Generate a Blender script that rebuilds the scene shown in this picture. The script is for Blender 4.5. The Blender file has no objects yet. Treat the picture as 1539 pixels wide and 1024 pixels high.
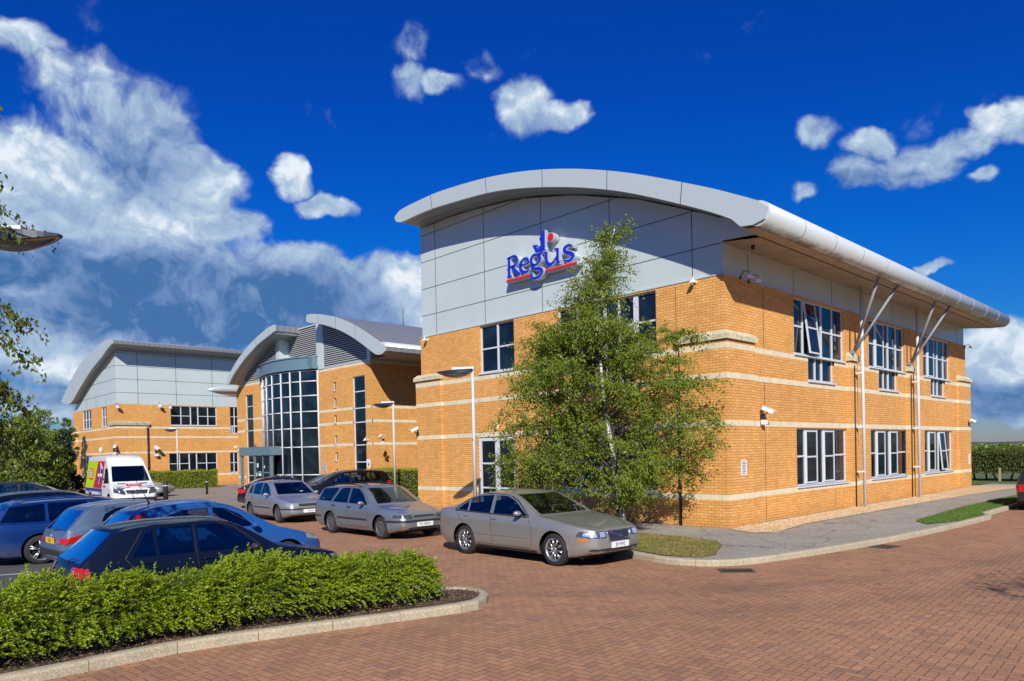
import bpy, bmesh, math, random
import numpy as np
from mathutils import Vector, Matrix
from mathutils.bvhtree import BVHTree
from mathutils.geometry import delaunay_2d_cdt
R = math.radians
PI = math.pi
random.seed(7)
rng = np.random.default_rng(11)
scn = bpy.context.scene
col = scn.collection

# ---------------------------------------------------------------- camera
CAM = Vector((-17.62335, -10.00487, 2.135))
YAW, PITCH, ROLL = R(46.0321), R(-0.9074), R(-1.2438)
FPX = 1094.47
FW = Vector((math.cos(YAW)*math.cos(PITCH), math.sin(YAW)*math.cos(PITCH), math.sin(PITCH)))
_rt = Vector((math.sin(YAW), -math.cos(YAW), 0))
_up = _rt.cross(FW)
RT = _rt*math.cos(ROLL) + _up*math.sin(ROLL)
UP = _up*math.cos(ROLL) - _rt*math.sin(ROLL)
cd = bpy.data.cameras.new('camera')
cam = bpy.data.objects.new('camera', cd)
col.objects.link(cam)
cam.matrix_world = Matrix(((RT.x, UP.x, -FW.x, CAM.x), (RT.y, UP.y, -FW.y, CAM.y), (RT.z, UP.z, -FW.z, CAM.z), (0, 0, 0, 1)))
cd.sensor_width = 36
cd.lens = FPX/1539*36
cd.shift_y = 186.05/1539
cd.clip_start = 0.1
cd.clip_end = 20000
scn.camera = cam
scn.view_settings.view_transform = 'Standard'
scn.view_settings.look = 'None'
scn.view_settings.exposure = 0.18
scn.view_settings.gamma = 1

SUN = Vector((1, 1.08, -.93)).normalized()       # direction the light travels
SUN_EL = math.asin(-SUN.z)
def ray(px, py):                                 # direction through a pixel of the photograph
    return (FW + RT*((px-769.49)/FPX) - UP*((py-698.05)/FPX)).normalized()

# ---------------------------------------------------------------- node helpers
class NT:
    def __init__(s, tree):
        s.t = tree; s.n = tree.nodes; s.l = tree.links
    def node(s, typ, **kw):
        n = s.n.new(typ)
        for k, v in kw.items(): setattr(n, k, v)
        return n
    def put(s, sock, v):
        if v is None: return
        if isinstance(v, bpy.types.NodeSocket): s.l.new(v, sock)
        else: sock.default_value = v
    def m(s, op, a, b=None, c=None, clamp=False):
        n = s.node('ShaderNodeMath', operation=op); n.use_clamp = clamp
        s.put(n.inputs[0], a); s.put(n.inputs[1], b); s.put(n.inputs[2], c)
        return n.outputs[0]
    def vm(s, op, a, b=None):
        n = s.node('ShaderNodeVectorMath', operation=op)
        s.put(n.inputs[0], a); s.put(n.inputs[1], b)
        return n.outputs['Value'] if op in ('LENGTH', 'DOT_PRODUCT', 'DISTANCE') else n.outputs[0]
    def comb(s, x, y, z):
        n = s.node('ShaderNodeCombineXYZ')
        s.put(n.inputs[0], x); s.put(n.inputs[1], y); s.put(n.inputs[2], z)
        return n.outputs[0]
    def sep(s, v):
        n = s.node('ShaderNodeSeparateXYZ'); s.put(n.inputs[0], v); return n.outputs
    def noise(s, v, scale, detail=3, rough=.55, dist=0, out=0):
        n = s.node('ShaderNodeTexNoise'); s.put(n.inputs['Vector'], v)
        n.inputs['Scale'].default_value = scale; n.inputs['Detail'].default_value = detail
        n.inputs['Roughness'].default_value = rough; n.inputs['Distortion'].default_value = dist
        return n.outputs[out]
    def vor(s, v, scale, feature='F1', out='Color'):
        n = s.node('ShaderNodeTexVoronoi', feature=feature); s.put(n.inputs['Vector'], v)
        n.inputs['Scale'].default_value = scale
        return n.outputs[out]
    def mapr(s, v, a, b, c=0., d=1.):
        n = s.node('ShaderNodeMapRange'); s.put(n.inputs[0], v)
        for i, q in zip((1, 2, 3, 4), (a, b, c, d)): s.put(n.inputs[i], q)
        return n.outputs[0]
    def mix(s, f, a, b, mode='MIX'):
        n = s.node('ShaderNodeMix', data_type='RGBA', blend_type=mode)
        s.put(n.inputs[0], f); s.put(n.inputs[6], c4(a)); s.put(n.inputs[7], c4(b))
        return n.outputs[2]
    def ramp(s, f, stops):
        n = s.node('ShaderNodeValToRGB'); s.put(n.inputs[0], f)
        e = n.color_ramp.elements
        while len(e) < len(stops): e.new(.5)
        for q, (p, c) in zip(e, stops): q.position = p; q.color = c4(c)
        return n.outputs[0]
    def bump(s, h, strength=.4, dist=.01):
        n = s.node('ShaderNodeBump'); s.put(n.inputs['Height'], h)
        n.inputs['Strength'].default_value = strength; n.inputs['Distance'].default_value = dist
        return n.outputs[0]
def c4(c):
    if isinstance(c, (tuple, list)) and len(c) == 3: return (*c, 1)
    return c
MATS = {}
def mat(name, color=(.5, .5, .5), rough=.6, metal=0, build=None, spec=.5, coat=0, emit=None, trans=0, ior=None, alpha=None):
    if name in MATS: return MATS[name]
    m = bpy.data.materials.new(name); m.use_nodes = True
    nt = NT(m.node_tree); b = m.node_tree.nodes['Principled BSDF']
    b.inputs['Base Color'].default_value = c4(color); b.inputs['Roughness'].default_value = rough
    b.inputs['Metallic'].default_value = metal; b.inputs['Specular IOR Level'].default_value = spec
    b.inputs['Coat Weight'].default_value = coat; b.inputs['Coat Roughness'].default_value = .03
    if trans: b.inputs['Transmission Weight'].default_value = trans
    if ior: b.inputs['IOR'].default_value = ior
    if emit: b.inputs['Emission Color'].default_value = c4(emit[0]); b.inputs['Emission Strength'].default_value = emit[1]
    if build: build(nt, b)
    MATS[name] = m
    return m
def pos(nt): return nt.node('ShaderNodeNewGeometry').outputs['Position']
def objc(nt): return nt.node('ShaderNodeTexCoord').outputs['Object']

# ---------------------------------------------------------------- world: sky with cumulus
world = bpy.data.worlds.new('World'); scn.world = world; world.use_nodes = True
wt = NT(world.node_tree); wt.n.clear()
sky = wt.node('ShaderNodeTexSky', sky_type='NISHITA')
sky.sun_disc = False; sky.sun_elevation = SUN_EL
SAZ = math.atan2(-SUN.x, -SUN.y)
sky.sun_rotation = SAZ
sky.air_density = 1.0; sky.dust_density = .2; sky.ozone_density = 3.0
dirv = wt.vm('NORMALIZE', wt.node('ShaderNodeTexCoord').outputs['Generated'])
dx, dy, dz = wt.sep(dirv)[:3]
hs = wt.node('ShaderNodeHueSaturation'); hs.inputs['Saturation'].default_value = 1.28; hs.inputs['Value'].default_value = .78
wt.put(hs.inputs['Color'], sky.outputs[0])
tint = wt.ramp(dz, [(0., (.42, .47, .78)), (.10, (.13, .53, .98)), (.26, (.03, .52, 1.20)), (.42, (.03, .44, 1.24)), (1., (.03, .40, 1.24))])
skyc = wt.mix(1.0, hs.outputs[0], tint, 'MULTIPLY')
# warp the direction a little so that cloud edges billow
nw = wt.noise(dirv, 6, 3, .5, out=1)
warp = wt.vm('SUBTRACT', nw, (.5, .5, .5))
nw2 = wt.noise(dirv, 22, 3, .5, out=1)
warp2 = wt.vm('SUBTRACT', nw2, (.5, .5, .5))
sc1 = wt.node('ShaderNodeVectorMath', operation='SCALE'); wt.put(sc1.inputs[0], warp); sc1.inputs['Scale'].default_value = .075
sc2 = wt.node('ShaderNodeVectorMath', operation='SCALE'); wt.put(sc2.inputs[0], warp2); sc2.inputs['Scale'].default_value = .035
wd = wt.vm('ADD', wt.vm('ADD', dirv, sc1.outputs[0]), sc2.outputs[0])
def blobs(lst):                     # soft elliptical cloud cores, each at its own bearing and elevation
    acc = None
    for (px, py, rx, ry, w) in lst:
        d = ray(px, py); sx = d.cross(Vector((0, 0, 1))).normalized(); sy = sx.cross(d)
        k = 1/FPX
        u = wt.m('DIVIDE', wt.vm('DOT_PRODUCT', wd, tuple(sx)), rx*k*.9)
        dd = wt.vm('SUBTRACT', wd, tuple(d))
        v = wt.m('DIVIDE', wt.vm('DOT_PRODUCT', dd, tuple(sy)), ry*k*.9)
        r = wt.m('SQRT', wt.m('ADD', wt.m('MULTIPLY', u, u), wt.m('MULTIPLY', v, v)))
        front = wt.m('GREATER_THAN', wt.vm('DOT_PRODUCT', dirv, tuple(d)), .3)
        b = wt.m('MULTIPLY', wt.m('MULTIPLY', wt.mapr(r, 1.25, .55, 0., 1.), w), front)
        acc = b if acc is None else wt.m('MAXIMUM', acc, b)
    return acc
#CLOUDS
core = blobs([(140, 335, 200, 105, 1), (40, 250, 120, 70, .8), (250, 200, 55, 60, .50), (120, 150, 75, 50, .42), (190, 210, 60, 40, .45), (30, 75, 50, 25, .36),
              (285, 300, 75, 70, .9), (340, 345, 55, 35, .7), (440, 425, 120, 48, 1), (590, 440, 100, 55, 1.1), (640, 490, 90, 60, 1.1), (500, 470, 170, 60, 1.05),
              (425, 262, 36, 34, .7), (485, 308, 46, 20, .7), (785, 168, 46, 40, .72), (845, 182, 44, 20, .66),
              (625, 55, 32, 30, .24), (620, 118, 34, 30, .33), (670, 122, 40, 18, .38), (730, 100, 30, 26, .27),
              (1238, 200, 30, 24, .52), (1320, 215, 34, 26, .58), (1300, 262, 54, 32, .64), (1380, 245, 60, 34, .70), (1455, 215, 40, 26, .62),
              (1505, 175, 36, 22, .58), (1213, 297, 17, 17, .5), (1466, 275, 26, 13, .52), (1392, 405, 22, 11, .62),
              (1480, 540, 80, 45, 1), (1560, 580, 90, 50, 1), (1480, 600, 90, 26, .8), (1570, 170, 50, 40, .8),
              (220, 430, 330, 70, .95), (120, 500, 260, 36, .62), (60, 545, 260, 30, .8), (60, 610, 200, 30, .7), (300, 490, 200, 25, .6)])
shade = blobs([(230, 440, 330, 62, 1), (60, 470, 200, 50, 1), (300, 490, 190, 34, 1), (400, 465, 110, 26, .6), (185, 225, 120, 60, .45), (120, 300, 120, 50, .18),
               (1500, 600, 110, 28, .8), (60, 590, 240, 24, .6), (200, 520, 240, 26, .55), (1340, 275, 120, 20, .3), (800, 195, 80, 16, .25)])
def billow(v, sc):
    n = wt.node('ShaderNodeTexVoronoi', feature='F1'); wt.put(n.inputs['Vector'], v); n.inputs['Scale'].default_value = sc
    n.normalize = True; n.inputs['Detail'].default_value = 4; n.inputs['Roughness'].default_value = .58; n.inputs['Lacunarity'].default_value = 2.1
    return wt.m('SUBTRACT', 1., n.outputs['Distance'])
n1 = wt.noise(wd, 9, 8, .58)
b1 = billow(wd, 13)
b1b = billow(wt.vm('ADD', wd, (-.004, -.004, .013)), 13)
rel = wt.m('MULTIPLY', wt.m('SUBTRACT', b1, b1b), 1.9)
n2 = wt.noise(dirv, 5, 6, .6)
shape = wt.m('ADD', wt.m('MULTIPLY', wt.m('SUBTRACT', b1, .58), 1.9), wt.m('MULTIPLY', wt.m('SUBTRACT', n1, .5), .75))
dens = wt.m('ADD', core, wt.m('MULTIPLY', wt.m('SUBTRACT', shape, .07), wt.mapr(core, .0, .5, .48, 1.)))
low = wt.mapr(dz, .15, .03, 0., .45)
dens = wt.m('MAXIMUM', dens, wt.m('ADD', low, wt.m('MULTIPLY', wt.m('SUBTRACT', n2, .60), 2.6)))
alpha = wt.mapr(dens, .20, .66); alpha.node.interpolation_type = 'SMOOTHSTEP'
n3 = wt.noise(wd, 8, 6, .55)
lit = wt.m('ADD', wt.m('ADD', wt.mapr(dens, .25, .9, .28, .46), wt.mapr(n3, .36, .64, .05, .55)), rel)
lit = wt.m('SUBTRACT', lit, wt.m('MULTIPLY', shade, .72), clamp=True)
ccol = wt.ramp(lit, [(0., (.55, 1.50, 3.5)), (.35, (1.95, 3.0, 5.1)), (.75, (4.1, 5.3, 6.7)), (1., (7.4, 8.0, 8.6))])
final = wt.mix(wt.m('MULTIPLY', alpha, .97), skyc, ccol)
bg = wt.node('ShaderNodeBackground'); bg.inputs['Strength'].default_value = .1
wt.put(bg.inputs['Color'], final)
wo = wt.node('ShaderNodeOutputWorld'); wt.put(wo.inputs[0], bg.outputs[0])
world.cycles.sampling_method = 'MANUAL'; world.cycles.sample_map_resolution = 1024

sl = bpy.data.lights.new('sun', 'SUN'); sl.energy = 5.0; sl.angle = R(.53); sl.color = (1, .94, .84)
so = bpy.data.objects.new('sun', sl); col.objects.link(so)
so.rotation_euler = SUN.to_track_quat('-Z', 'Y').to_euler()
so.location = (-60, -66, 60)
# ---------------------------------------------------------------- object helpers
def tag(o, label=None, cat=None, group=None, kind=None):
    if label: o['label'] = label
    if cat: o['category'] = cat
    if group: o['group'] = group
    if kind: o['kind'] = kind
    return o
def thing(name, label, cat, loc=(0, 0, 0), rz=0, group=None):
    o = bpy.data.objects.new(name, None); col.objects.link(o)
    o.empty_display_size = .2
    o.location = loc; o.rotation_euler = (0, 0, rz)
    return tag(o, label, cat, group)
class MB:
    """collects shapes, then links them as ONE mesh object"""
    def __init__(s): s.v = []; s.f = []; s.mi = []; s.sm = []
    def add(s, verts, faces, mi=0, smooth=False):
        k = len(s.v); s.v += [tuple(v) for v in verts]
        for f in faces: s.f.append([i+k for i in f]); s.mi.append(mi); s.sm.append(smooth)
    def box(s, a, b, mi=0):
        x0, x1 = sorted((a[0], b[0])); y0, y1 = sorted((a[1], b[1])); z0, z1 = sorted((a[2], b[2]))
        s.add([(x0, y0, z0), (x1, y0, z0), (x1, y1, z0), (x0, y1, z0), (x0, y0, z1), (x1, y0, z1), (x1, y1, z1), (x0, y1, z1)],
              [(3, 2, 1, 0), (4, 5, 6, 7), (0, 1, 5, 4), (1, 2, 6, 5), (2, 3, 7, 6), (3, 0, 4, 7)], mi)
    def obox(s, c, sz, rz=0, M=None, mi=0):
        hx, hy, hz = sz[0]/2, sz[1]/2, sz[2]/2
        M = M or Matrix.Rotation(rz, 3, 'Z')
        vs = [Vector(c) + M @ Vector((sx*hx, sy*hy, sz_*hz)) for sz_ in (-1, 1) for sx, sy in ((-1, -1), (1, -1), (1, 1), (-1, 1))]
        s.add(vs, [(3, 2, 1, 0), (4, 5, 6, 7), (0, 1, 5, 4), (1, 2, 6, 5), (2, 3, 7, 6), (3, 0, 4, 7)], mi)
    def tube(s, pts, r, n=8, mi=0, cap=True):
        pts = [Vector(p) for p in pts]; rs = r if isinstance(r, (list, tuple)) else [r]*len(pts)
        base = len(s.v); prev = None
        for i, p in enumerate(pts):
            d = (pts[min(i+1, len(pts)-1)] - pts[max(i-1, 0)])
            if d.length < 1e-9: d = Vector((0, 0, 1))
            d.normalize()
            if prev is None:
                a = d.cross(Vector((0, 0, 1)) if abs(d.z) < .9 else Vector((1, 0, 0))).normalized()
            else:
                a = (prev - d*prev.dot(d)).normalized()
            prev = a; b = d.cross(a)
            for k in range(n):
                t = 2*PI*k/n
                s.v.append(tuple(p + (a*math.cos(t) + b*math.sin(t))*rs[i]))
        for i in range(len(pts)-1):
            for k in range(n):
                s.f.append([base+i*n+k, base+i*n+(k+1) % n, base+(i+1)*n+(k+1) % n, base+(i+1)*n+k]); s.mi.append(mi); s.sm.append(True)
        if cap:
            s.f.append([base+k for k in range(n)][::-1]); s.mi.append(mi); s.sm.append(False)
            e = base+(len(pts)-1)*n
            s.f.append([e+k for k in range(n)]); s.mi.append(mi); s.sm.append(False)
    def prism(s, poly, axis, a, b, mi=0, smooth=False):
        """poly of 2D points extruded along axis (0,1,2) from a to b; 2D order = remaining axes"""
        def P(u, v, w): return {0: (w, u, v), 1: (u, w, v), 2: (u, v, w)}[axis]
        n = len(poly)
        vs = [P(u, v, a) for u, v in poly] + [P(u, v, b) for u, v in poly]
        s.add(vs, [], mi); k = len(s.v)-2*n
        s.f.append([k+i for i in range(n)]); s.mi.append(mi); s.sm.append(False)
        s.f.append([k+n+i for i in range(n)][::-1]); s.mi.append(mi); s.sm.append(False)
        for i in range(n):
            j = (i+1) % n
            s.f.append([k+i, k+n+i, k+n+j, k+j]); s.mi.append(mi); s.sm.append(smooth)
    def lathe(s, prof, c, axis='Y', n=24, mi=0):
        """prof: list of (r, h) ; axis of revolution through c"""
        base = len(s.v)
        for r_, h in prof:
            for k in range(n):
                t = 2*PI*k/n; a, b = r_*math.cos(t), r_*math.sin(t)
                p = {'Y': (a, h, b), 'Z': (a, b, h), 'X': (h, a, b)}[axis]
                s.v.append((c[0]+p[0], c[1]+p[1], c[2]+p[2]))
        for i in range(len(prof)-1):
            for k in range(n):
                s.f.append([base+i*n+k, base+i*n+(k+1) % n, base+(i+1)*n+(k+1) % n, base+(i+1)*n+k]); s.mi.append(mi); s.sm.append(True)
    def build(s, name, mats, parent=None, label=None, fix=True):
        me = bpy.data.meshes.new(name); me.from_pydata(s.v, [], s.f)
        if not isinstance(mats, (list, tuple)): mats = [mats]
        for m in mats: me.materials.append(m)
        me.polygons.foreach_set('material_index', s.mi)
        me.polygons.foreach_set('use_smooth', s.sm)
        if fix:
            bm = bmesh.new(); bm.from_mesh(me)
            bmesh.ops.recalc_face_normals(bm, faces=bm.faces)
            bm.to_mesh(me); bm.free()
        me.update()
        o = bpy.data.objects.new(name, me); col.objects.link(o)
        if parent: o.parent = parent
        if label: o['label'] = label
        return o
def mesh_np(name, V, F, m, parent=None, smooth=False, mi=None):
    """V (n,3) F (m,4) numpy"""
    me = bpy.data.meshes.new(name)
    me.vertices.add(len(V)); me.vertices.foreach_set('co', np.ascontiguousarray(V, dtype=np.float32).ravel())
    k = F.shape[1]
    me.loops.add(F.size); me.loops.foreach_set('vertex_index', F.astype(np.int32).ravel())
    me.polygons.add(len(F)); me.polygons.foreach_set('loop_start', np.arange(0, F.size, k, dtype=np.int32))
    me.polygons.foreach_set('use_smooth', np.full(len(F), smooth))
    ms = m if isinstance(m, (list, tuple)) else [m]
    for q in ms: me.materials.append(q)
    if mi is not None: me.polygons.foreach_set('material_index', mi.astype(np.int32))
    me.update(calc_edges=True); me.validate()
    o = bpy.data.objects.new(name, me); col.objects.link(o)
    if parent: o.parent = parent
    return o
def copy_tree(o, parent=None):
    c = o.copy(); col.objects.link(c); c.parent = parent
    for ch in list(o.children): copy_tree(ch, c)
    return c
def text_mesh(txt, size, extrude=.002, align='CENTER'):
    cu = bpy.data.curves.new('lettering', 'FONT'); cu.body = txt; cu.size = size; cu.extrude = extrude
    cu.align_x = align; cu.align_y = 'CENTER'; cu.resolution_u = 3
    ob = bpy.data.objects.new('lettering', cu)
    me = bpy.data.meshes.new_from_object(ob)
    bpy.data.objects.remove(ob)
    return me
def smooth_curve(pts, n=8):
    """Catmull-Rom through 2D/3D points"""
    P = [Vector(p).to_3d() if len(p) == 2 else Vector(p) for p in pts]; out = []
    for i in range(len(P)-1):
        p0, p1, p2, p3 = P[max(i-1, 0)], P[i], P[i+1], P[min(i+2, len(P)-1)]
        for k in range(n):
            t = k/n
            out.append(.5*((2*p1) + (p2-p0)*t + (2*p0-5*p1+4*p2-p3)*t*t + (3*p1-p0-3*p2+p3)*t**3))
    out.append(P[-1])
    return [tuple(p[:len(pts[0])]) for p in out]
def interp(x, pts):
    return float(np.interp(x, [p[0] for p in pts], [p[1] for p in pts]))

# ---------------------------------------------------------------- materials
def b_brick(nt, b):
    p = pos(nt); x, y, z = nt.sep(p)[:3]
    v = nt.comb(nt.m('ADD', x, y), z, 0.)
    br = nt.node('ShaderNodeTexBrick'); nt.put(br.inputs['Vector'], v)
    br.offset = .5; br.squash = 1
    br.inputs['Color1'].default_value = (.69, .335, .088, 1); br.inputs['Color2'].default_value = (.79, .42, .135, 1)
    br.inputs['Mortar'].default_value = (.45, .215, .062, 1)
    br.inputs['Scale'].default_value = 1; br.inputs['Mortar Size'].default_value = .0095; br.inputs['Mortar Smooth'].default_value = .25
    br.inputs['Bias'].default_value = -.25; br.inputs['Brick Width'].default_value = .225; br.inputs['Row Height'].default_value = .075
    cell = nt.comb(nt.m('FLOOR', nt.m('DIVIDE', nt.m('ADD', x, y), .225)), nt.m('FLOOR', nt.m('DIVIDE', z, .075)), 0.)
    wn = nt.node('ShaderNodeTexWhiteNoise'); nt.put(wn.inputs['Vector'], cell)
    big = nt.noise(p, .45, 4, .6); fine = nt.noise(p, 30, 3)
    f = nt.m('MULTIPLY', nt.mapr(wn.outputs['Value'], 0, 1, .91, 1.06), nt.mapr(big, .3, .7, .90, 1.08))
    f = nt.m('MULTIPLY', f, nt.mapr(fine, .3, .7, .95, 1.05))
    streak = nt.noise(nt.comb(nt.m('MULTIPLY', nt.m('ADD', x, y), 5.), nt.m('MULTIPLY', z, .25), 0.), 1.3, 4, .6)
    f = nt.m('MULTIPLY', f, nt.mapr(streak, .52, .8, 1., .80))
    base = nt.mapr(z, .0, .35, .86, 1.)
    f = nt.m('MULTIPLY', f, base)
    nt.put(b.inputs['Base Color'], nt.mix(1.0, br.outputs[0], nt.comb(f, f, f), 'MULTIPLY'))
    h = nt.m('ADD', nt.m('SUBTRACT', 1., br.outputs['Fac']), nt.m('MULTIPLY', fine, .25))
    nt.put(b.inputs['Normal'], nt.bump(h, .55, .008))
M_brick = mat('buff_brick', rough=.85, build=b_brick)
def noisy(c, amt=.12, sc=3., fine=40, bmp=.15, dirt=None, bd=.004):
    def f(nt, b):
        p = pos(nt)
        n = nt.noise(p, sc, 5, .6); n2 = nt.noise(p, fine, 3)
        k = nt.m('MULTIPLY', nt.mapr(n, .3, .7, 1-amt, 1+amt), nt.mapr(n2, .3, .7, 1-amt*.5, 1+amt*.5))
        cc = nt.mix(1., c, nt.comb(k, k, k), 'MULTIPLY')
        if dirt:
            d = nt.noise(p, sc*2.3, 6, .7)
            cc = nt.mix(nt.mapr(d, .5, .72, 0., .75), cc, dirt)
        nt.put(b.inputs['Base Color'], cc)
        if bmp: nt.put(b.inputs['Normal'], nt.bump(n2, bmp, bd))
    return f
def b_stone(nt, b):
    p = pos(nt); x, y, z = nt.sep(p)[:3]
    u = nt.m('ADD', x, y)
    j = nt.m('ABSOLUTE', nt.m('SUBTRACT', nt.m('FRACT', nt.m('DIVIDE', u, .62)), .5))
    joint = nt.m('GREATER_THAN', j, .491)
    n = nt.noise(p, 3, 5, .6); n2 = nt.noise(nt.comb(nt.m('MULTIPLY', u, 6.), z, 0.), 1.5, 4)
    k = nt.m('MULTIPLY', nt.mapr(n, .3, .7, .86, 1.06), nt.mapr(n2, .5, .8, 1., .85))
    nt.put(b.inputs['Base Color'], nt.mix(joint, nt.mix(1., (.70, .62, .43), nt.comb(k, k, k), 'MULTIPLY'), (.40, .33, .22)))
M_stone = mat('cream_stone', rough=.85, build=b_stone)
M_cap = mat('weathered_stone', rough=.9, build=noisy((.56, .50, .34), .2, 4., 30, .2, dirt=(.22, .19, .13)))
M_panel = mat('grey_cladding_panel', (.53, .57, .60), .34, .15, spec=.5, build=lambda nt, b: (nt.put(b.inputs['Base Color'], nt.mix(1., (.55, .63, .615), nt.comb(*[nt.mapr(nt.noise(pos(nt), .7, 4), .3, .7, .96, 1.03)]*3), 'MULTIPLY'))))
M_fascia = mat('pale_metal_fascia', (.46, .525, .54), .38, .1)
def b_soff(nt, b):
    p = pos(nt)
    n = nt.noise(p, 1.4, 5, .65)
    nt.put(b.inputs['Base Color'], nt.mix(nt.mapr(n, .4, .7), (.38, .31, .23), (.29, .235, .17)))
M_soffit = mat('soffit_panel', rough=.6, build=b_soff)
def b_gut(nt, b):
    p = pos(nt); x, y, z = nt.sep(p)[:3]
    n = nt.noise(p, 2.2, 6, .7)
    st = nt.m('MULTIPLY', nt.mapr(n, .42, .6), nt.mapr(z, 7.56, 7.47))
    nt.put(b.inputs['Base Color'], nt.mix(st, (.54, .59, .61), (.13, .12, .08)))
M_gutter = mat('gutter_metal', (.62, .64, .67), .35, .15, build=b_gut)
M_gut2 = mat('plain_gutter_metal', (.50, .555, .58), .35, .15)
def b_roof(nt, b):
    p = pos(nt); x, y, z = nt.sep(p)[:3]
    j = nt.m('ABSOLUTE', nt.m('SUBTRACT', nt.m('FRACT', nt.m('DIVIDE', x, .4)), .5))
    s_ = nt.m('GREATER_THAN', j, .44)
    nt.put(b.inputs['Base Color'], nt.mix(s_, (.27, .28, .29), (.16, .17, .18)))
    nt.put(b.inputs['Normal'], nt.bump(s_, .6, .03))
M_roof = mat('seamed_metal_roof', rough=.45, metal=.3, build=b_roof)
M_frame = mat('white_window_frame', (.58, .61, .65), .35)
M_joint = mat('dark_joint', (.03, .032, .036), .6)
def b_glass(nt, b):
    p = pos(nt)
    n = nt.noise(p, .9, 2)
    nt.put(b.inputs['Base Color'], nt.mix(nt.mapr(n, .4, .65), (.004, .008, .013), (.014, .026, .036)))
    n2 = nt.noise(p, .5, 1)
    nt.put(b.inputs['Normal'], nt.bump(n2, .12, .05))
M_glass = mat('window_glass', rough=.02, spec=.55, build=b_glass)
M_glass_low = mat('lower_window_glass', rough=.03, spec=.32, build=b_glass)
M_louvre = mat('louvre_blade', (.46, .47, .48), .4, .2)
M_louvre_dark = mat('louvre_gap', (.02, .02, .022), .8)
M_bluegrey = mat('blue_grey_metal', (.13, .21, .26), .4, .1)
M_white = mat('white_paint', (.74, .75, .76), .35)
M_lampgrey = mat('pale_grey_paint', (.56, .58, .62), .4)
M_dark = mat('dark_plastic', (.02, .021, .024), .5)
M_darkmetal = mat('dark_lamp_metal', (.035, .04, .05), .3, .4)
M_reflector = mat('lamp_reflector', (.42, .38, .32), .25, .8)
M_strut = mat('grey_strut', (.23, .25, .28), .5)
M_gravel = None
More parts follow.
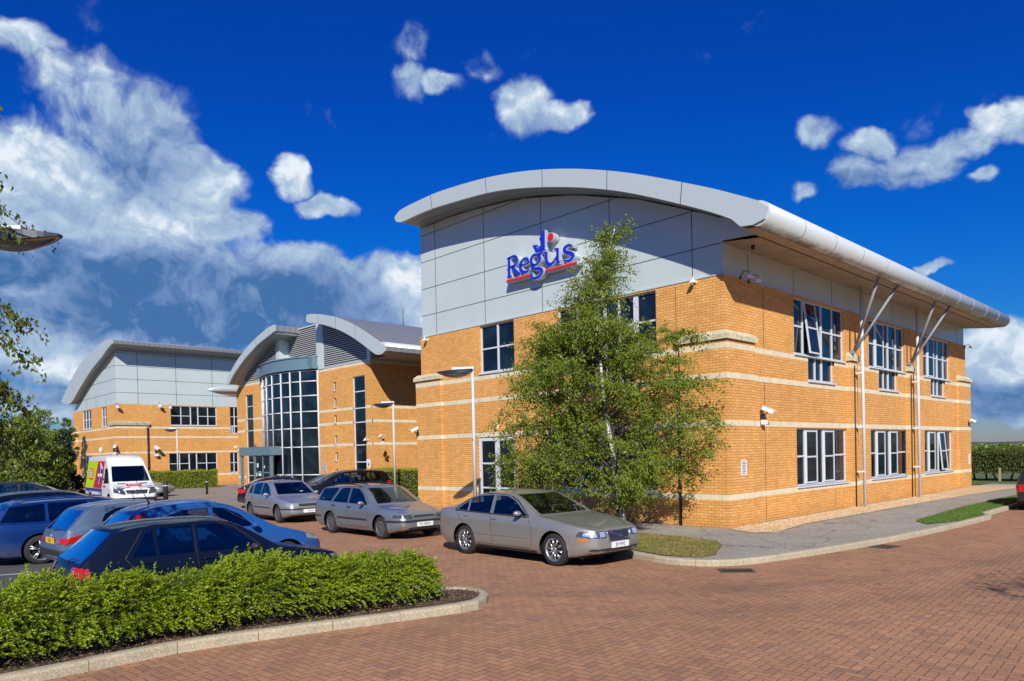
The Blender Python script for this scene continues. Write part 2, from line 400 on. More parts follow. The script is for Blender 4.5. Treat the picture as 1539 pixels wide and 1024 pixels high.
# ================================================================ the ground
def b_paver(nt, b):
    p = pos(nt); s = 1/.104
    a = R(-4)
    x0, y0, z0 = nt.sep(p)[:3]
    x = nt.m('MULTIPLY', nt.m('ADD', nt.m('MULTIPLY', x0, math.cos(a)), nt.m('MULTIPLY', y0, -math.sin(a))), s)
    y = nt.m('MULTIPLY', nt.m('ADD', nt.m('MULTIPLY', x0, math.sin(a)), nt.m('MULTIPLY', y0, math.cos(a))), s)
    i, j = nt.m('FLOOR', x), nt.m('FLOOR', y)
    fx, fy = nt.m('SUBTRACT', x, i), nt.m('SUBTRACT', y, j)
    k = nt.m('FLOORED_MODULO', nt.m('SUBTRACT', i, j), 4.)
    def is_(v): return nt.m('COMPARE', k, float(v), .25)
    k0, k1, k2, k3 = is_(0), is_(1), is_(2), is_(3)
    # herringbone: k0,k1 = halves of a brick lying along x; k2 (upper), k3 (lower) = halves of a brick lying along y
    inf = 9.
    def edge(keep, d): return nt.m('ADD', d, nt.m('MULTIPLY', keep, inf))
    dl = edge(k1, fx); dr = edge(k0, nt.m('SUBTRACT', 1., fx))
    db = edge(k2, fy); dt = edge(k3, nt.m('SUBTRACT', 1., fy))
    d = nt.m('MINIMUM', nt.m('MINIMUM', dl, dr), nt.m('MINIMUM', db, dt))
    ii = nt.m('SUBTRACT', i, k1); jj = nt.m('SUBTRACT', j, k2)
    wn = nt.node('ShaderNodeTexWhiteNoise'); nt.put(wn.inputs['Vector'], nt.comb(ii, jj, 0.))
    r = wn.outputs['Value']
    colr = nt.ramp(r, [(0., (.30, .165, .100)), (.05, (.33, .175, .100)), (.14, (.38, .195, .104)), (.6, (.42, .212, .108)), (1., (.46, .235, .118))])
    big = nt.noise(p, .35, 5, .65); mid = nt.noise(p, 1.7, 5, .7); fine = nt.noise(p, 60, 3, .7)
    f = nt.m('MULTIPLY', nt.mapr(big, .3, .7, .84, 1.10), nt.mapr(mid, .3, .75, 1.10, .84))
    f = nt.m('MULTIPLY', f, nt.mapr(fine, .3, .7, .80, 1.2))
    cc = nt.mix(1., colr, nt.comb(f, f, f), 'MULTIPLY')
    dust = nt.noise(p, .9, 6, .75)
    cc = nt.mix(nt.mapr(dust, .56, .78, 0., .5), cc, (.33, .235, .165))
    stain = nt.noise(p, 2.1, 6, .8)
    cc = nt.mix(nt.mapr(stain, .63, .74, 0., .35), cc, (.16, .115, .085))
    # two faint tyre tracks that follow the road round, and soft oily patches
    r_ = nt.m('SQRT', nt.m('ADD', nt.m('POWER', nt.m('SUBTRACT', x0, 2.), 2.), nt.m('POWER', nt.m('SUBTRACT', y0, 9.), 2.)))
    tr = nt.m('ABSOLUTE', nt.m('SUBTRACT', nt.m('ABSOLUTE', nt.m('SUBTRACT', r_, 16.6)), .78))
    tk = nt.m('MULTIPLY', nt.mapr(tr, .34, .08), nt.mapr(nt.noise(p, .5, 4, .6), .35, .65, .1, .30))
    cc = nt.mix(tk, cc, (.15, .095, .072))
    oil = nt.mapr(nt.vor(nt.vm('ADD', p, nt.vm('MULTIPLY', nt.noise(p, 1.5, 3, .6, out=1), (1., 1., 1.))), .33, out='Distance'), .30, .08)
    cc = nt.mix(nt.m('MULTIPLY', oil, .30), cc, (.09, .07, .06))
    speck = nt.vor(p, 9., out='Distance')
    cc = nt.mix(nt.m('LESS_THAN', speck, .05), cc, (.45, .41, .37))
    joint = nt.mapr(d, .035, .085, 1., 0.)
    moss = nt.noise(p, .8, 4)
    cc = nt.mix(nt.m('MULTIPLY', joint, .68), cc, nt.mix(nt.mapr(moss, .5, .7), (.12, .07, .042), (.125, .10, .045)))
    nt.put(b.inputs['Base Color'], cc)
    h = nt.m('ADD', nt.m('MULTIPLY', nt.m('SUBTRACT', 1., joint), .8), nt.m('MULTIPLY', nt.m('ADD', fine, r), .25))
    nt.put(b.inputs['Normal'], nt.bump(h, .6, .008))
M_paver = mat('red_block_paving', rough=.82, build=b_paver)
def b_path(nt, b):
    p = pos(nt)
    v = nt.vor(p, 34.); n = nt.noise(p, .8, 6, .65); f = nt.noise(p, 45, 4, .7)
    g = nt.sep(v)[0]
    k = nt.m('MULTIPLY', nt.mapr(g, 0, 1, .70, 1.22), nt.mapr(n, .3, .7, .85, 1.15))
    k = nt.m('MULTIPLY', k, nt.mapr(f, .3, .7, .85, 1.15))
    cc = nt.mix(1., (.33, .305, .255), nt.comb(k, k, k), 'MULTIPLY')
    d = nt.noise(p, 1.9, 6, .8)
    cc = nt.mix(nt.mapr(d, .55, .75, 0., .6), cc, (.21, .195, .165))
    ck = nt.vor(nt.vm('ADD', p, nt.vm('MULTIPLY', nt.noise(p, 2, 4, .6, out=1), (.5, .5, .5))), .55, 'DISTANCE_TO_EDGE', 'Distance')
    cc = nt.mix(nt.m('MULTIPLY', nt.m('LESS_THAN', ck, .008), .6), cc, (.05, .05, .045))
    nt.put(b.inputs['Base Color'], cc); nt.put(b.inputs['Normal'], nt.bump(nt.m('ADD', g, f), .5, .006))
M_path = mat('worn_tarmac', rough=.9, build=b_path)
M_asph = mat('car_park_tarmac', rough=.9, build=noisy((.075, .075, .078), .2, 1.2, 60, .4))
M_court = mat('forecourt_paving', rough=.9, build=noisy((.27, .225, .18), .15, .6, 30, .3))
def b_grass(nt, b):
    p = pos(nt)
    n = nt.noise(p, 1.3, 5, .7); f = nt.noise(p, 55, 4, .7)
    c = nt.mix(nt.mapr(n, .36, .56), (.115, .150, .016), (.27, .19, .065))
    k = nt.mapr(f, .25, .75, .55, 1.4)
    nt.put(b.inputs['Base Color'], nt.mix(1., c, nt.comb(k, k, k), 'MULTIPLY'))
    nt.put(b.inputs['Normal'], nt.bump(f, .9, .03))
M_grass = mat('dry_lawn', rough=.95, build=b_grass)
def b_grass2(nt, b):
    p = pos(nt)
    n = nt.noise(p, 1.0, 5, .7); f = nt.noise(p, 55, 4, .7)
    c = nt.mix(nt.mapr(n, .42, .68), (.075, .145, .014), (.15, .17, .035))
    k = nt.mapr(f, .25, .75, .6, 1.35)
    nt.put(b.inputs['Base Color'], nt.mix(1., c, nt.comb(k, k, k), 'MULTIPLY'))
    nt.put(b.inputs['Normal'], nt.bump(f, .9, .03))
M_lawn = mat('green_lawn', rough=.95, build=b_grass2)
def b_gravel(nt, b):
    p = pos(nt)
    v = nt.vor(p, 42.); d = nt.vor(p, 42., out='Distance'); g, g2, g3 = nt.sep(v)[:3]
    c = nt.ramp(g, [(0., (.46, .29, .13)), (.4, (.66, .45, .22)), (.8, (.78, .60, .36)), (1., (.85, .78, .62))])
    nt.put(b.inputs['Base Color'], nt.mix(nt.mapr(d, .5, .8), c, (.34, .22, .11)))
    nt.put(b.inputs['Normal'], nt.bump(nt.m('SUBTRACT', 1., d), .6, .012))
M_gravel = mat('yellow_gravel', rough=.9, build=b_gravel)
def b_soil(nt, b):
    p = pos(nt)
    n = nt.noise(p, 2.5, 6, .7); f = nt.noise(p, 38, 5, .75)
    c = nt.mix(nt.mapr(n, .35, .7), (.075, .040, .022), (.19, .115, .07))
    k = nt.mapr(f, .25, .75, .5, 1.5)
    nt.put(b.inputs['Base Color'], nt.mix(1., c, nt.comb(k, k, k), 'MULTIPLY')); nt.put(b.inputs['Normal'], nt.bump(f, 1., .05))
M_soil = mat('dry_soil', rough=.95, build=b_soil)
def b_kerb(nt, b):
    p = pos(nt)
    v = nt.sep(nt.vor(p, 85.))[0]; n = nt.noise(p, 3, 5, .7); f = nt.noise(p, 12, 4, .7)
    k = nt.m('MULTIPLY', nt.mapr(v, 0, 1, .72, 1.25), nt.mapr(n, .3, .7, .85, 1.12))
    c = nt.mix(1., (.42, .365, .255), nt.comb(k, k, k), 'MULTIPLY')
    c = nt.mix(nt.mapr(f, .55, .75, 0., .6), c, (.20, .165, .10))
    nt.put(b.inputs['Base Color'], c); nt.put(b.inputs['Normal'], nt.bump(v, .5, .004))
M_kerb = mat('aggregate_kerb', rough=.9, build=b_kerb)
M_line = mat('white_line_paint', rough=.8, build=noisy((.62, .62, .60), .15, 5, 60, 0, dirt=(.2, .2, .2)))
def b_field(nt, b):
    p = pos(nt); n = nt.noise(p, .02, 5, .6)
    nt.put(b.inputs['Base Color'], nt.mix(nt.mapr(n, .4, .62), (.055, .095, .020), (.20, .16, .07)))
M_field = mat('field_grass', rough=.95, build=b_field)

def sheet(name, poly, z, m, kind='structure', label=None):
    bm = bmesh.new()
    vs = [bm.verts.new((x, y, z)) for x, y in poly]
    f = bm.faces.new(vs); bmesh.ops.triangulate(bm, faces=[f])
    for q in bm.faces:
        if q.normal.z < 0: q.normal_flip()
    me = bpy.data.meshes.new(name); bm.to_mesh(me); bm.free(); me.materials.append(m)
    o = bpy.data.objects.new(name, me); col.objects.link(o); o['kind'] = kind
    return o
def rnd_sheet(name, poly, z, m, step, amp):
    """sheet with real unevenness"""
    P = [Vector(p) for p in poly]
    x0, x1 = min(p.x for p in P), max(p.x for p in P); y0, y1 = min(p.y for p in P), max(p.y for p in P)
    vs = list(P); n = len(P)
    for i in range(int((x1-x0)/step)):
        for j in range(int((y1-y0)/step)):
            vs.append(Vector((x0+(i+.5+.3*random.random())*step, y0+(j+.5+.3*random.random())*step)))
    r = delaunay_2d_cdt(vs, [], [list(range(n))], 1, 1e-5)
    me = bpy.data.meshes.new(name)
    me.from_pydata([(v.x, v.y, z + (random.uniform(-amp, amp))) for v in r[0]], [], [f for f in r[2]]); me.materials.append(m)
    for q in me.polygons: q.use_smooth = True
    me.update()
    bm = bmesh.new(); bm.from_mesh(me)
    for q in bm.faces:
        if q.normal.z < 0: q.normal_flip()
    bm.to_mesh(me); bm.free()
    o = bpy.data.objects.new(name, me); col.objects.link(o); o['kind'] = 'structure'
    return o
sheet('ground', [(-3000, -3000), (6000, -3000), (6000, 6000), (-3000, 6000)], -.15, M_field)
sheet('road', [(-60, -45), (26.5, -45), (26.5, -3.4), (24, 60), (-60, 60)], -.12, M_paver)
sheet('forecourt', [(-9.3, 22), (23, 19), (23, 54.3), (-14, 54.3), (-14, 40)], -.115, M_court)
sheet('car_park', [(-22, 1.8), (-12.9, .9), (-11.3, 8), (-8.6, 30), (-30, 30), (-30, 1.8)], -.116, M_asph)
# the painted bay lines
for (x, y) in ((-14.85, 5.0), (-14.75, 7.72), (-14.9, 10.5), (-14.9, 13.3)):
    a = R(-19); dx_, dy_ = math.cos(a), math.sin(a); w = .05
    sheet('bay_line', [(x-1.2*dx_-w*dy_, y-1.2*dy_+w*dx_), (x-1.2*dx_+w*dy_, y-1.2*dy_-w*dx_), (x+2.4*dx_+w*dy_, y+2.4*dy_-w*dx_), (x+2.4*dx_-w*dy_, y+2.4*dy_+w*dx_)], -.111, M_line)

KERB = smooth_curve([(26.6, -4.05), (8.1, -4.05)], 2) + smooth_curve([(7.8, -4.12), (7.45, -4.36), (6.8, -4.37), (3.41, -4.23), (1., -4.05), (-1.12, -3.78), (-2.8, -3.5), (-4.24, -3.19), (-5.05, -2.85), (-5.45, -2.3), (-5.5, -1.6), (-5.2, -.5), (-4.8, 1.0), (-4.45, 3.5), (-4.35, 8), (-4.35, 17)], 5) + [(-4.3, 17.4), (-4.0, 17.7), (-.2, 17.7)]
def offset(pts, d, closed=False):
    out = []; n = len(pts)
    for i, p in enumerate(pts):
        a = Vector(pts[(i-1) % n] if closed else pts[max(i-1, 0)]); b_ = Vector(pts[(i+1) % n] if closed else pts[min(i+1, n-1)])
        t = (b_-a).normalized(); out.append((p[0]-t.y*d, p[1]+t.x*d))
    return out
def kerb(name, pts, w, z0, z1, closed=False):
    """kerb stones laid end to end: a bevelled profile swept along the line (inside = right hand of travel)"""
    # resample to stone lengths
    mb = MB(); P = [Vector(p) for p in pts]
    if closed: P.append(P[0])
    L = [0]
    for a, b_ in zip(P, P[1:]): L.append(L[-1]+(b_-a).length)
    tot = L[-1]; n = max(1, int(tot/.915))
    def at(s):
        s = min(max(s, 0), tot)
        for i in range(len(L)-1):
            if s <= L[i+1]+1e-9: return P[i].lerp(P[i+1], (s-L[i])/max(L[i+1]-L[i], 1e-9))
        return P[-1]
    for k in range(n):
        s0, s1 = tot*k/n+.004, tot*(k+1)/n-.004
        sec = []
        dzr = random.uniform(-.004, .004)
        for q in range(4):
            s = s0+(s1-s0)*q/3; p = at(s); t = (at(s+.02)-at(s-.02)).normalized(); nrm = Vector((t.y, -t.x))
            def V(d, z): return (p.x+nrm.x*d, p.y+nrm.y*d, z+dzr)
            sec.append([V(0, z0), V(0, z1-.035), V(.012, z1-.010), V(.035, z1), V(w, z1), V(w, z0)])
        m = len(sec[0]); vs = [v for s_ in sec for v in s_]
        fs = [(i*m+j, i*m+(j+1) % m, (i+1)*m+(j+1) % m, (i+1)*m+j) for i in range(3) for j in range(m)]
        fs += [tuple(range(m)), tuple(3*m+j for j in range(m))[::-1]]
        mb.add(vs, fs)
    # mortar core, a touch lower, shows in the joints
    o = mb.build(name, M_kerb); o['kind'] = 'structure'
    return o
kerb('kerb', KERB, .13, -.3, .006)
inner = offset(KERB, -.10)
sheet('pavement', inner + [(-.2, 13.9), (-.02, 13.3), (-.02, -.02), (26.6, -.02)], -.004, M_path)
rnd_sheet('grass_verge', [(3.6, -3.75), (4.4, -3.25), (7, -3.1), (9.83, -3.0), (17, -3.1), (26.5, -2.8), (26.5, -3.92), (8.2, -3.92), (7.7, -3.98), (7.3, -4.22), (5., -4.18)], .008, M_lawn, .12, .010)
rnd_sheet('grass_verge', [(-5.32, -1.6), (-5.1, -2.3), (-4.6, -2.35), (-3.9, -1.98), (-3.3, -1.75), (-2.55, -1.15), (-2.5, -.5), (-2.35, .4), (-2.3, 2.5), (-2.9, 3.4), (-3.1, 8), (-3.1, 16), (-4.2, 16), (-4.2, 8), (-4.25, 3.5), (-4.6, 1.), (-5.0, -.5)], .008, M_grass, .12, .010)
rnd_sheet('gravel_strip', [(-.1, -.1), (-.35, -.3), (-.75, -1.1), (-.3, -1.5), (.6, -1.38), (2., -1.2), (6., -1.27), (11, -1.35), (16., -1.45), (20, -1.8), (24.5, -2.1), (25, -.9), (24, .5), (22.7, .5), (22.7, -.02)], .007, M_gravel, .07, .009)
# grass blades on the two verges
def blades(name, label, pts, m, h=.05):
    V = []; F = []
    for (x, y, z) in pts:
        a = rng.uniform(0, PI); l = h*rng.uniform(.5, 1.4); w = .006; tx, ty = rng.normal(0, .018, 2)
        k = len(V)
        V += [(x-w*math.cos(a), y-w*math.sin(a), z-.01), (x+w*math.cos(a), y+w*math.sin(a), z-.01), (x+tx, y+ty, z+l)]
        F.append((k, k+1, k+2))
    o = mesh_np(name, np.array(V), np.array(F), m); o['kind'] = 'stuff'; o['label'] = label; o['category'] = 'grass'
def inpoly(x, y, poly):
    c = False; n = len(poly)
    for i in range(n):
        x1, y1 = poly[i]; x2, y2 = poly[(i+1) % n]
        if (y1 > y) != (y2 > y) and x < (x2-x1)*(y-y1)/(y2-y1)+x1: c = not c
    return c
M_blade = mat('grass_blade', rough=.8, build=lambda nt, b: nt.put(b.inputs['Base Color'], nt.mix(nt.mapr(nt.noise(pos(nt), 1.6, 4), .4, .6), (.13, .17, .016), (.30, .22, .07))))
M_blade2 = mat('green_grass_blade', (.085, .165, .020), .8)
def scatter(poly, n, z=.02):
    xs = [p[0] for p in poly]; ys = [p[1] for p in poly]; o = []
    while len(o) < n:
        x, y = random.uniform(min(xs), max(xs)), random.uniform(min(ys), max(ys))
        if inpoly(x, y, poly): o.append((x, y, z))
    return o
blades('verge_grass', 'short patchy yellow green grass beside the silver gold saloon', scatter([(-5.3, -1.6), (-5.05, -2.3), (-3.9, -1.98), (-2.55, -1.15), (-2.35, .4), (-2.3, 2.5), (-4.3, 3), (-4.9, -.5)], 9000), M_blade, .026)
blades('verge_grass', 'bright green mown grass strip along the kerb by the gravel', scatter([(3.6, -3.75), (4.4, -3.25), (9.83, -3.0), (22, -3.1), (22, -3.9), (8.3, -3.9), (7.3, -4.2), (5., -4.16)], 14000), M_blade2, .05)
# loose stones on the gravel strip
mb = MB()
for (x, y, z) in scatter([(-.5, -.4), (-.65, -1.1), (-.2, -1.45), (2., -1.15), (6., -1.22), (16., -1.4), (16, -.15), (0, -.15)], 3600, .012):
    r = random.uniform(.008, .018); a = random.random()*6
    q = [(x+r*math.cos(a+k*PI/2)*random.uniform(.8, 1.3), y+r*math.sin(a+k*PI/2), z) for k in range(4)]
    mb.add(q+[(x, y, z+r*.8), (x, y, z-r)], [(0, 1, 4), (1, 2, 4), (2, 3, 4), (3, 0, 4)])
M_pebble = mat('pebble', rough=.8, build=lambda nt, b: nt.put(b.inputs['Base Color'], nt.ramp(nt.sep(nt.vor(pos(nt), 30.))[1], [(0., (.38, .24, .11)), (.5, (.60, .44, .24)), (1., (.80, .74, .60))])))
tag(mb.build('gravel', M_pebble), 'yellow gravel along the foot of the brick wall', 'gravel', kind='stuff')
# island bed
ISL = smooth_curve([(-45, -.7), (-22, -1.15), (-15.97, -1.19), (-14.33, -1.22), (-12.29, -1.73), (-10.95, -2.07), (-10.47, -1.96), (-10.12, -1.62), (-10.05, -1.2), (-10.25, -.78), (-10.8, -.60), (-12.2, -.32), (-13.4, .0), (-15.4, .25), (-22, .6), (-45, .9)], 5)
kerb('island_kerb', ISL[::-1], .125, -.3, .005)
rnd_sheet('island_soil', offset(ISL[::-1], -.11), -.03, M_soil, .12, .02)
def drain(x, y, a, label):
    mb = MB(); M = Matrix.Rotation(a, 3, 'Z')
    def q(px, py, sx, sy, z0, z1, mi=0):
        c = M @ Vector((px, py, 0)); mb.obox((x+c.x, y+c.y, (z0+z1)/2), (sx, sy, z1-z0), M=M, mi=mi)
    q(0, .20, .62, .05, -.13, -.108); q(0, -.20, .62, .05, -.13, -.108); q(.285, 0, .05, .35, -.13, -.1085); q(-.285, 0, .05, .35, -.13, -.1085)
    for k in range(9): q(-.22+k*.055, 0, .022, .35, -.13, -.112)
    q(0, 0, .54, .36, -.135, -.117, 1)
    tag(mb.build('drain_cover', [mat('cast_iron', (.11, .08, .06), .6, .3), mat('drain_hole', (.004, .004, .004), .9)]), label, 'drain cover')
drain(-5.45, -3.25, R(-50), 'rusty iron drain grate in the red paving by the kerb corner next to the saloon')
drain(-.6, -4.15, R(-8), 'dark iron drain grate in the red paving below the curved kerb on the right')
# far hills
mb = MB(); n = 120
def ridge(name, dist, a0, a1, hf, m, depth=300):
    V = []; F = []
    for i in range(n+1):
        a = R(a0+(a1-a0)*i/n); h = hf(i/n)
        for d, z in ((dist, -3), (dist+depth*.3, h*.7), (dist+depth*.6, h), (dist+depth, h*.8)):
            V.append((CAM.x+d*math.cos(a), CAM.y+d*math.sin(a), z))
    for i in range(n):
        for j in range(3): F.append((i*4+j, (i+1)*4+j, (i+1)*4+j+1, i*4+j+1))
    o = mesh_np(name, np.array(V), np.array(F), m, smooth=True); o['kind'] = 'structure'
def b_hill(nt, b):
    p = pos(nt); n = nt.noise(p, .006, 6, .7); n2 = nt.noise(p, .05, 5, .7)
    c = nt.mix(nt.mapr(n, .45, .6), (.035, .075, .075), (.15, .15, .13))
    nt.put(b.inputs['Base Color'], nt.mix(nt.mapr(n2, .4, .6), c, (.03, .06, .065)))
M_hill = mat('distant_woods_and_fields', rough=1, build=b_hill)
ridge('hills', 1900, -12, 95, lambda t: 7+2.6*math.sin(t*19)+1.6*math.sin(t*47+1)+.8*math.sin(t*131), M_hill)
# ================================================================ buildings
def PT(ax, c, u, d, z): return (c-d, u, z) if ax == 'x' else (u, c-d, z)
def pbox(mb, ax, c, u0, u1, d0, d1, z0, z1, mi=0): mb.box(PT(ax, c, u0, d0, z0), PT(ax, c, u1, d1, z1), mi)
def wall_face(mb, ax, c, u0, u1, z0, z1, holes, depth=.14):
    us = sorted({u0, u1, *[h[0] for h in holes], *[h[1] for h in holes]}); zs = sorted({z0, z1, *[h[2] for h in holes], *[h[3] for h in holes]})
    us = [u for u in us if u0 <= u <= u1]; zs = [z for z in zs if z0 <= z <= z1]
    def hole(u, z): return any(h[0] < u < h[1] and h[2] < z < h[3] for h in holes)
    for a, b in zip(us, us[1:]):
        for e, f in zip(zs, zs[1:]):
            if hole((a+b)/2, (e+f)/2):
                # reveals where the neighbour is solid
                um, zm = (a+b)/2, (e+f)/2
                for (uu, side) in ((a, -1), (b, 1)):
                    if not hole(uu+side*1e-3, zm) or not (u0 < uu+side*1e-3 < u1):
                        mb.add([PT(ax, c, uu, 0, e), PT(ax, c, uu, 0, f), PT(ax, c, uu, -depth, f), PT(ax, c, uu, -depth, e)], [(0, 1, 2, 3)])
                for (zz, side) in ((e, -1), (f, 1)):
                    if not hole(um, zz+side*1e-3) or not (z0 < zz+side*1e-3 < z1):
                        mb.add([PT(ax, c, a, 0, zz), PT(ax, c, b, 0, zz), PT(ax, c, b, -depth, zz), PT(ax, c, a, -depth, zz)], [(0, 1, 2, 3)])
            else:
                mb.add([PT(ax, c, a, 0, e), PT(ax, c, b, 0, e), PT(ax, c, b, 0, f), PT(ax, c, a, 0, f)], [(0, 1, 2, 3)])
def window(parent, ax, c, rects, vbars, hbars, sill=True, rec=.07, fw=.055, glass=None, casements=(), gaps=(), label=None, sillw=.05):
    """rects: (u0,u1,z0,z1) openings joined; vbars (u,z0,z1,w); hbars (z,u0,u1)"""
    f = MB(); g = MB()
    for (u0, u1, z0, z1) in rects:
        pbox(f, ax, c, u0, u0+fw, -rec, -rec-.06, z0, z1); pbox(f, ax, c, u1-fw, u1, -rec, -rec-.06, z0, z1)
        pbox(f, ax, c, u0+fw, u1-fw, -rec, -rec-.06, z0, z0+fw*1.1); pbox(f, ax, c, u0+fw, u1-fw, -rec, -rec-.06, z1-fw*.8, z1)
        g.add([PT(ax, c, u0, -rec-.035, z0), PT(ax, c, u1, -rec-.035, z0), PT(ax, c, u1, -rec-.035, z1), PT(ax, c, u0, -rec-.035, z1)], [(0, 1, 2, 3)])
    for (u, z0, z1, w) in vbars: pbox(f, ax, c, u-w/2, u+w/2, -rec+.006, -rec-.05, z0, z1)
    for (z, u0, u1) in hbars: pbox(f, ax, c, u0, u1, -rec+.003, -rec-.052, z-fw*.5, z+fw*.5)
    fo = f.build('window', M_frame, parent, label)
    g.build('pane', glass or M_glass, fo)
    for (u0, u1, z0, z1, tilt) in casements:      # opening lights: sash frames standing proud, some pushed open at the foot
        s = MB(); gl = MB(); h = z1-z0
        def q(u, d, z): return PT(ax, c, u, -rec+.03+d+math.sin(tilt)*(z1-z), z1-(z1-z)*math.cos(tilt))
        w = .05
        for (a, b_, e, k) in ((u0, u0+w, z0, z1), (u1-w, u1, z0, z1), (u0+w, u1-w, z0, z0+w), (u0+w, u1-w, z1-w, z1), (u0+w, u1-w, (z0+z1)/2-w/2, (z0+z1)/2+w/2)):
            vs = [q(uu, dd, zz) for dd in (0, -.045) for uu, zz in ((a, e), (b_, e), (b_, k), (a, k))]
            s.add(vs, [(0, 1, 2, 3), (7, 6, 5, 4), (0, 4, 5, 1), (1, 5, 6, 2), (2, 6, 7, 3), (3, 7, 4, 0)])
        gl.add([q(u0, -.02, z0), q(u1, -.02, z0), q(u1, -.02, z1), q(u0, -.02, z1)], [(0, 1, 2, 3)])
        so_ = s.build('casement', M_frame, fo); gl2 = gl.build('pane', glass or M_glass, fo)
    if sill:
        sb = MB()
        for (u0, u1, z0, z1) in rects[-1:] if sill == 'last' else rects:
            pbox(sb, ax, c, u0-.03, u1+.03, sillw, -rec, z0-.045, z0)
        sb.build('sill', M_frame, fo)
    return fo
def curve_pair(top, bot, n):
    def rs(P):
        P = [Vector(p) for p in P]; L = [0]
        for a, b in zip(P, P[1:]): L.append(L[-1]+(b-a).length)
        out = []
        for k in range(n+1):
            s = L[-1]*k/n; i = max(0, min(len(L)-2, int(np.searchsorted(L, s))-1))
            out.append(P[i].lerp(P[i+1], min(1, (s-L[i])/max(1e-9, L[i+1]-L[i]))))
        return out
    return rs(top), rs(bot)
def arch(parent, x0, x1, top, bot, joints, nm='roof', thick=.07):
    T, B = curve_pair(smooth_curve(top, 6), smooth_curve(bot, 6) if len(bot) > 3 else bot, 48)
    def slab(xa, xb, dt=0, db=0):
        m = MB(); vs = []
        for t, b in zip(T, B): vs += [(xa, t.x, t.y-dt), (xa, b.x, b.y+db), (xb, t.x, t.y-dt), (xb, b.x, b.y+db)]
        fs = []
        for i in range(len(T)-1):
            a, b = i*4, (i+1)*4
            fs += [(a, b, b+1, a+1), (a+2, a+3, b+3, b+2), (a, a+2, b+2, b), (a+1, b+1, b+3, a+3)]
        fs += [(0, 1, 3, 2), (len(vs)-4, len(vs)-2, len(vs)-1, len(vs)-3)]
        m.add(vs, fs); return m
    rf = slab(x0+thick, x1, .02, .015).build(nm, [M_roof], parent)
    fa = slab(x0, x0+thick).build('fascia', M_fascia, rf)
    j = MB()
    for k in joints:
        i = int(k*48); t, b = T[i], B[i]; d = (b-t).normalized(); w = Vector((-d.y, d.x))*.010
        q = [t-w, t+w, b+w, b-w]; j.prism([(p.x, p.y) for p in q], 0, x0-.003, x0+.02)
    if joints: j.build('joint', M_joint, rf)
    return rf
def gable(mb, x, pts_top, z0, y0, y1):
    """flat face at X=x between y0..y1 from z0 up to the polyline"""
    ys = [y0+(y1-y0)*k/30 for k in range(31)]
    P = sorted(pts_top)
    vs = []
    for y in ys: vs += [(x, y, z0), (x, y, interp(y, P))]
    mb.add(vs, [(2*i, 2*i+2, 2*i+3, 2*i+1) for i in range(30)])

# ---------------------------------------------------------------- main wing
B1, B2, B3, B4 = 4.95, 4.15, 2.88, .89
BH = .15
main = thing('office_building', 'large buff brick office wing with curved grey roof and blue sign on its gable', 'office building', (0, 0, 0))
upw = [(4.1, 7.92), (10.13, 13.9), (16.15, 19.85)]
holesY = []
for i, (a, b) in enumerate(upw):
    holesY += [(a, b, 4.98, 6.72), (a+.95, a+2.95, 4.2, 4.98)]
    holesY += [(a+.08, b+.13 if i == 0 else b+.25, .9, 2.7)]
holesX = [(8.03, 9.82, 5.03, 6.74), (2.17, 5.99, 5.0, 6.72), (3.12, 5.08, 4.2, 5.0), (8.09, 10.0, -.05, 2.72), (2.2, 5.95, .92, 2.72)]
w = MB()
wall_face(w, 'y', 0, 0, 22.3, -.4, 6.77, holesY)
wall_face(w, 'x', 0, 0, 13.35, -.4, 6.77, holesX)
w.add([(22.3, 0, -.4), (22.3, 13.35, -.4), (22.3, 13.35, 6.77), (22.3, 0, 6.77)], [(0, 1, 2, 3)])
w.add([(0, 13.35, -.4), (22.3, 13.35, -.4), (22.3, 13.35, 6.77), (0, 13.35, 6.77)], [(0, 1, 2, 3)])
PT_ = 5.02
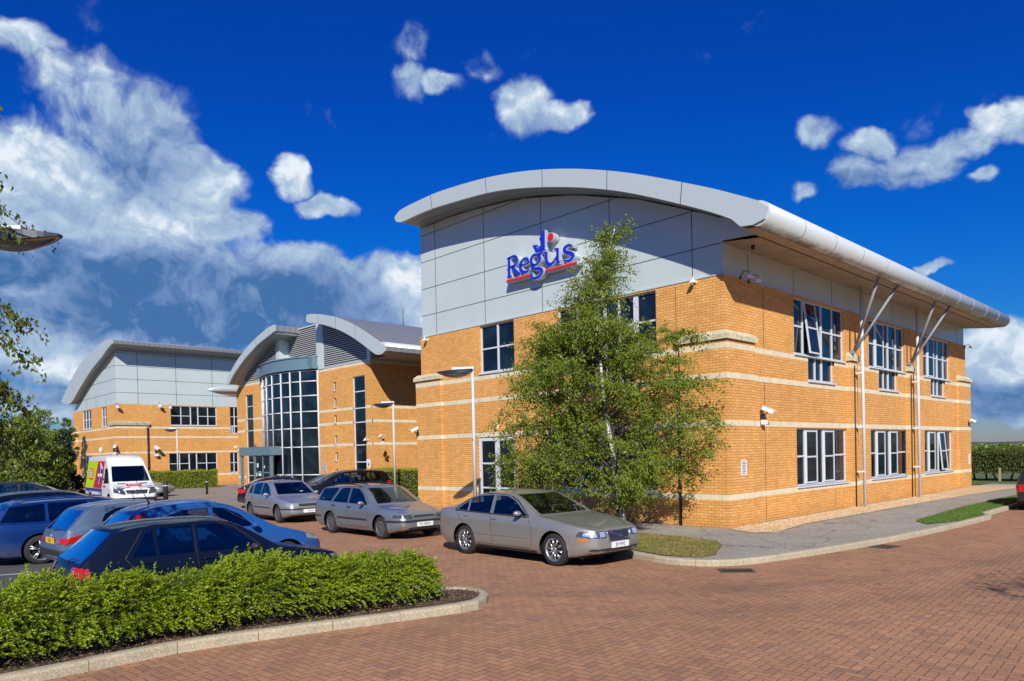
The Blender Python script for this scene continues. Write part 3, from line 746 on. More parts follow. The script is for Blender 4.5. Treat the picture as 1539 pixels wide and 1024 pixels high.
# piers, proud of the wall, up to the stone caps
w.prism([(-.1, -.1), (1.45, -.1), (1.45, .03), (.03, .03), (.03, 1.35), (-.1, 1.35)], 2, -.4, PT_)
w.prism([(-.1, 12.04), (.03, 12.04), (.03, 13.32), (.6, 13.32), (.6, 13.6), (-.1, 13.6)], 2, -.4, PT_)
for (a, b) in ((8.12, 8.78), (14.0, 14.68)): w.box((a, -.1, -.4), (b, .03, PT_))
w.prism([(20.9, -.1), (22.75, -.1), (22.75, .9), (22.28, .9), (22.28, .03), (20.9, .03)], 2, -.4, PT_)
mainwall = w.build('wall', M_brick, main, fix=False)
bd = MB()
pierY = [(-.1, 1.45), (8.12, 8.78), (14.0, 14.68), (20.9, 22.75)]
pierX = [(-.1, 1.35), (12.04, 13.6)]
for zt in (B1, B2, B3, B4):
    z0, z1 = zt-BH, zt
    segs = [(1.45, 8.12), (8.78, 14.0), (14.68, 20.9)]
    for (a, b) in segs:
        cuts = [(h[0], h[1]) for h in holesY if h[2] < z1-.02 and h[3] > z0+.02 and a < h[0] < b]
        u = a
        for (c0, c1) in sorted(cuts): pbox(bd, 'y', 0, u, c0, .004, -.05, z0, z1); u = c1
        pbox(bd, 'y', 0, u, b, .004, -.05, z0, z1)
    for (a, b) in pierY[1:3]: pbox(bd, 'y', 0, a-.004, b+.004, .104, -.02, z0, z1)
    bd.prism([(-.104, -.104), (1.454, -.104), (1.454, .02), (.02, .02), (.02, 1.354), (-.104, 1.354)], 2, z0, z1)
    bd.prism([(20.896, -.104), (22.754, -.104), (22.754, .9), (22.2, .9), (22.2, .02), (20.896, .02)], 2, z0, z1)
    bd.prism([(-.104, 12.036), (.02, 12.036), (.02, 13.3), (.5, 13.3), (.5, 13.604), (-.104, 13.604)], 2, z0, z1)
    a, b = 1.354, 12.036
    cuts = [(h[0], h[1]) for h in holesX if h[2] < z1-.02 and h[3] > z0+.02]
    u = a
    for (c0, c1) in sorted(cuts): pbox(bd, 'x', 0, u, c0, .004, -.05, z0, z1); u = c1
    pbox(bd, 'x', 0, u, b, .004, -.05, z0, z1)
bd.build('stone_band', M_stone, main)
# sloped stone caps over the piers
def cap(parent, x0, x1, y0, y1, z0, h, run, m=None, nm='stone_cap'):
    mb = MB(); i = .10
    a = [(x0, y0, z0), (x1, y0, z0), (x1, y1, z0), (x0, y1, z0)]
    b = [(x, y, z0+h*.55) for x, y, z in a]
    t = [(x0+i*run[0], y0+i*run[2], z0+h), (x1-i*run[1], y0+i*run[2], z0+h), (x1-i*run[1], y1-i*run[3], z0+h), (x0+i*run[0], y1-i*run[3], z0+h)]
    mb.add(a+b+t, [(3, 2, 1, 0), (0, 1, 5, 4), (1, 2, 6, 5), (2, 3, 7, 6), (3, 0, 4, 7), (4, 5, 9, 8), (5, 6, 10, 9), (6, 7, 11, 10), (7, 4, 8, 11), (8, 9, 10, 11)])
    return mb
cp = MB()
def capL(mb, outer, z0, h, ins):
    n = len(outer); top = offset(outer, -ins, True)
    k = [(x, y, z0) for x, y in outer]+[(x, y, z0+h*.5) for x, y in outer]+[(x, y, z0+h) for x, y in top]
    fs = [tuple(range(n))[::-1]] + [tuple(2*n+i for i in range(n))]
    for l in (0, 1):
        for i in range(n):
            j = (i+1) % n; fs.append((l*n+i, l*n+j, (l+1)*n+j, (l+1)*n+i))
    mb.add(k, fs)
# corner cap (L plan), end caps and the two small ones
for pl in ([(-.17, -.17), (1.5, -.17), (1.5, .01), (.01, .01), (.01, 1.42), (-.17, 1.42)],
           [(-.17, 11.98), (.01, 11.98), (.01, 13.4), (.3, 13.4), (.3, 13.67), (-.17, 13.67)],
           [(20.84, -.17), (22.82, -.17), (22.82, .5), (22.29, .5), (22.29, .01), (20.84, .01)]):
    n = len(pl)
    k = [(x, y, PT_+.02) for x, y in pl]+[(x, y, PT_+.15) for x, y in pl]
    cx_, cy_ = pl[3]
    tp = []
    for (x, y) in pl:
        tx = x + (.13 if x < -.1 else 0) - (.13 if x > 22.7 else 0); ty = y+(.13 if y < -.1 else 0) - (.1 if y > 13.6 else 0)
        if abs(x-1.5) < .01: tx = x-.1
        if abs(y-1.42) < .01: ty = y-.1
        if abs(y-11.98) < .01: ty = y+.1
        if abs(x-20.84) < .01: tx = x+.1
        tp.append((tx, ty, PT_+.27))
    k += tp
    fs = [tuple(range(n))[::-1], tuple(2*n+i for i in range(n))]
    for l in (0, 1):
        for i in range(n):
            j = (i+1) % n; fs.append((l*n+i, l*n+j, (l+1)*n+j, (l+1)*n+i))
    cp.add(k, fs)
for (a, b) in ((8.12, 8.78), (14.0, 14.68)):
    m_ = cap(None, a-.07, b+.07, -.17, .01, PT_+.02, .3, (1, 1, 1.2, 0)); cp.add(m_.v, m_.f)
cp.build('stone_cap', M_cap, main)

# windows of the long side
for i, (a, b) in enumerate(upw):
    v = [(a+.76, 5.03, 6.7, .07), (a+1.62, 4.2, 6.7, .06), (a+2.12, 4.2, 6.7, .09), (a+2.97, 5.03, 6.7, .06)]
    hb = [(5.86, a, a+.8), (5.86, a+2.1, b), (4.99, a+.95, a+2.95)]
    if i: hb = [(5.86, a, b), (4.99, a+.95, a+2.95)]
    window(main, 'y', 0, [(a, b, 4.98, 6.72), (a+.95, a+2.95, 4.2, 4.98)], v, hb, casements=[(a+.80, a+1.60, 5.03, 6.68, .12 if i == 0 else 0)], sillw=.06)
    a2, b2 = a+.08, (b+.13 if i == 0 else b+.25)
    v = [(a2+.72, .95, 2.66, .07), (a2+2.93, .95, 2.66, .06), (a2+1.60, .95, 2.66, .07), (a2+2.08, .95, 2.66, .08)]
    window(main, 'y', 0, [(a2, b2, .9, 2.7)], v, [(1.83, a2, a2+1.6), (1.83, a2+2.05, b2)], glass=M_glass_low,
           casements=[(a2+.75, a2+1.58, .97, 2.64, .0), (a2+2.1, a2+2.9, .97, 2.64, .0 if i < 2 else .085)], sillw=.06)
# windows of the gable side
window(main, 'x', 0, [(8.03, 9.82, 5.03, 6.74)], [(8.92, 5.05, 6.7, .07)], [(5.9, 8.05, 9.8)])
window(main, 'x', 0, [(2.17, 5.99, 5.0, 6.72), (3.12, 5.08, 4.2, 5.0)], [(2.93, 5.0, 6.7, .16), (3.55, 4.2, 6.7, .06), (4.1, 4.2, 6.7, .1), (5.2, 5, 6.7, .07)], [(5.88, 2.2, 3.5), (5.88, 4.1, 5.95), (5.0, 3.12, 5.08)])
window(main, 'x', 0, [(2.2, 5.95, .92, 2.72)], [(2.95, .95, 2.7, .07), (3.85, .95, 2.7, .08), (4.35, .95, 2.7, .08), (5.2, .95, 2.7, .07)], [(1.83, 2.2, 3.85), (1.83, 4.35, 5.9)], glass=M_glass_low)
# glazed double door
d = MB(); g = MB()
for u, w_ in ((8.09, .07), (9.93, .07), (9.045-.05, .10)): pbox(d, 'x', 0, u, u+w_, -.03, -.1, 0, 2.72)
for z, h_ in ((2.58, .14), (1.74, .06), (.86, .06), (.02, .12)): pbox(d, 'x', 0, 8.16, 9.93, -.035, -.095, z, z+h_)
for u in (8.16, 9.10): pbox(d, 'x', 0, u, u+.05, -.033, -.09, .1, 2.58)
for u in (8.94, 9.88): pbox(d, 'x', 0, u, u+.05, -.033, -.09, .1, 2.58)
do_ = d.build('door', M_frame, main)
g.add([PT('x', 0, 8.1, -.07, 0), PT('x', 0, 9.98, -.07, 0), PT('x', 0, 9.98, -.07, 2.7), PT('x', 0, 8.1, -.07, 2.7)], [(0, 1, 2, 3)])
g.build('pane', M_glass_low, do_)
hn = MB(); hn.tube([(.02, 9.16, 1.0), (-.04, 9.16, 1.05), (-.04, 9.16, 1.3), (.02, 9.16, 1.35)], .012); hn.build('handle', M_dark, do_)

# cladding above the brickwork
mB = [(13.35, 11.17), (13.02, 11.07), (11.6, 11.10), (10.27, 11.04), (7.7, 10.8), (5.22, 10.26), (2.76, 9.48), (.38, 8.43), (-.81, 7.81), (-1.08, 7.55), (-1.45, 7.53), (-1.70, 7.60)]
mT = [(13.44, 11.36), (13.25, 11.49), (12.84, 11.56), (11.6, 11.60), (10.25, 11.57), (7.63, 11.3), (5.09, 10.77), (2.59, 9.96), (.15, 8.91), (-1.0, 8.35), (-1.60, 8.03), (-1.78, 7.86)]
p = MB()
gable(p, .05, mB, 6.77, .05, 13.28)
p.add([(.05, .05, 6.77), (22.25, .05, 6.77), (22.25, .05, 8.2), (.05, .05, 8.2)], [(0, 1, 2, 3)])
p.add([(.05, 13.28, 6.77), (22.25, 13.28, 6.77), (22.25, 13.28, 11.3), (.05, 13.28, 11.3)], [(0, 3, 2, 1)])
gable(p, 22.25, mB, 6.77, .05, 13.28)
# triangular closer between roof slab and eaves soffit
p.prism([(.05, 8.3), (-.79, 7.86), (-1.05, 7.60), (.05, 7.66)], 0, .0, .06)
p.prism([(.05, 8.3), (-.79, 7.86), (-1.05, 7.60), (.05, 7.66)], 0, 22.2, 22.26)
p.build('cladding', M_panel, main, fix=False)
j = MB()
for y in (12.36, 9.53, 6.69, 3.83, .98):
    j.box((.046, y-.011, 6.8), (.08, y+.011, interp(y, sorted(mB))+.02))
for z in (7.62, 8.67, 9.73, 10.77):
    ys = [y for y in np.linspace(.1, 13.2, 300) if interp(y, sorted(mB)) > z-.02]
    j.box((.0465, min(ys), z-.011), (.08, 13.27, z+.011))
for x in np.arange(1.4, 22, 2.82): j.box((x-.01, .046, 6.8), (x+.01, .08, 7.55))
j.build('panel_joint', M_joint, main)
fl = MB(); fl.prism([(-.02, -.02), (22.32, -.02), (22.32, .06), (.06, .06), (.06, 13.36), (-.02, 13.36)], 2, 6.765, 6.80); fl.build('drip_flashing', M_fascia, main)
rf = arch(main, -1.05, 22.45, mT, mB, [.165, .335, .50, .675, .84])
so_ = MB()
so_.add([(.02, .06, 7.62), (22.2, .06, 7.62), (22.2, -1.06, 7.50), (.02, -1.06, 7.50)], [(0, 1, 2, 3)])
so_.add([(-.95, -1.06, 7.50), (22.4, -1.06, 7.50), (22.4, -1.45, 7.475), (-.95, -1.45, 7.475)], [(0, 1, 2, 3)])
so_.build('soffit', M_soffit, main, fix=False)
sj = MB()
for x in np.arange(.95, 22, .93): sj.add([(x-.008, .05, 7.614), (x+.008, .05, 7.614), (x+.008, -1.05, 7.496), (x-.008, -1.05, 7.496)], [(0, 1, 2, 3)])
sj.box((0, -1.075, 7.485), (22.2, -1.05, 7.51)); sj.build('soffit_joint', M_joint, main)
def gutter(parent, c, r, x0, x1, step, m, ysign=1, nseg=20):
    mb = MB(); mb.tube([(x0, c[0], c[1]), (x1, c[0], c[1])], r, nseg)
    x = x0+step
    while x < x1: mb.tube([(x-.03, c[0], c[1]), (x+.03, c[0], c[1])], r+.002, nseg); x += step
    o = mb.build('gutter', m, parent); return o
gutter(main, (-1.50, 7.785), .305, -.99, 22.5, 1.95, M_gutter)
fs_ = MB(); fs_.prism([(-1.45, 7.49), (-1.05, 7.50), (.3, 7.66), (.3, 8.9), (-1.0, 8.3), (-1.5, 8.09)], 0, 22.451, 22.52); fs_.build('end_fascia', M_fascia, main)
# rainwater pipes and raking struts
for (x, bx) in ((8.66, 8.2), (14.42, 13.98)):
    pm = MB(); pm.tube([(x, -.34, -.02), (x-.12, -.34, 7.55)], .055, 12); po = pm.build('downpipe', M_lampgrey, main)
    cl = MB()
    for z in (1.2, 2.75, 4.6): cl.box((x-.16, -.36, z), (x-.05, -.1, z+.05))
    cl.build('clip', M_white, po)
    dk = MB(); dk.tube([(x-.2, -.13, -.02), (x-.2, -.13, 4.9)], .02, 6); dk.build('cable', M_dark, main)
    st = MB()
    for tx in (x-1.55, x+.18):
        st.tube([(bx, -.2, 5.32), (tx, -1.42, 7.48)], .045, 10); st.obox((tx, -1.43, 7.48), (.1, .1, .06))
    st.obox((bx, -.17, 5.32), (.14, .16, .12)); st.build('strut', M_strut, main)
dp = MB(); dp.tube([(-.06, 1.42, 0), (-.06, 1.42, 4.2)], .035, 8); dp.build('downpipe', M_dark, main)
# flood of soffit light fitting
so2 = MB(); so2.tube([(.75, -.45, 7.56), (.75, -.45, 7.45)], .05, 10); so2.build('ceiling_lamp', M_dark, main)
mv = MB(); mv.box((7.0-.006+.0, -.003, 0), (7.006, .02, .74)); mv.box((2.15-.006, -.0035, 0), (2.162, .02, 4.0)); mv.box((2.15-.006, -.0035, 5.0), (2.162, .02, 6.7))
mv.box((-.0035, 1.5, 4.95), (.02, 1.512, 6.7)); mv.build('movement_joint', M_joint, main)

# ---------------------------------------------------------------- sign
def stroke(mb, pts, widths, d0, d1, closed=False):
    """a pen stroke in (u,v) turned into a solid standing off the wall; u runs towards -Y"""
    P = smooth_curve(pts, 6) if len(pts) > 2 else pts; n = len(P)
    W = [np.interp(i/(n-1), np.linspace(0, 1, len(widths)), widths)/2 for i in range(n)]
    L_, R_ = [], []
    for i, p_ in enumerate(P):
        a, b = Vector(P[max(i-1, 0)]), Vector(P[min(i+1, n-1)]); t = (b-a).normalized()
        L_.append((p_[0]-t.y*W[i], p_[1]+t.x*W[i])); R_.append((p_[0]+t.y*W[i], p_[1]-t.x*W[i]))
    vs = []
    for l, r in zip(L_, R_):
        for d in (d0, d1):
            vs += [(-d, SY-l[0], SZ+l[1]), (-d, SY-r[0], SZ+r[1])]
    fs = []
    for i in range(n-1):
        a, b = i*4, i*4+4
        fs += [(a+2, a+3, b+3, b+2), (a, b, b+1, a+1), (a, a+2, b+2, b), (a+1, b+1, b+3, a+3)]
    fs += [(0, 1, 3, 2), (len(vs)-4, len(vs)-2, len(vs)-1, len(vs)-3)]
    mb.add(vs, fs)
SY, SZ = 8.08, 8.13
sign = thing('wall_sign', 'blue raised lettering sign with red underline and crown mark high on the grey gable', 'sign')
def poly_solid(mb, P, d0, d1):
    vs = [(-d0, SY-u, SZ+v) for u, v in P]+[(-d1, SY-u, SZ+v) for u, v in P]; n = len(P)
    r = delaunay_2d_cdt([Vector(q) for q in P], [], [list(range(n))], 1, 1e-6)
    if len(r[0]) == n:
        fs = [tuple(n+i for i in f) for f in r[2]]
        fs += [(i, (i+1) % n, n+(i+1) % n, n+i) for i in range(n)]
        mb.add(vs, fs)
LET = {
 'R': [([(.13, .02), (.13, .70)], [.11, .11]), ([(.02, .02), (.24, .02)], [.035, .035]), ([(.04, .68), (.14, .69)], [.035, .05]), ([(.12, .69), (.38, .70), (.50, .55), (.42, .39), (.16, .35)], [.045, .08, .11, .08, .045]), ([(.28, .36), (.42, .17), (.62, .0)], [.10, .11, .10])],
 'e': [([(.66, .30), (.95, .32), (1.03, .33)], [.045, .05, .05]), ([(1.02, .33), (.96, .48), (.80, .50), (.66, .36), (.66, .18), (.78, .05), (.96, .05), (1.06, .12)], [.07, .08, .07, .11, .12, .10, .07, .03])],
 'g': [([(1.38, .53), (1.22, .52), (1.13, .38), (1.20, .22), (1.36, .20), (1.50, .30), (1.50, .44), (1.38, .53)], [.06, .09, .11, .08, .06, .10, .11, .06]), ([(1.44, .52), (1.64, .56)], [.06, .07]),
       ([(1.22, .22), (1.17, .13), (1.30, .06), (1.50, .02), (1.60, -.10), (1.48, -.24), (1.24, -.26), (1.12, -.16), (1.18, -.06)], [.05, .08, .09, .10, .10, .09, .08, .09, .04])],
 'u': [([(1.66, .52), (1.78, .52)], [.035, .035]), ([(1.79, .52), (1.80, .20), (1.92, .06), (2.10, .12), (2.22, .26)], [.10, .11, .11, .07, .05]), ([(2.12, .53), (2.26, .53)], [.035, .035]), ([(2.26, .53), (2.26, .12), (2.34, .05)], [.10, .10, .05])],
 's': [([(2.86, .46), (2.72, .53), (2.54, .46), (2.58, .34), (2.78, .25), (2.88, .14), (2.74, .02), (2.52, .07)], [.03, .07, .10, .11, .11, .11, .08, .03])],
}
K = 1.0; UU = 3.1/2.95
def sc(P): return [(u*UU, v*.95) for u, v in P]
M_signblue = mat('sign_blue', (.010, .028, .50), .3); M_signred = mat('sign_red', (.62, .015, .012), .3); M_signedge = mat('sign_return', (.50, .55, .63), .35, .2)
bk = MB(); fr = MB()
for ch, sts in LET.items():
    for (pts, wd_) in sts:
        stroke(bk, sc(pts), [q+.05 for q in wd_], -.02, .235); stroke(fr, sc(pts), wd_, .24, .252)
crown = sc([(1.20, .88), (1.42, .86), (1.36, .77), (1.48, .70), (1.56, .80), (1.54, .98), (1.50, 1.03), (1.74, 1.32), (1.74, .60), (1.34, .60)])
crown2 = offset(crown, .03 if True else 0, True)
poly_solid(bk, offset(crown, -.028, True), -.02, .235)
poly_solid(fr, crown, .24, .252)
bk.build('letter_return', M_signedge, sign); fr.build('letter_face', M_signblue, sign)
rd = MB(); rk = MB()
for (a, b) in (((.0, -.12), (1.10, -.12)), ((1.74, -.12), (3.02, -.12))):
    stroke(rd, sc([a, b]), [.075, .075], .24, .252); stroke(rk, sc([(a[0]-.02, a[1]), (b[0]+.02, b[1])]), [.11, .11], -.02, .235)
circ = [(1.98*UU+.125*math.cos(t), .93+.125*math.sin(t)) for t in np.linspace(0, 2*PI, 20)[:-1]]
poly_solid(rd, circ, .24, .252); poly_solid(rk, [(1.98*UU+(u-1.98*UU)*1.2, .93+(v-.93)*1.2) for u, v in circ], -.02, .235)
rd.build('red_mark', M_signred, sign); rk.build('mark_return', M_signedge, sign)

# ---------------------------------------------------------------- entrance wing in the middle
mid = thing('office_building', 'entrance block between the two wings with louvred gables and bowed glass front', 'office building', (4.8, 33, 0))
def rel(parent):
    # parts are modelled in world coordinates; keep them there under the shifted empty
    pass
MX = 4.8
BX0, BX1 = 24.3, 41.85
RW = (24.93, 26.22); LW = (39.2, 40.4)
smalls = [(6.03, 6.54), (5.05, 5.59), (4.12, 4.58), (2.88, 3.38), (1.90, 2.39), (.92, 1.40)]
hx = [(RW[0], RW[1], .1, 6.65), (LW[0], LW[1], .1, 6.62), (30.15, 37.55, -.2, 7.42)] + [(28.03, 28.33, a, b) for a, b in smalls]
w = MB()
wall_face(w, 'x', MX, BX0, BX1, -.4, 7.28, hx)
wall_face(w, 'y', BX0, MX, 22, -.4, 7.28, [])
w.add([(MX, BX1, -.4), (20, BX1, -.4), (20, BX1, 7.28), (MX, BX1, 7.28)], [(0, 1, 2, 3)])
mo = [w.build('wall', M_brick, None, fix=False)]
bd = MB()
for zt in (7.42, B1, B2, B3, B4):
    z0 = zt-BH
    bd_u = BX0-.004
    cuts = sorted([(h[0], h[1]) for h in hx if h[2] < zt-.02 and h[3] > z0+.02])
    for (c0, c1) in cuts+[(BX1, None)]:
        pbox(bd, 'x', MX, bd_u, c0, .004, -.05, z0, zt); bd_u = c1
    pbox(bd, 'y', BX0, MX, 22, .004, -.05, z0, zt)
mo.append(bd.build('stone_band', M_stone))
mo.append(window(None, 'x', MX, [(RW[0], RW[1], .1, 6.65)], [], [(z, RW[0], RW[1]) for z in (5.79, 4.85, 4.05, 2.76, 1.80, .9)], sill=False, fw=.06))
mo.append(window(None, 'x', MX, [(LW[0], LW[1], .1, 6.62)], [], [(z, LW[0], LW[1]) for z in (5.8, 4.92, 4.09, 2.80, 1.84, .92)], sill=False, fw=.05))
for a, b in smalls:
    mo.append(window(None, 'x', MX, [(28.03, 28.33, a, b)], [], [], sill=True, fw=.03))
# gables filled with louvres
rT = [(29.42, 10.46), (29.25, 10.56), (28.14, 10.41), (27.02, 10.17), (26.04, 9.91), (25., 9.55), (23.92, 9.09), (22.88, 8.58), (21.88, 8.04), (21.35, 7.76)]
rB = [(29.44, 10.2), (29.1, 10.04), (28.27, 9.89), (27.25, 9.64), (26.07, 9.27), (25.03, 8.87), (23.95, 8.36), (23.08, 7.89), (22.15, 7.40), (21.55, 7.40), (21.35, 7.5)]
lT = [(33.5, 10.56), (34.3, 10.50), (35.85, 10.15), (37.1, 9.78), (37.96, 9.46), (39.47, 8.75), (40.75, 7.91), (41.15, 7.43)]
lB = [(33.5, 10.16), (34.2, 10.0), (35.88, 9.62), (37.1, 9.2), (38.0, 8.87), (39.66, 8.08), (40.45, 7.55), (40.6, 7.42)]
def louvre(x, y0, y1, z0, topf, pitch=.125, nm='louvre'):
    mb = MB(); back = MB()
    z = z0+.03
    while True:
        ys = [y for y in np.linspace(y0, y1, 80) if topf(y) > z+.05]
        if len(ys) < 2: break
        a, b = min(ys), max(ys)
        mb.add([(x-.02, a, z), (x-.02, b, z), (x-.02, b, z+.05), (x-.02, a, z+.05), (x+.06, a, z+.09), (x+.06, b, z+.09), (x-.02, a, z-.001), (x-.02, b, z-.001)], [(0, 1, 2, 3), (3, 2, 5, 4)])
        z += pitch
    ys = [y0+(y1-y0)*k/30 for k in range(31)]; vs = []
    for y in ys: vs += [(x+.07, y, z0), (x+.07, y, topf(y))]
    back.add(vs, [(2*i, 2*i+2, 2*i+3, 2*i+1) for i in range(30)])
    o = mb.build(nm, M_louvre, None, fix=False); bo = back.build('louvre_back', M_louvre_dark, o, fix=False)
    return o
fR = lambda y: interp(y, sorted(rB))+.05
fL = lambda y: interp(y, sorted(lB))+.05
mo.append(louvre(MX, 24.6, 29.35, 7.47, fR)); mo.append(louvre(MX, 35.5, 40.7, 7.47, fL))
mo.append(louvre(5.45, 29.9, 35.3, 7.6, lambda y: 10.40))
fr_ = MB()
fr_.box((MX-.05, 29.35, 7.43), (MX+.12, 30.12, 10.25))       # broad post beside the right gable
fr_.box((MX-.035, 24.28, 7.43), (MX+.12, 24.62, 8.6)); fr_.box((MX-.03, 24.6, 7.43), (MX+.1, 29.4, 7.49)); fr_.box((MX-.03, 35.4, 7.43), (MX+.1, 41.0, 7.49))
fr_.box((MX-.05, 34.96, 7.43), (5.5, 35.45, 10.1)); fr_.box((5.40, 30.0, 10.40), (5.62, 35.3, 10.48)); fr_.box((MX-.04, 40.3, 7.43), (MX+.1, 41.85, 7.9))
mo.append(fr_.build('cladding', M_panel))
fill = MB(); fill.box((5.55, 29.9, 7.3), (18, 36, 10.38)); fill.box((MX+.13, 24.7, 7.29), (19, 29.9, 7.9)); fill.box((MX+.13, 36, 7.29), (19, 41.5, 7.9))
fill.add([(MX+.03, 24.32, 7.28), (20, 24.32, 7.28), (20, 24.32, 8.6), (MX+.03, 24.32, 8.6)], [(0, 1, 2, 3)])
mo.append(fill.build('parapet', M_panel))
mo.append(arch(None, 3.75, 21, rT, rB, [.18, .40, .66])); mo.append(arch(None, 3.75, 19, lT, lB, [.12, .36, .62]))
mo.append(gutter(None, (21.68, 7.72), .30, 3.82, 21, 2.9, M_gut2)); mo.append(gutter(None, (33.95, 10.30), .26, 3.82, 12, 2.6, M_gut2))
sf = MB(); sf.add([(MX, 24.3, 7.5), (21, 24.3, 7.5), (21, 21.7, 7.42), (MX, 21.7, 7.42)], [(0, 1, 2, 3)]); sf.box((3.83, 21.6, 7.43), (21, 22.4, 7.47))
mo.append(sf.build('soffit', M_soffit))
# low canopy over the link towards the far wing
cn = MB(); cn.tube([(3.5, 44.1, 7.22), (4.0, 44.1, 7.30), (4.5, 44.1, 7.34), (12, 44.1, 7.34)], [.05, .18, .26, .26], 16); cn.prism([(4.0, 44.1), (12, 44.1), (12, 47.0), (7.0, 47.0)], 2, 7.03, 7.12)
mo.append(cn.build('canopy', M_gut2))
# bowed curtain wall
A_, Bb = 30.12, 37.55; TH = R(32); RR = (Bb-A_)/2/math.sin(TH); cyD = (A_+Bb)/2; cxD = MX+RR*math.cos(TH)
ks = [0, 3.8, 6.4, 9.1, 12.4, 15.4, 18.4, 21.3, 24]
angs = [-TH+2*TH*k/24 for k in ks]
def DP(a, z, dr=0): return (cxD-(RR+dr)*math.cos(a), cyD+(RR+dr)*math.sin(a), z)
gz = MB(); mu = MB()
for i in range(8):
    z0 = -.05
    gz.add([DP(angs[i], z0), DP(angs[i+1], z0), DP(angs[i+1], 7.45), DP(angs[i], 7.45)], [(0, 1, 2, 3)])
for i, a in enumerate(angs):
    if i in (4, 5, 6, 7): mu.tube([DP(a, 2.75, .03), DP(a, 7.45, .03)], .045, 6)
    else: mu.tube([DP(a, -.05, .03), DP(a, 7.45, .03)], .05, 6)
for z in (7.42, 6.78, 5.90, 4.93, 3.91, 2.76, 1.05):
    aa = angs if z > 2 else angs[:5]
    for a, b in zip(aa, aa[1:]): mu.tube([DP(a, z, .03), DP(b, z, .03)], .04, 6)
cw = mu.build('curtain_wall', M_frame); gz.build('pane', M_glass, cw, fix=False); mo.append(cw)
rg = MB(); N = 24
for (dr, z0, z1) in ((.20, 7.50, 7.66), (.10, 7.66, 8.22), (.16, 8.22, 8.30)):
    vs = []; 
    for k in range(N+1):
        a = -TH-.02+2*(TH+.02)*k/N; vs += [DP(a, z0, dr), DP(a, z1, dr), DP(a, z1, -.8), DP(a, z0, -.8)]
    fs = []
    for k in range(N):
        o_ = k*4
        for q in range(4): fs.append((o_+q, o_+(q+1) % 4, o_+4+(q+1) % 4, o_+4+q))
    fs += [(0, 1, 2, 3), (N*4, N*4+3, N*4+2, N*4+1)]
    rg.add(vs, fs)
rg.box((MX-.4, 30.05, 7.5), (5.6, 37.6, 8.21))
mo.append(rg.build('canopy_ring', M_bluegrey))
# entrance portal
pt = MB(); X0_ = 3.05
for (x, y) in ((X0_, 33.15), (X0_, 35.4), (X0_, 37.4)): pt.box((x, y-.09, -.1), (x+.16, y+.09, 2.75))
pt.box((X0_-.04, 33.0, 2.32), (MX, 37.55, 2.86)); pt.box((X0_+.02, 37.25, -.1), (MX, 37.4, .3)); pt.box((X0_+.04, 33.2, 1.18), (X0_+.12, 35.3, 1.26))
pt.box((X0_+.04, 34.25, 0), (X0_+.12, 34.33, 2.3))
po = pt.build('entrance_porch', M_bluegrey); mo.append(po)
pg = MB(); pg.add([(X0_+.08, 33.2, 0), (X0_+.08, 35.35, 0), (X0_+.08, 35.35, 2.3), (X0_+.08, 33.2, 2.3)], [(0, 1, 2, 3)]); pg.build('pane', M_glass_low, po, fix=False)
pw = MB(); pw.add([(4.3, 35.6, 0), (4.3, 37.2, 0), (4.3, 37.2, 2.3), (4.3, 35.6, 2.3)], [(0, 1, 2, 3)]); pw.build('inner_wall', mat('tan_wall', (.50, .34, .12), .8), po, fix=False)
ph = MB(); ph.box((4.24, 36.0, 1.12), (4.28, 36.8, 1.2)); ph.box((4.24, 36.35, .95), (4.28, 36.45, 1.4)); ph.build('push_bar', M_dark, po)
pn = MB()
for (y, z, w_, h_) in ((34.75, 1.0, .34, .28), (35.05, 1.55, .2, .26), (34.1, 1.5, .12, .16), (34.95, .45, .25, .3), (34.1, .45, .15, .3), (35.2, 1.0, .12, .22)):
    pn.box((X0_+.06, y-w_/2, z), (X0_+.075, y+w_/2, z+h_))
pn.build('door_notice', M_white, po)
mu2 = MB(); mu2.tube([(9, 27, 10), (9, 27, 11.2)], .02, 6); mu2.tube([(10.2, 26, 9.6), (10.2, 26, 11.6)], .02, 6); mo.append(mu2.build('mast', M_dark))
Mi = Matrix.Translation((-4.8, -33, 0))
for o in mo:
    o.parent = mid
    o.location = (-4.8, -33, 0)

# ---------------------------------------------------------------- far wing
FX = -.35
def onx(px, py):
    d = ray(px, py); t_ = (FX-CAM.x)/d.x; return (CAM.y+d.y*t_, CAM.z+d.z*t_)
LT_ = [onx(*q) for q in ((168.5, 512.5), (166, 509.7), (160, 511), (153, 515), (137, 529), (117.5, 552), (104, 577), (91.6, 604))]
LBB_ = [onx(*q) for q in ((168.5, 516.5), (166, 519), (160, 526), (153, 536), (137, 556), (120, 583), (106, 606), (95, 606.5))]
LX, LY, LY1 = .23, 54.2, 67.4
far = thing('office_building', 'far buff brick office wing with grey cladding, half arched roof and parked van in front', 'office building', (LX, LY, 0))
lo = []
hy = [(4.43, 8.3, 5.07, 6.7), (4.22, 8.25, .95, 2.7), (9.5, 10.3, 4.4, 6.82), (9.4, 10.15, .92, 2.7)]
hxx = [(61.4, 64.2, 5.03, 6.7), (56.8, 58.3, 5.02, 6.68), (61.6, 64.6, .95, 2.68)]
w = MB(); wall_face(w, 'y', LY, LX, 13, -.4, 6.77, hy); wall_face(w, 'x', LX, LY, LY1, -.4, 6.77, hxx)
w.box((LX-.1, 66.2, -.4), (LX+.03, LY1+.2, PT_)); w.prism([(LX-.1, LY-.1), (2.6, LY-.1), (2.6, LY+.03), (LX+.03, LY+.03), (LX+.03, LY+1.5), (LX-.1, LY+1.5)], 2, -.4, PT_)
lo.append(w.build('wall', M_brick, fix=False))
bd = MB()
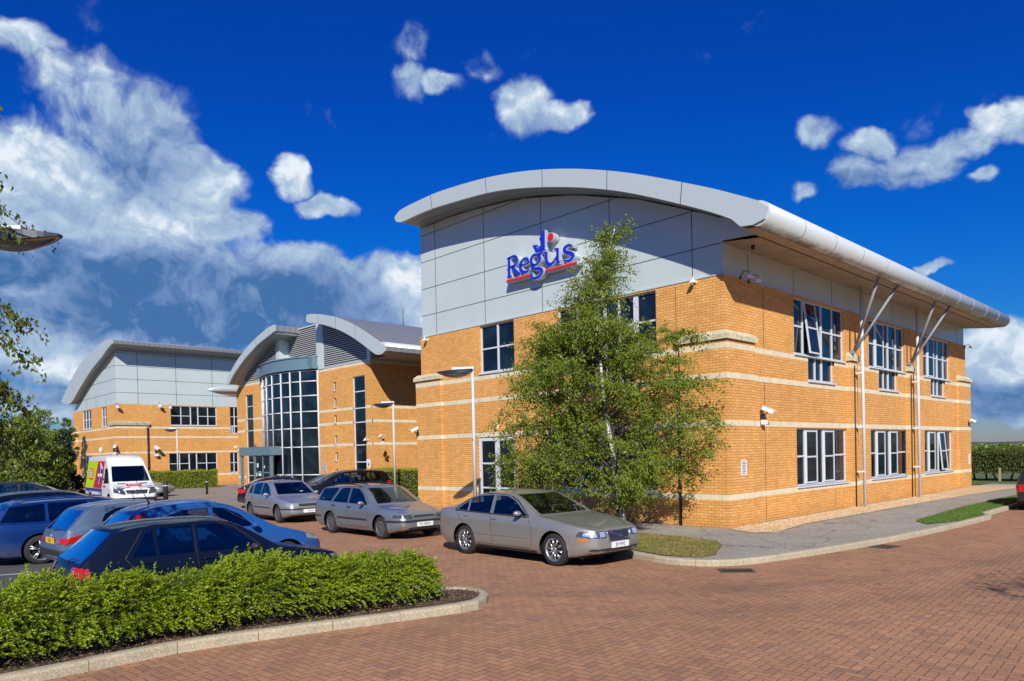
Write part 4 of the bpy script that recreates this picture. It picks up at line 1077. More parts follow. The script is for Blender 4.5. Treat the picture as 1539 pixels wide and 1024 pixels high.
for zt in (B1, B2, B3, B4):
    z0 = zt-BH
    for ax, c, a, b, hs_ in (('y', LY, 2.604, 13, hy), ('x', LX, LY+1.504, 66.196, hxx)):
        u = a
        for (c0, c1) in sorted([(h[0], h[1]) for h in hs_ if h[2] < zt-.02 and h[3] > z0+.02]): pbox(bd, ax, c, u, c0, .004, -.05, z0, zt); u = c1
        pbox(bd, ax, c, u, b, .004, -.05, z0, zt)
    bd.prism([(LX-.104, LY-.104), (2.604, LY-.104), (2.604, LY+.02), (LX+.02, LY+.02), (LX+.02, LY+1.504), (LX-.104, LY+1.504)], 2, z0, zt)
    bd.box((LX-.104, 66.196, z0), (LX+.02, LY1+.204, zt))
lo.append(bd.build('stone_band', M_stone))
cp = MB()
m_ = cap(None, LX-.2, 2.7, LY-.2, LY+.01, PT_+.02, .34, (1, 1, 1.2, 0)); cp.add(m_.v, m_.f)
m_ = cap(None, LX-.195, LX+.01, LY+.02, LY+1.6, PT_+.02, .34, (1.2, 0, 0, 1)); cp.add(m_.v, m_.f)
m_ = cap(None, LX-.2, LX+.01, 66.1, LY1+.25, PT_+.02, .34, (1.2, 0, 1, 1)); cp.add(m_.v, m_.f)
lo.append(cp.build('stone_cap', mat('stained_stone', rough=.9, build=noisy((.42, .36, .24), .25, 3., 30, .2, dirt=(.10, .085, .06)))))
for (a, b, z0, z1) in (hy[0], hy[1]):
    m1, m2 = a+1.65, a+2.27
    lo.append(window(None, 'y', LY, [(a, b, z0, z1)], [(a+.85, z0, z1, .07), (m1, z0, z1, .09), (m2, z0, z1, .09), (m2+.85, z0, z1, .07)], [((z0+z1)/2, a, m1), ((z0+z1)/2, m2, b)], glass=M_glass_low if z0 < 2 else None))
lo.append(window(None, 'y', LY, [(9.5, 10.3, 5.05, 6.82), (9.72, 10.3, 4.4, 5.05)], [(9.9, 4.4, 6.8, .07)], [(5.9, 9.5, 10.3)], sill=False))
lo.append(window(None, 'y', LY, [(9.4, 10.15, .92, 2.7)], [(9.77, .95, 2.7, .07)], [(1.8, 9.4, 10.15)]))
for (a, b, z0, z1) in hxx: lo.append(window(None, 'x', LX, [(a, b, z0, z1)], [(a+(b-a)*t, z0, z1, .12) for t in ((.35, .68) if b-a > 2 else (.5,))], [((z0+z1)/2, a, b)], fw=.09))
LT = LT_
LB_ = LBB_
LBw = [(52.34, 11.1), (54.2, 11.0), (57.57, 10.49), (62.11, 9.3), (65.66, 7.7), (67.4, 6.8)]
pc = MB(); gable(pc, LX+.05, LBw, 6.77, LY+.05, 67.3); pc.add([(LX+.05, LY+.05, 6.77), (13, LY+.05, 6.77), (13, LY+.05, 11.3), (LX+.05, LY+.05, 11.3)], [(0, 1, 2, 3)])
lo.append(pc.build('cladding', M_panel, fix=False))
j = MB()
for x in (1.92, 4.95, 8.0, 11): j.box((x-.015, LY+.044, 6.8), (x+.015, LY+.08, 11.2))
for z in (7.70, 8.80, 9.87, 10.9): j.box((LX+.05, LY+.045, z-.015), (13, LY+.08, z+.015)); j.box((LX+.045, LY+.1, z-.015), (LX+.08, interp(z, [(q[1], q[0]) for q in LBw][::-1])-.05, z+.015))
for y in (57, 60, 63): j.box((LX+.044, y-.012, 6.8), (LX+.08, y+.012, 7.7))
lo.append(j.build('panel_joint', M_joint)); 
lo.append(arch(None, FX, 13, LT, LB_, [.25, .5, .75]))
lo.append(gutter(None, (LT_[1][0]+.22, LT_[1][1]-.24), .26, FX+.07, 13, 2.75, M_gut2))
sf = MB(); sf.box((FX+.1, LT_[1][0]+.2, 11.22), (13, 54.3, 11.27)); lo.append(sf.build('soffit', M_soffit))
dn = MB(); dn.tube([(2.5, LY-.16, -.1), (2.5, LY-.16, 4.9)], .05, 8); lo.append(dn.build('downpipe', M_dark))
for o in lo:
    o.parent = far; o.location = (-LX, -LY, 0)
# ================================================================ cars
def paint(name, c, metal=.6, rough=.32, coat=.85, spec=.5):
    def f(nt, b):
        p = objc(nt); n = nt.noise(p, 400, 2); d = nt.noise(p, 2.2, 5, .7); z = nt.sep(p)[2]
        k = nt.mapr(n, .3, .7, .93, 1.07)
        cc = nt.mix(1., c, nt.comb(k, k, k), 'MULTIPLY')
        dirt = nt.m('MULTIPLY', nt.mapr(z, .55, .2, 0., .55), nt.mapr(d, .35, .65, .3, 1.))
        nt.put(b.inputs['Base Color'], nt.mix(dirt, cc, (.16, .14, .115)))
        nt.put(b.inputs['Roughness'], nt.m('ADD', nt.mapr(d, .3, .7, rough-.05, rough+.08), nt.m('MULTIPLY', dirt, .4)))
    return mat(name, c, rough, metal, f, coat=coat, spec=spec)
M_tyre = mat('tyre_rubber', (.018, .018, .019), .8)
M_rim = mat('alloy_rim', (.56, .56, .58), .28, .85)
M_rimdark = mat('steel_wheel_trim', (.10, .105, .11), .5, .3)
M_wheelwell = mat('wheel_well', (.006, .006, .006), .95)
M_trim = mat('black_trim', (.022, .023, .026), .55)
def b_cg(nt, b):
    p = objc(nt); n = nt.noise(p, 2.3, 2); 
    nt.put(b.inputs['Base Color'], nt.mix(nt.mapr(n, .42, .62), (.006, .010, .013), (.022, .040, .048)))
def see_through(name, tint, extra=.04):
    m = bpy.data.materials.new(name); m.use_nodes = True; nt = NT(m.node_tree); nt.n.clear()
    tr = nt.node('ShaderNodeBsdfTransparent'); tr.inputs[0].default_value = c4(tint)
    gl = nt.node('ShaderNodeBsdfGlossy'); gl.inputs['Roughness'].default_value = .01; gl.inputs[0].default_value = (.95, .97, 1, 1)
    fr = nt.node('ShaderNodeFresnel'); fr.inputs[0].default_value = 1.6
    mx = nt.node('ShaderNodeMixShader'); nt.put(mx.inputs[0], nt.m('ADD', nt.m('MULTIPLY', fr.outputs[0], 1.25), extra, clamp=True)); nt.put(mx.inputs[1], tr.outputs[0]); nt.put(mx.inputs[2], gl.outputs[0])
    nt.put(nt.node('ShaderNodeOutputMaterial').inputs[0], mx.outputs[0]); return m
M_carglass = see_through('clear_car_glass', (.42, .50, .50)); M_carglass_blue = see_through('blue_car_glass', (.20, .30, .32), .03)
M_cabin = mat('cabin_trim', (.035, .036, .038), .8); M_seatcloth = mat('seat_cloth', (.07, .072, .078), .85)
M_head = mat('headlamp_glass', (.34, .37, .41), .22, .35, coat=1)
M_headdark = mat('headlamp_reflector', (.14, .15, .16), .15, .6, coat=1)
M_head2 = mat('headlamp_lens', (.72, .76, .82), .08, .6, coat=1)
M_red = mat('red_lamp_glass', (.42, .008, .006), .12, coat=1)
M_amber = mat('amber_lamp_glass', (.62, .16, .01), .15, coat=1)
M_chrome = mat('chrome', (.68, .69, .70), .12, 1)
M_grille = mat('dark_grille', (.035, .037, .042), .4, .3)
M_plate = mat('white_plate', (.74, .74, .72), .45); M_plate_y = mat('yellow_plate', (.72, .42, .02), .45); M_platetxt = mat('plate_lettering', (.008, .008, .01), .5)
M_seat = mat('seat_fabric', (.05, .055, .06), .8)

def ss(x, a, b):
    t = min(1, max(0, (x-a)/(b-a))); return t*t*(3-2*t)
class Body:
    def __init__(s, sp):
        s.sp = sp; L, W = sp['L'], sp['W']
        s.top = smooth_curve(sp['top'], 6)      # from nose (x=+L/2) given as distance from the nose
        s.belt = sp['belt']; s.L = L; s.W = W
    def zt(s, q): return interp(q, s.top)
    def zs(s, q): return min(interp(q, s.belt), s.zt(q)-.012)
    def zb(s, q):
        sp = s.sp; r = sp.get('zb', .20)
        return r + .10*(1-ss(q, 0, .55)) + .12*ss(q, s.L-.5, s.L)
    def hw(s, q):
        n = s.sp.get('nose', .80); t = s.sp.get('tail', .86); W = s.W/2
        a = max(0, 1-q/s.sp.get('nl', .95)); b = max(0, 1-(s.L-q)/s.sp.get('tl', .75))
        f = 1-(1-n)*a**2.6 - (1-t)*b**2.6
        # tight rounding of the last few centimetres
        if q < .10: f -= .05*(1-q/.10)**2
        if s.L-q < .08: f -= .04*(1-(s.L-q)/.08)**2
        return W*f
    def section(s, q):
        zb, zs, zt, hw = s.zb(q), s.zs(q), s.zt(q), s.hw(q)
        tum = s.sp.get('tum', .36)
        P = [(0, zb+.0), (hw*.80, zb), (hw*.93, zb+.02)]
        nl = 15
        for i in range(nl+1):
            t = i/nl; z = zb+.05+(zs-zb-.05)*t
            bulge = -.045*(1-min(1, t/.35))**2 - .030*max(0, (t-.62)/.38)**2
            crease = .010*math.exp(-((t-.80)/.05)**2)
            P.append((hw*(1+bulge)+crease, z))
        yb = P[-1][0]
        h = zt-zs
        cr = min(.075, h*.45) * (1 if h > .2 else .8)         # crown of the roof or bonnet
        ze = zt-cr; nb = 7
        for i in range(1, nb+1):
            t = i/nb; z = zs+(ze-zs)*t
            y = yb-.018*ss(t, 0, .12)*min(1, h/.15) - tum*(z-zs)*(.85+.15*t)
            P.append((y, z))
        ye, zl = P[-1]
        rc = min(.11, .25*h+.02)
        for i in range(1, 6):
            a = i/5*PI/2
            P.append((ye-rc*(1-math.cos(a))-.0, ze+(cr*.45)*math.sin(a)))
        y1, z1 = P[-1]
        for i in range(1, 7):
            t = i/6; y = y1*(1-t)
            P.append((y, z1+(zt-z1)*(1-(y/y1)**2)))
        return P
    def build(s, m, parent):
        sp = s.sp; L = s.L
        qs = sorted(set([0, .015, .04, .08] + list(np.linspace(.13, L-.12, int(L/.062))) + [L-.07, L-.035, L-.012, L]))
        rows = []
        for q in qs:
            h = s.section(q); rows.append([(L/2-q, y, z) for y, z in h] + [(L/2-q, -y, z) for y, z in h[-2:0:-1]])
        n = len(rows[0]); V = [list(v) for r in rows for v in r]; F = []
        for i in range(len(rows)-1):
            for j in range(n):
                F.append((i*n+j, i*n+(j+1) % n, (i+1)*n+(j+1) % n, (i+1)*n+j))
        wr = sp['wr']; AR = wr+.055
        for xw in sp['wx']:
            wz = wr
            inside = [((v[0]-xw)**2+(v[2]-wz)**2 < AR*AR and abs(v[1]) > .45 and v[2] < s.zs(L/2-v[0])-.02) for v in V]
            F = [f for f in F if not all(inside[k] for k in f)]
            for k in set(k for f in F for k in f):
                if inside[k]:
                    v = V[k]; d = math.hypot(v[0]-xw, v[2]-wz)
                    v[0] = xw+(v[0]-xw)*AR/max(d, 1e-4); v[2] = wz+(v[2]-wz)*AR/max(d, 1e-4)
                    if v[2] < s.zb(L/2-v[0]): v[2] = max(v[2], s.zb(L/2-v[0])-.01)
        me = bpy.data.meshes.new('body'); me.from_pydata([tuple(v) for v in V], [], F)
        bm = bmesh.new(); bm.from_mesh(me)
        bmesh.ops.delete(bm, geom=[v for v in bm.verts if not v.link_faces], context='VERTS')
        # close nose and tail with a gently bulged fan
        for xe, sg in ((L/2, 1), (-L/2, -1)):
            ed = [e for e in bm.edges if e.is_boundary and all(abs(v.co.x-xe) < 1e-5 for v in e.verts)]
            if ed:
                r = bmesh.ops.contextual_create(bm, geom=ed)
                fs = r['faces']
                if fs:
                    p = bmesh.ops.poke(bm, faces=fs)
                    for v in p['verts']: v.co.x += sg*.012
        bmesh.ops.recalc_face_normals(bm, faces=bm.faces)
        for f in bm.faces: f.smooth = True
        bm.to_mesh(me)
        s.bvh = BVHTree.FromBMesh(bm)
        # cut the window openings
        def inset(P, d):
            n_ = len(P); ar = sum(P[i][0]*P[(i+1) % n_][1]-P[(i+1) % n_][0]*P[i][1] for i in range(n_)); return offset(P, d if ar > 0 else -d, True)
        jobs = [('side', [(L/2-q, z) for q, z in P]) for P in sp['side']]+[('front', sp['ws'])]+([('rear', sp['rw'])] if sp.get('rw') else [])
        for kind, P in jobs:
            Q = inset(P, .014); nq = len(Q)
            def sel(f):
                c = f.calc_center_median(); nn = f.normal
                if kind == 'side': return abs(nn.y) > .45 and inpoly(c.x, c.z, Q)
                if kind == 'front': return nn.x > .2 and c.x > 0 and inpoly(c.y, c.z, Q)
                return nn.x < -.2 and c.x < 0 and inpoly(c.y, c.z, Q)
            x0, x1 = min(p_[0] for p_ in Q)-.15, max(p_[0] for p_ in Q)+.15; z0, z1 = min(p_[1] for p_ in Q)-.15, max(p_[1] for p_ in Q)+.15
            for i in range(nq):
                a, b = Q[i], Q[(i+1) % nq]; dx_, dz_ = b[0]-a[0], b[1]-a[1]
                if kind == 'side': co, no = (a[0], 0, a[1]), (dz_, 0, -dx_)
                else: co, no = (0, a[0], a[1]), (0, dz_, -dx_)
                bm.faces.ensure_lookup_table()
                fs = []
                for f in bm.faces:
                    c = f.calc_center_median(); u, v = (c.x, c.z) if kind == 'side' else (c.y, c.z)
                    if x0 < u < x1 and z0 < v < z1 and (kind == 'side' or (c.x > 0) == (kind == 'front')): fs.append(f)
                es = {e for f in fs for e in f.edges}; vs_ = {v for f in fs for v in f.verts}
                bmesh.ops.bisect_plane(bm, geom=list(vs_)+list(es)+fs, dist=1e-5, plane_co=co, plane_no=no)
            bm.normal_update()
            bmesh.ops.delete(bm, geom=[f for f in bm.faces if sel(f)], context='FACES_KEEP_BOUNDARY' if False else 'FACES')
        for f in bm.faces: f.smooth = True
        bm.to_mesh(me); bm.free()
        me.materials.append(m)
        o = bpy.data.objects.new('body', me); col.objects.link(o); o.parent = parent
        return o
def densify(P, step):
    out = []
    for i, a in enumerate(P):
        b = P[(i+1) % len(P)]; d = math.hypot(b[0]-a[0], b[1]-a[1]); k = max(1, int(d/step))
        for j in range(k): out.append((a[0]+(b[0]-a[0])*j/k, a[1]+(b[1]-a[1])*j/k))
    return out
def rounded(P, r, n=4):
    """round the corners of a polygon"""
    out = []; N = len(P)
    for i in range(N):
        a, b, c = Vector(P[i-1]), Vector(P[i]), Vector(P[(i+1) % N])
        u = (a-b); v = (c-b); rr = min(r, u.length*.45, v.length*.45)
        p0 = b+u.normalized()*rr; p2 = b+v.normalized()*rr
        for k in range(n+1):
            t = k/n; q = p0*(1-t)**2+b*2*t*(1-t)+p2*t*t; out.append((q.x, q.y))
    return out
def patch(bvh, poly, view, side=1, off=.004, step=.06, rnd=.03):
    """flat outline projected on the body: view 'side' (x,z), 'front'/'rear' (y,z), 'top' (x,y)"""
    P = densify(rounded(poly, rnd) if rnd else poly, step); n = len(P)
    xs = [p[0] for p in P]; ys = [p[1] for p in P]
    pts = [Vector(p) for p in P]
    for a in np.arange(min(xs)+step/2, max(xs), step):
        for b in np.arange(min(ys)+step/2, max(ys), step): pts.append(Vector((a, b)))
    r = delaunay_2d_cdt(pts, [], [list(range(n))], 1, 1e-6)
    V = []; ok = []
    for p in r[0]:
        if view == 'side': o, d = Vector((p.x, side*3, p.y)), Vector((0, -side, 0))
        elif view == 'front': o, d = Vector((4, p.x, p.y)), Vector((-1, 0, 0))
        elif view == 'rear': o, d = Vector((-4, p.x, p.y)), Vector((1, 0, 0))
        else: o, d = Vector((p.x, p.y, 4)), Vector((0, 0, -1))
        h = bvh.ray_cast(o, d)
        if h[0] is None: V.append((0, 0, 0)); ok.append(False)
        else:
            nn = h[1] if h[1].dot(d) < 0 else -h[1]
            V.append(tuple(h[0]+nn*off-d*off*.3)); ok.append(True)
    F = [tuple(f) for f in r[2] if all(ok[k] for k in f)]
    return V, F
def strip_poly(P, w):
    """thin closed outline along an open polyline"""
    a = offset(P, w/2); b = offset(P, -w/2); return a+b[::-1]
def ring(bvh, P, w, side):
    V = []; n = len(P); A = offset(P, w/2, True); B_ = offset(P, -w/2, True)
    for a, b in zip(A, B_):
        for (x, z) in (a, b):
            h = bvh.ray_cast(Vector((x, side*3, z)), Vector((0, -side, 0)))
            V.append(tuple(h[0]+Vector((0, side*.006, 0))) if h[0] else (x, 0, z))
    return V, [(2*i, 2*i+1, (2*i+3) % (2*n), (2*i+2) % (2*n)) for i in range(n)]
def wheel(parent, x, y, r, w, style, side):
    mb = MB(); yo = y+side*w/2
    prof = [(r*.72, -w/2), (r*.88, -w/2), (r*.97, -w*.42), (r, -w*.28), (r, w*.28), (r*.97, w*.42), (r*.88, w/2), (r*.72, w/2), (r*.71, w*.3), (r*.71, -w*.3)]
    mb.lathe([(a, b) for a, b in prof], (x, y, r), 'Y', 32)
    t = mb.build('wheel', M_tyre, parent)
    rm = MB(); R_ = r*.73; s = side; yf = y+s*w*.40
    rm.lathe([(R_*.985, s*(w*.46)), (R_*.90, s*(w*.44)), (R_*.86, s*w*.28), (R_*.84, -s*w*.2)], (x, y, r), 'Y', 32)
    M = M_rim
    if style == 'multi':
        for k in range(20):
            a = 2*PI*k/20; a2 = a+(.10 if k % 2 else -.10)
            p0 = Vector((x+R_*.20*math.cos(a), yf-s*.008, r+R_*.20*math.sin(a))); p1 = Vector((x+R_*.90*math.cos(a2), yf, r+R_*.90*math.sin(a2)))
            rm.tube([p0, p1], .0095, 5)
    elif style == 'five':
        for k in range(5):
            a = 2*PI*k/5+.3
            for da in (-.13, .13): rm.tube([(x+R_*.15*math.cos(a), yf-s*.006, r+R_*.15*math.sin(a)), (x+R_*.9*math.cos(a+da), yf, r+R_*.9*math.sin(a+da))], .02, 6)
    else:
        M = M_rimdark if style == 'dark' else M_rim
        rm.lathe([(R_*.88, s*w*.36), (R_*.70, s*w*.42), (R_*.35, s*w*.36), (0.001, s*w*.40)], (x, y, r), 'Y', 24)
    rm.lathe([(R_*.24, s*w*.40), (R_*.20, s*w*.45), (0.001, s*w*.46)], (x, y, r), 'Y', 16)
    rm.build('rim', M, t)
    dk = MB(); dk.lathe([(R_*.9, s*w*.18), (.001, s*w*.18)], (x, y, r), 'Y', 24)  # black disc stands in for the dark hollow behind the spokes
    if style == 'dark':
        for k in range(10):
            a = 2*PI*k/10; dk.lathe([(.016, s*w*.405), (.001, s*w*.41)], (x+R_*.6*math.cos(a), y, r+R_*.6*math.sin(a)), 'Y', 8)
    dk.build('dark_rim_disc', M_wheelwell, t)
def put(parent, name, parts, m, label=None):
    mb = MB()
    for V, F in parts: mb.add(V, F, 0, True)
    if not mb.f: return None
    o = mb.build(name, m, parent, label, fix=False)
    return o
def car(name, sp, m, label, cat, loc, heading, group=None, plate=None, plate_y=None):
    t = thing(name, label, cat, (loc[0], loc[1], -.12), R(heading), group)
    B = Body(sp); L, W = sp['L'], sp['W']; bo = B.build(m, t); bv = B.bvh
    X = lambda q: L/2-q
    # underbody and wheel wells
    ub = MB(); hwi = W/2-.22
    ub.box((-L/2+.35, -hwi, .17), (L/2-.35, hwi, .60))
    ub.build('underbody', M_wheelwell, t)
    for xw in sp['wx']:
        for s_ in (1, -1): wheel(t, xw, s_*(W/2-.125), sp['wr'], .20, sp.get('rim', 'five'), s_)
    # cabin: floor, dashboard, seats
    zf = B.zs(L*.5); qd = sp['mirror'][0]+.12 if 'mirror' in sp else 1.8; qe = min(L-.55, qd+2.3) if sp.get('rw') else qd+1.1; hw_ = W/2-.17
    cb = MB(); cb.box((X(qe), -hw_, .34), (X(qd-.35), hw_, .50)); cb.box((X(qd+.15), -hw_+.04, .50), (X(qd-.42), hw_-.04, zf-.01))
    if sp.get('rw'): cb.box((X(qe), -hw_+.05, .5), (X(qe-.35), hw_-.05, zf-.02))
    cb.tube([(X(qd+.30)+.09*math.sin(a_)*.5, -.36+.18*math.cos(a_), zf+.02+.17*math.sin(a_)) for a_ in np.linspace(0, 2*PI, 17)], .014, 6)
    cb.build('cabin_floor', M_cabin, t)
    rows_ = [(qd+.95, (-.37, .37), .50)]+([(qd+1.78, (-.40, .40), .62)] if sp.get('rw') else [])
    for (q_, ys_, wd__) in rows_:
        for yy in ys_:
            sm_ = MB(); M_ = Matrix.Rotation(-.30, 3, 'Y'); top_ = min(zf+.06, B.zt(q_)-.42)
            prof_ = [(-.25, .50, .46), (-.25, .64, .50), (.0, .60, .50), (.02, .62, .48), (-.05, .80, .46), (-.12, top_, .34)]
            sm_.obox((X(q_-.22), yy, .58), (.50, wd__*.98, .14)); sm_.obox((X(q_)-.0, yy, (.60+top_)/2), (.13, wd__*.94, top_-.58), M=M_)
            sm_.tube([(X(q_)-.10, yy-.13, top_+.13), (X(q_)-.10, yy-.07, top_+.13), (X(q_)-.10, yy+.07, top_+.13), (X(q_)-.10, yy+.13, top_+.13)], [.06, .095, .095, .06], 10)
            sm_.tube([(X(q_)-.09, yy, top_-.05), (X(q_)-.10, yy, top_+.1)], .02, 6)
            sm_.build('seat', M_seatcloth, t)
    # side glass: pane outlines as (distance from nose, z)
    gl = sp.get('gm', M_carglass)
    for s_ in (1, -1):
        for P in sp['side']:
            V, F = patch(bv, [(X(q), z) for q, z in P], 'side', s_, .004, .07, .012)
            sur = put(t, 'side_window', [(V, F)], gl)
        if sp.get('surround'):
            P = sp['surround']; PP = [(X(q), z) for q, z in P]
            pr = ring(bv, densify(rounded(PP, .06), .05), .024, s_); put(t, 'window_surround', [pr], sp.get('surm', M_trim))
        for D in sp.get('seams', []):
            pr = patch(bv, strip_poly([(X(q), z) for q, z in D], .010), 'side', s_, .002, .05, 0); put(t, 'door_gap', [pr], M_trim)
        for (a, b, c, d, mm) in sp.get('mould', []):
            pr = patch(bv, [(X(a), c), (X(b), c), (X(b), d), (X(a), d)], 'side', s_, .008, .06, .01); put(t, 'side_moulding', [pr], mm)
        hd = MB()
        for (q, z) in sp.get('handles', []):
            V, F = patch(bv, [(X(q), z), (X(q+.17), z+.004), (X(q+.17), z+.034), (X(q), z+.03)], 'side', s_, .022, .05, .01); hd.add(V, F, 0, True)
        if hd.f: hd.build('handle', sp.get('handm', m), t, fix=False)
        # mirror
        if 'mirror' in sp:
            q, z = sp['mirror']; y = s_*(B.hw(q)*.96+.11)
            mm = MB(); P_ = []
            base = len(mm.v)
            for i in range(7):
                a = i/6; rr = math.sin(PI*min(.98, max(.05, a)))**.5
                for k in range(10):
                    th = 2*PI*k/10; P_.append((X(q)+.085*rr*math.cos(th)*(1 if math.cos(th) > 0 else .5), y+s_*(a-.5)*.20, z+.06*rr*math.sin(th)+.01*a))
            fs = [(i*10+k, i*10+(k+1) % 10, (i+1)*10+(k+1) % 10, (i+1)*10+k) for i in range(6) for k in range(10)] + [tuple(range(10)), tuple(60+k for k in range(10))]
            mm.add(P_, fs, 0, True); mm.tube([(X(q)-.01, s_*(B.hw(q)*.90), z-.02), (X(q)-.01, y, z-.02)], .022, 6)
            mm.build('wing_mirror', sp.get('mirm', m), t)
    for P, view, nm, mm, off in sp.get('decals', []):
        sides = (1, -1)
        if view in ('front', 'rear'):
            prs = [patch(bv, [(s_*y, z) for y, z in P], view, 1, off, .06, .02) for s_ in ((1,) if any(y < 0 for y, z in P) else (1, -1))]
        else:
            prs = [patch(bv, [(X(q), z) for q, z in P], 'side', s_, off, .05, .02) for s_ in (1, -1)]
        for pr in prs: put(t, nm, [pr], mm)
    # windscreen and rear window
    put(t, 'windscreen', [patch(bv, sp['ws'], 'front', 1, .004, .09, .012)], sp.get('wsm', gl))
    if sp.get('rw'): put(t, 'rear_window', [patch(bv, sp['rw'], 'rear', 1, .004, .09, .012)], sp.get('rwm', gl))
    # number plates
    for (view, spec_, mt_, txt) in (('front', sp.get('fp'), M_plate, plate), ('rear', sp.get('rp'), M_plate_y, plate_y)):
        if not spec_ or txt is None: continue
        y, z = spec_; 
        h = bv.ray_cast(Vector((4 if view == 'front' else -4, y, z)), Vector((-1 if view == 'front' else 1, 0, 0)))
        x = h[0].x if h[0] else (L/2 if view == 'front' else -L/2); sg = 1 if view == 'front' else -1
        mb = MB(); mb.obox((x+sg*.022, y, z), (.012, .52, .115)); po = mb.build('number_plate', mt_, t)
        if txt:
            me = text_mesh(txt, .098, .001); me.materials.append(M_platetxt)
            to = bpy.data.objects.new('lettering', me); col.objects.link(to); to.parent = po
            Mx = Matrix(((0, 0, sg, x+sg*.0295), (sg*1.0, 0, 0, y), (0, 1.0, 0, z), (0, 0, 0, 1)))
            to.matrix_local = Mx @ Matrix.Diagonal((.86, 1, 1, 1))
    for ex in sp.get('extras', []): ex(t, B, X)
    return t
def roof_rails(q0, q1, y, m):
    def f(t, B, X):
        for s_ in (1, -1):
            pts = []
            for q in np.linspace(q0, q1, 8):
                h = B.bvh.ray_cast(Vector((X(q), s_*y, 4)), Vector((0, 0, -1))); z = h[0].z if h[0] else 1.4
                pts.append((X(q), s_*y, z+(.035 if q0 < q < q1 else 0)))
            mb = MB(); mb.tube(pts, .016, 8); mb.build('roof_rail', m, t)
    return f
def aerial(q, y=0, h=.45, lean=-.35):
    def f(t, B, X):
        hh = B.bvh.ray_cast(Vector((X(q), y, 4)), Vector((0, 0, -1))); z = hh[0].z
        mb = MB(); mb.tube([(X(q), y, z-.01), (X(q)+lean*h*.2, y, z+h*.2), (X(q)+lean*h, y, z+h)], [.02, .007, .004], 6); mb.build('aerial', M_dark, t)
    return f
def wiper(q0, y0, q1, y1, view='rear'):
    def f(t, B, X):
        mb = MB()
        pts = []
        for k in range(5):
            s_ = k/4; y = y0[0]+(y1[0]-y0[0])*s_; z = y0[1]+(y1[1]-y0[1])*s_
            h = B.bvh.ray_cast(Vector((-4 if view == 'rear' else 4, y, z)), Vector((1 if view == 'rear' else -1, 0, 0)))
            if h[0]: pts.append(tuple(h[0]+h[1]*.025))
        if len(pts) > 1: mb.tube(pts, .010, 6); mb.build('wiper', M_dark, t)
    return f
def bonnet_lines(pts):
    def f(t, B, X):
        prs = []
        for s_ in (1, -1):
            prs.append(patch(B.bvh, strip_poly([(X(q), s_*y) for q, y in pts], .010), 'top', 1, .002, .08, 0))
        put(t, 'bonnet_gap', prs, M_trim)
    return f

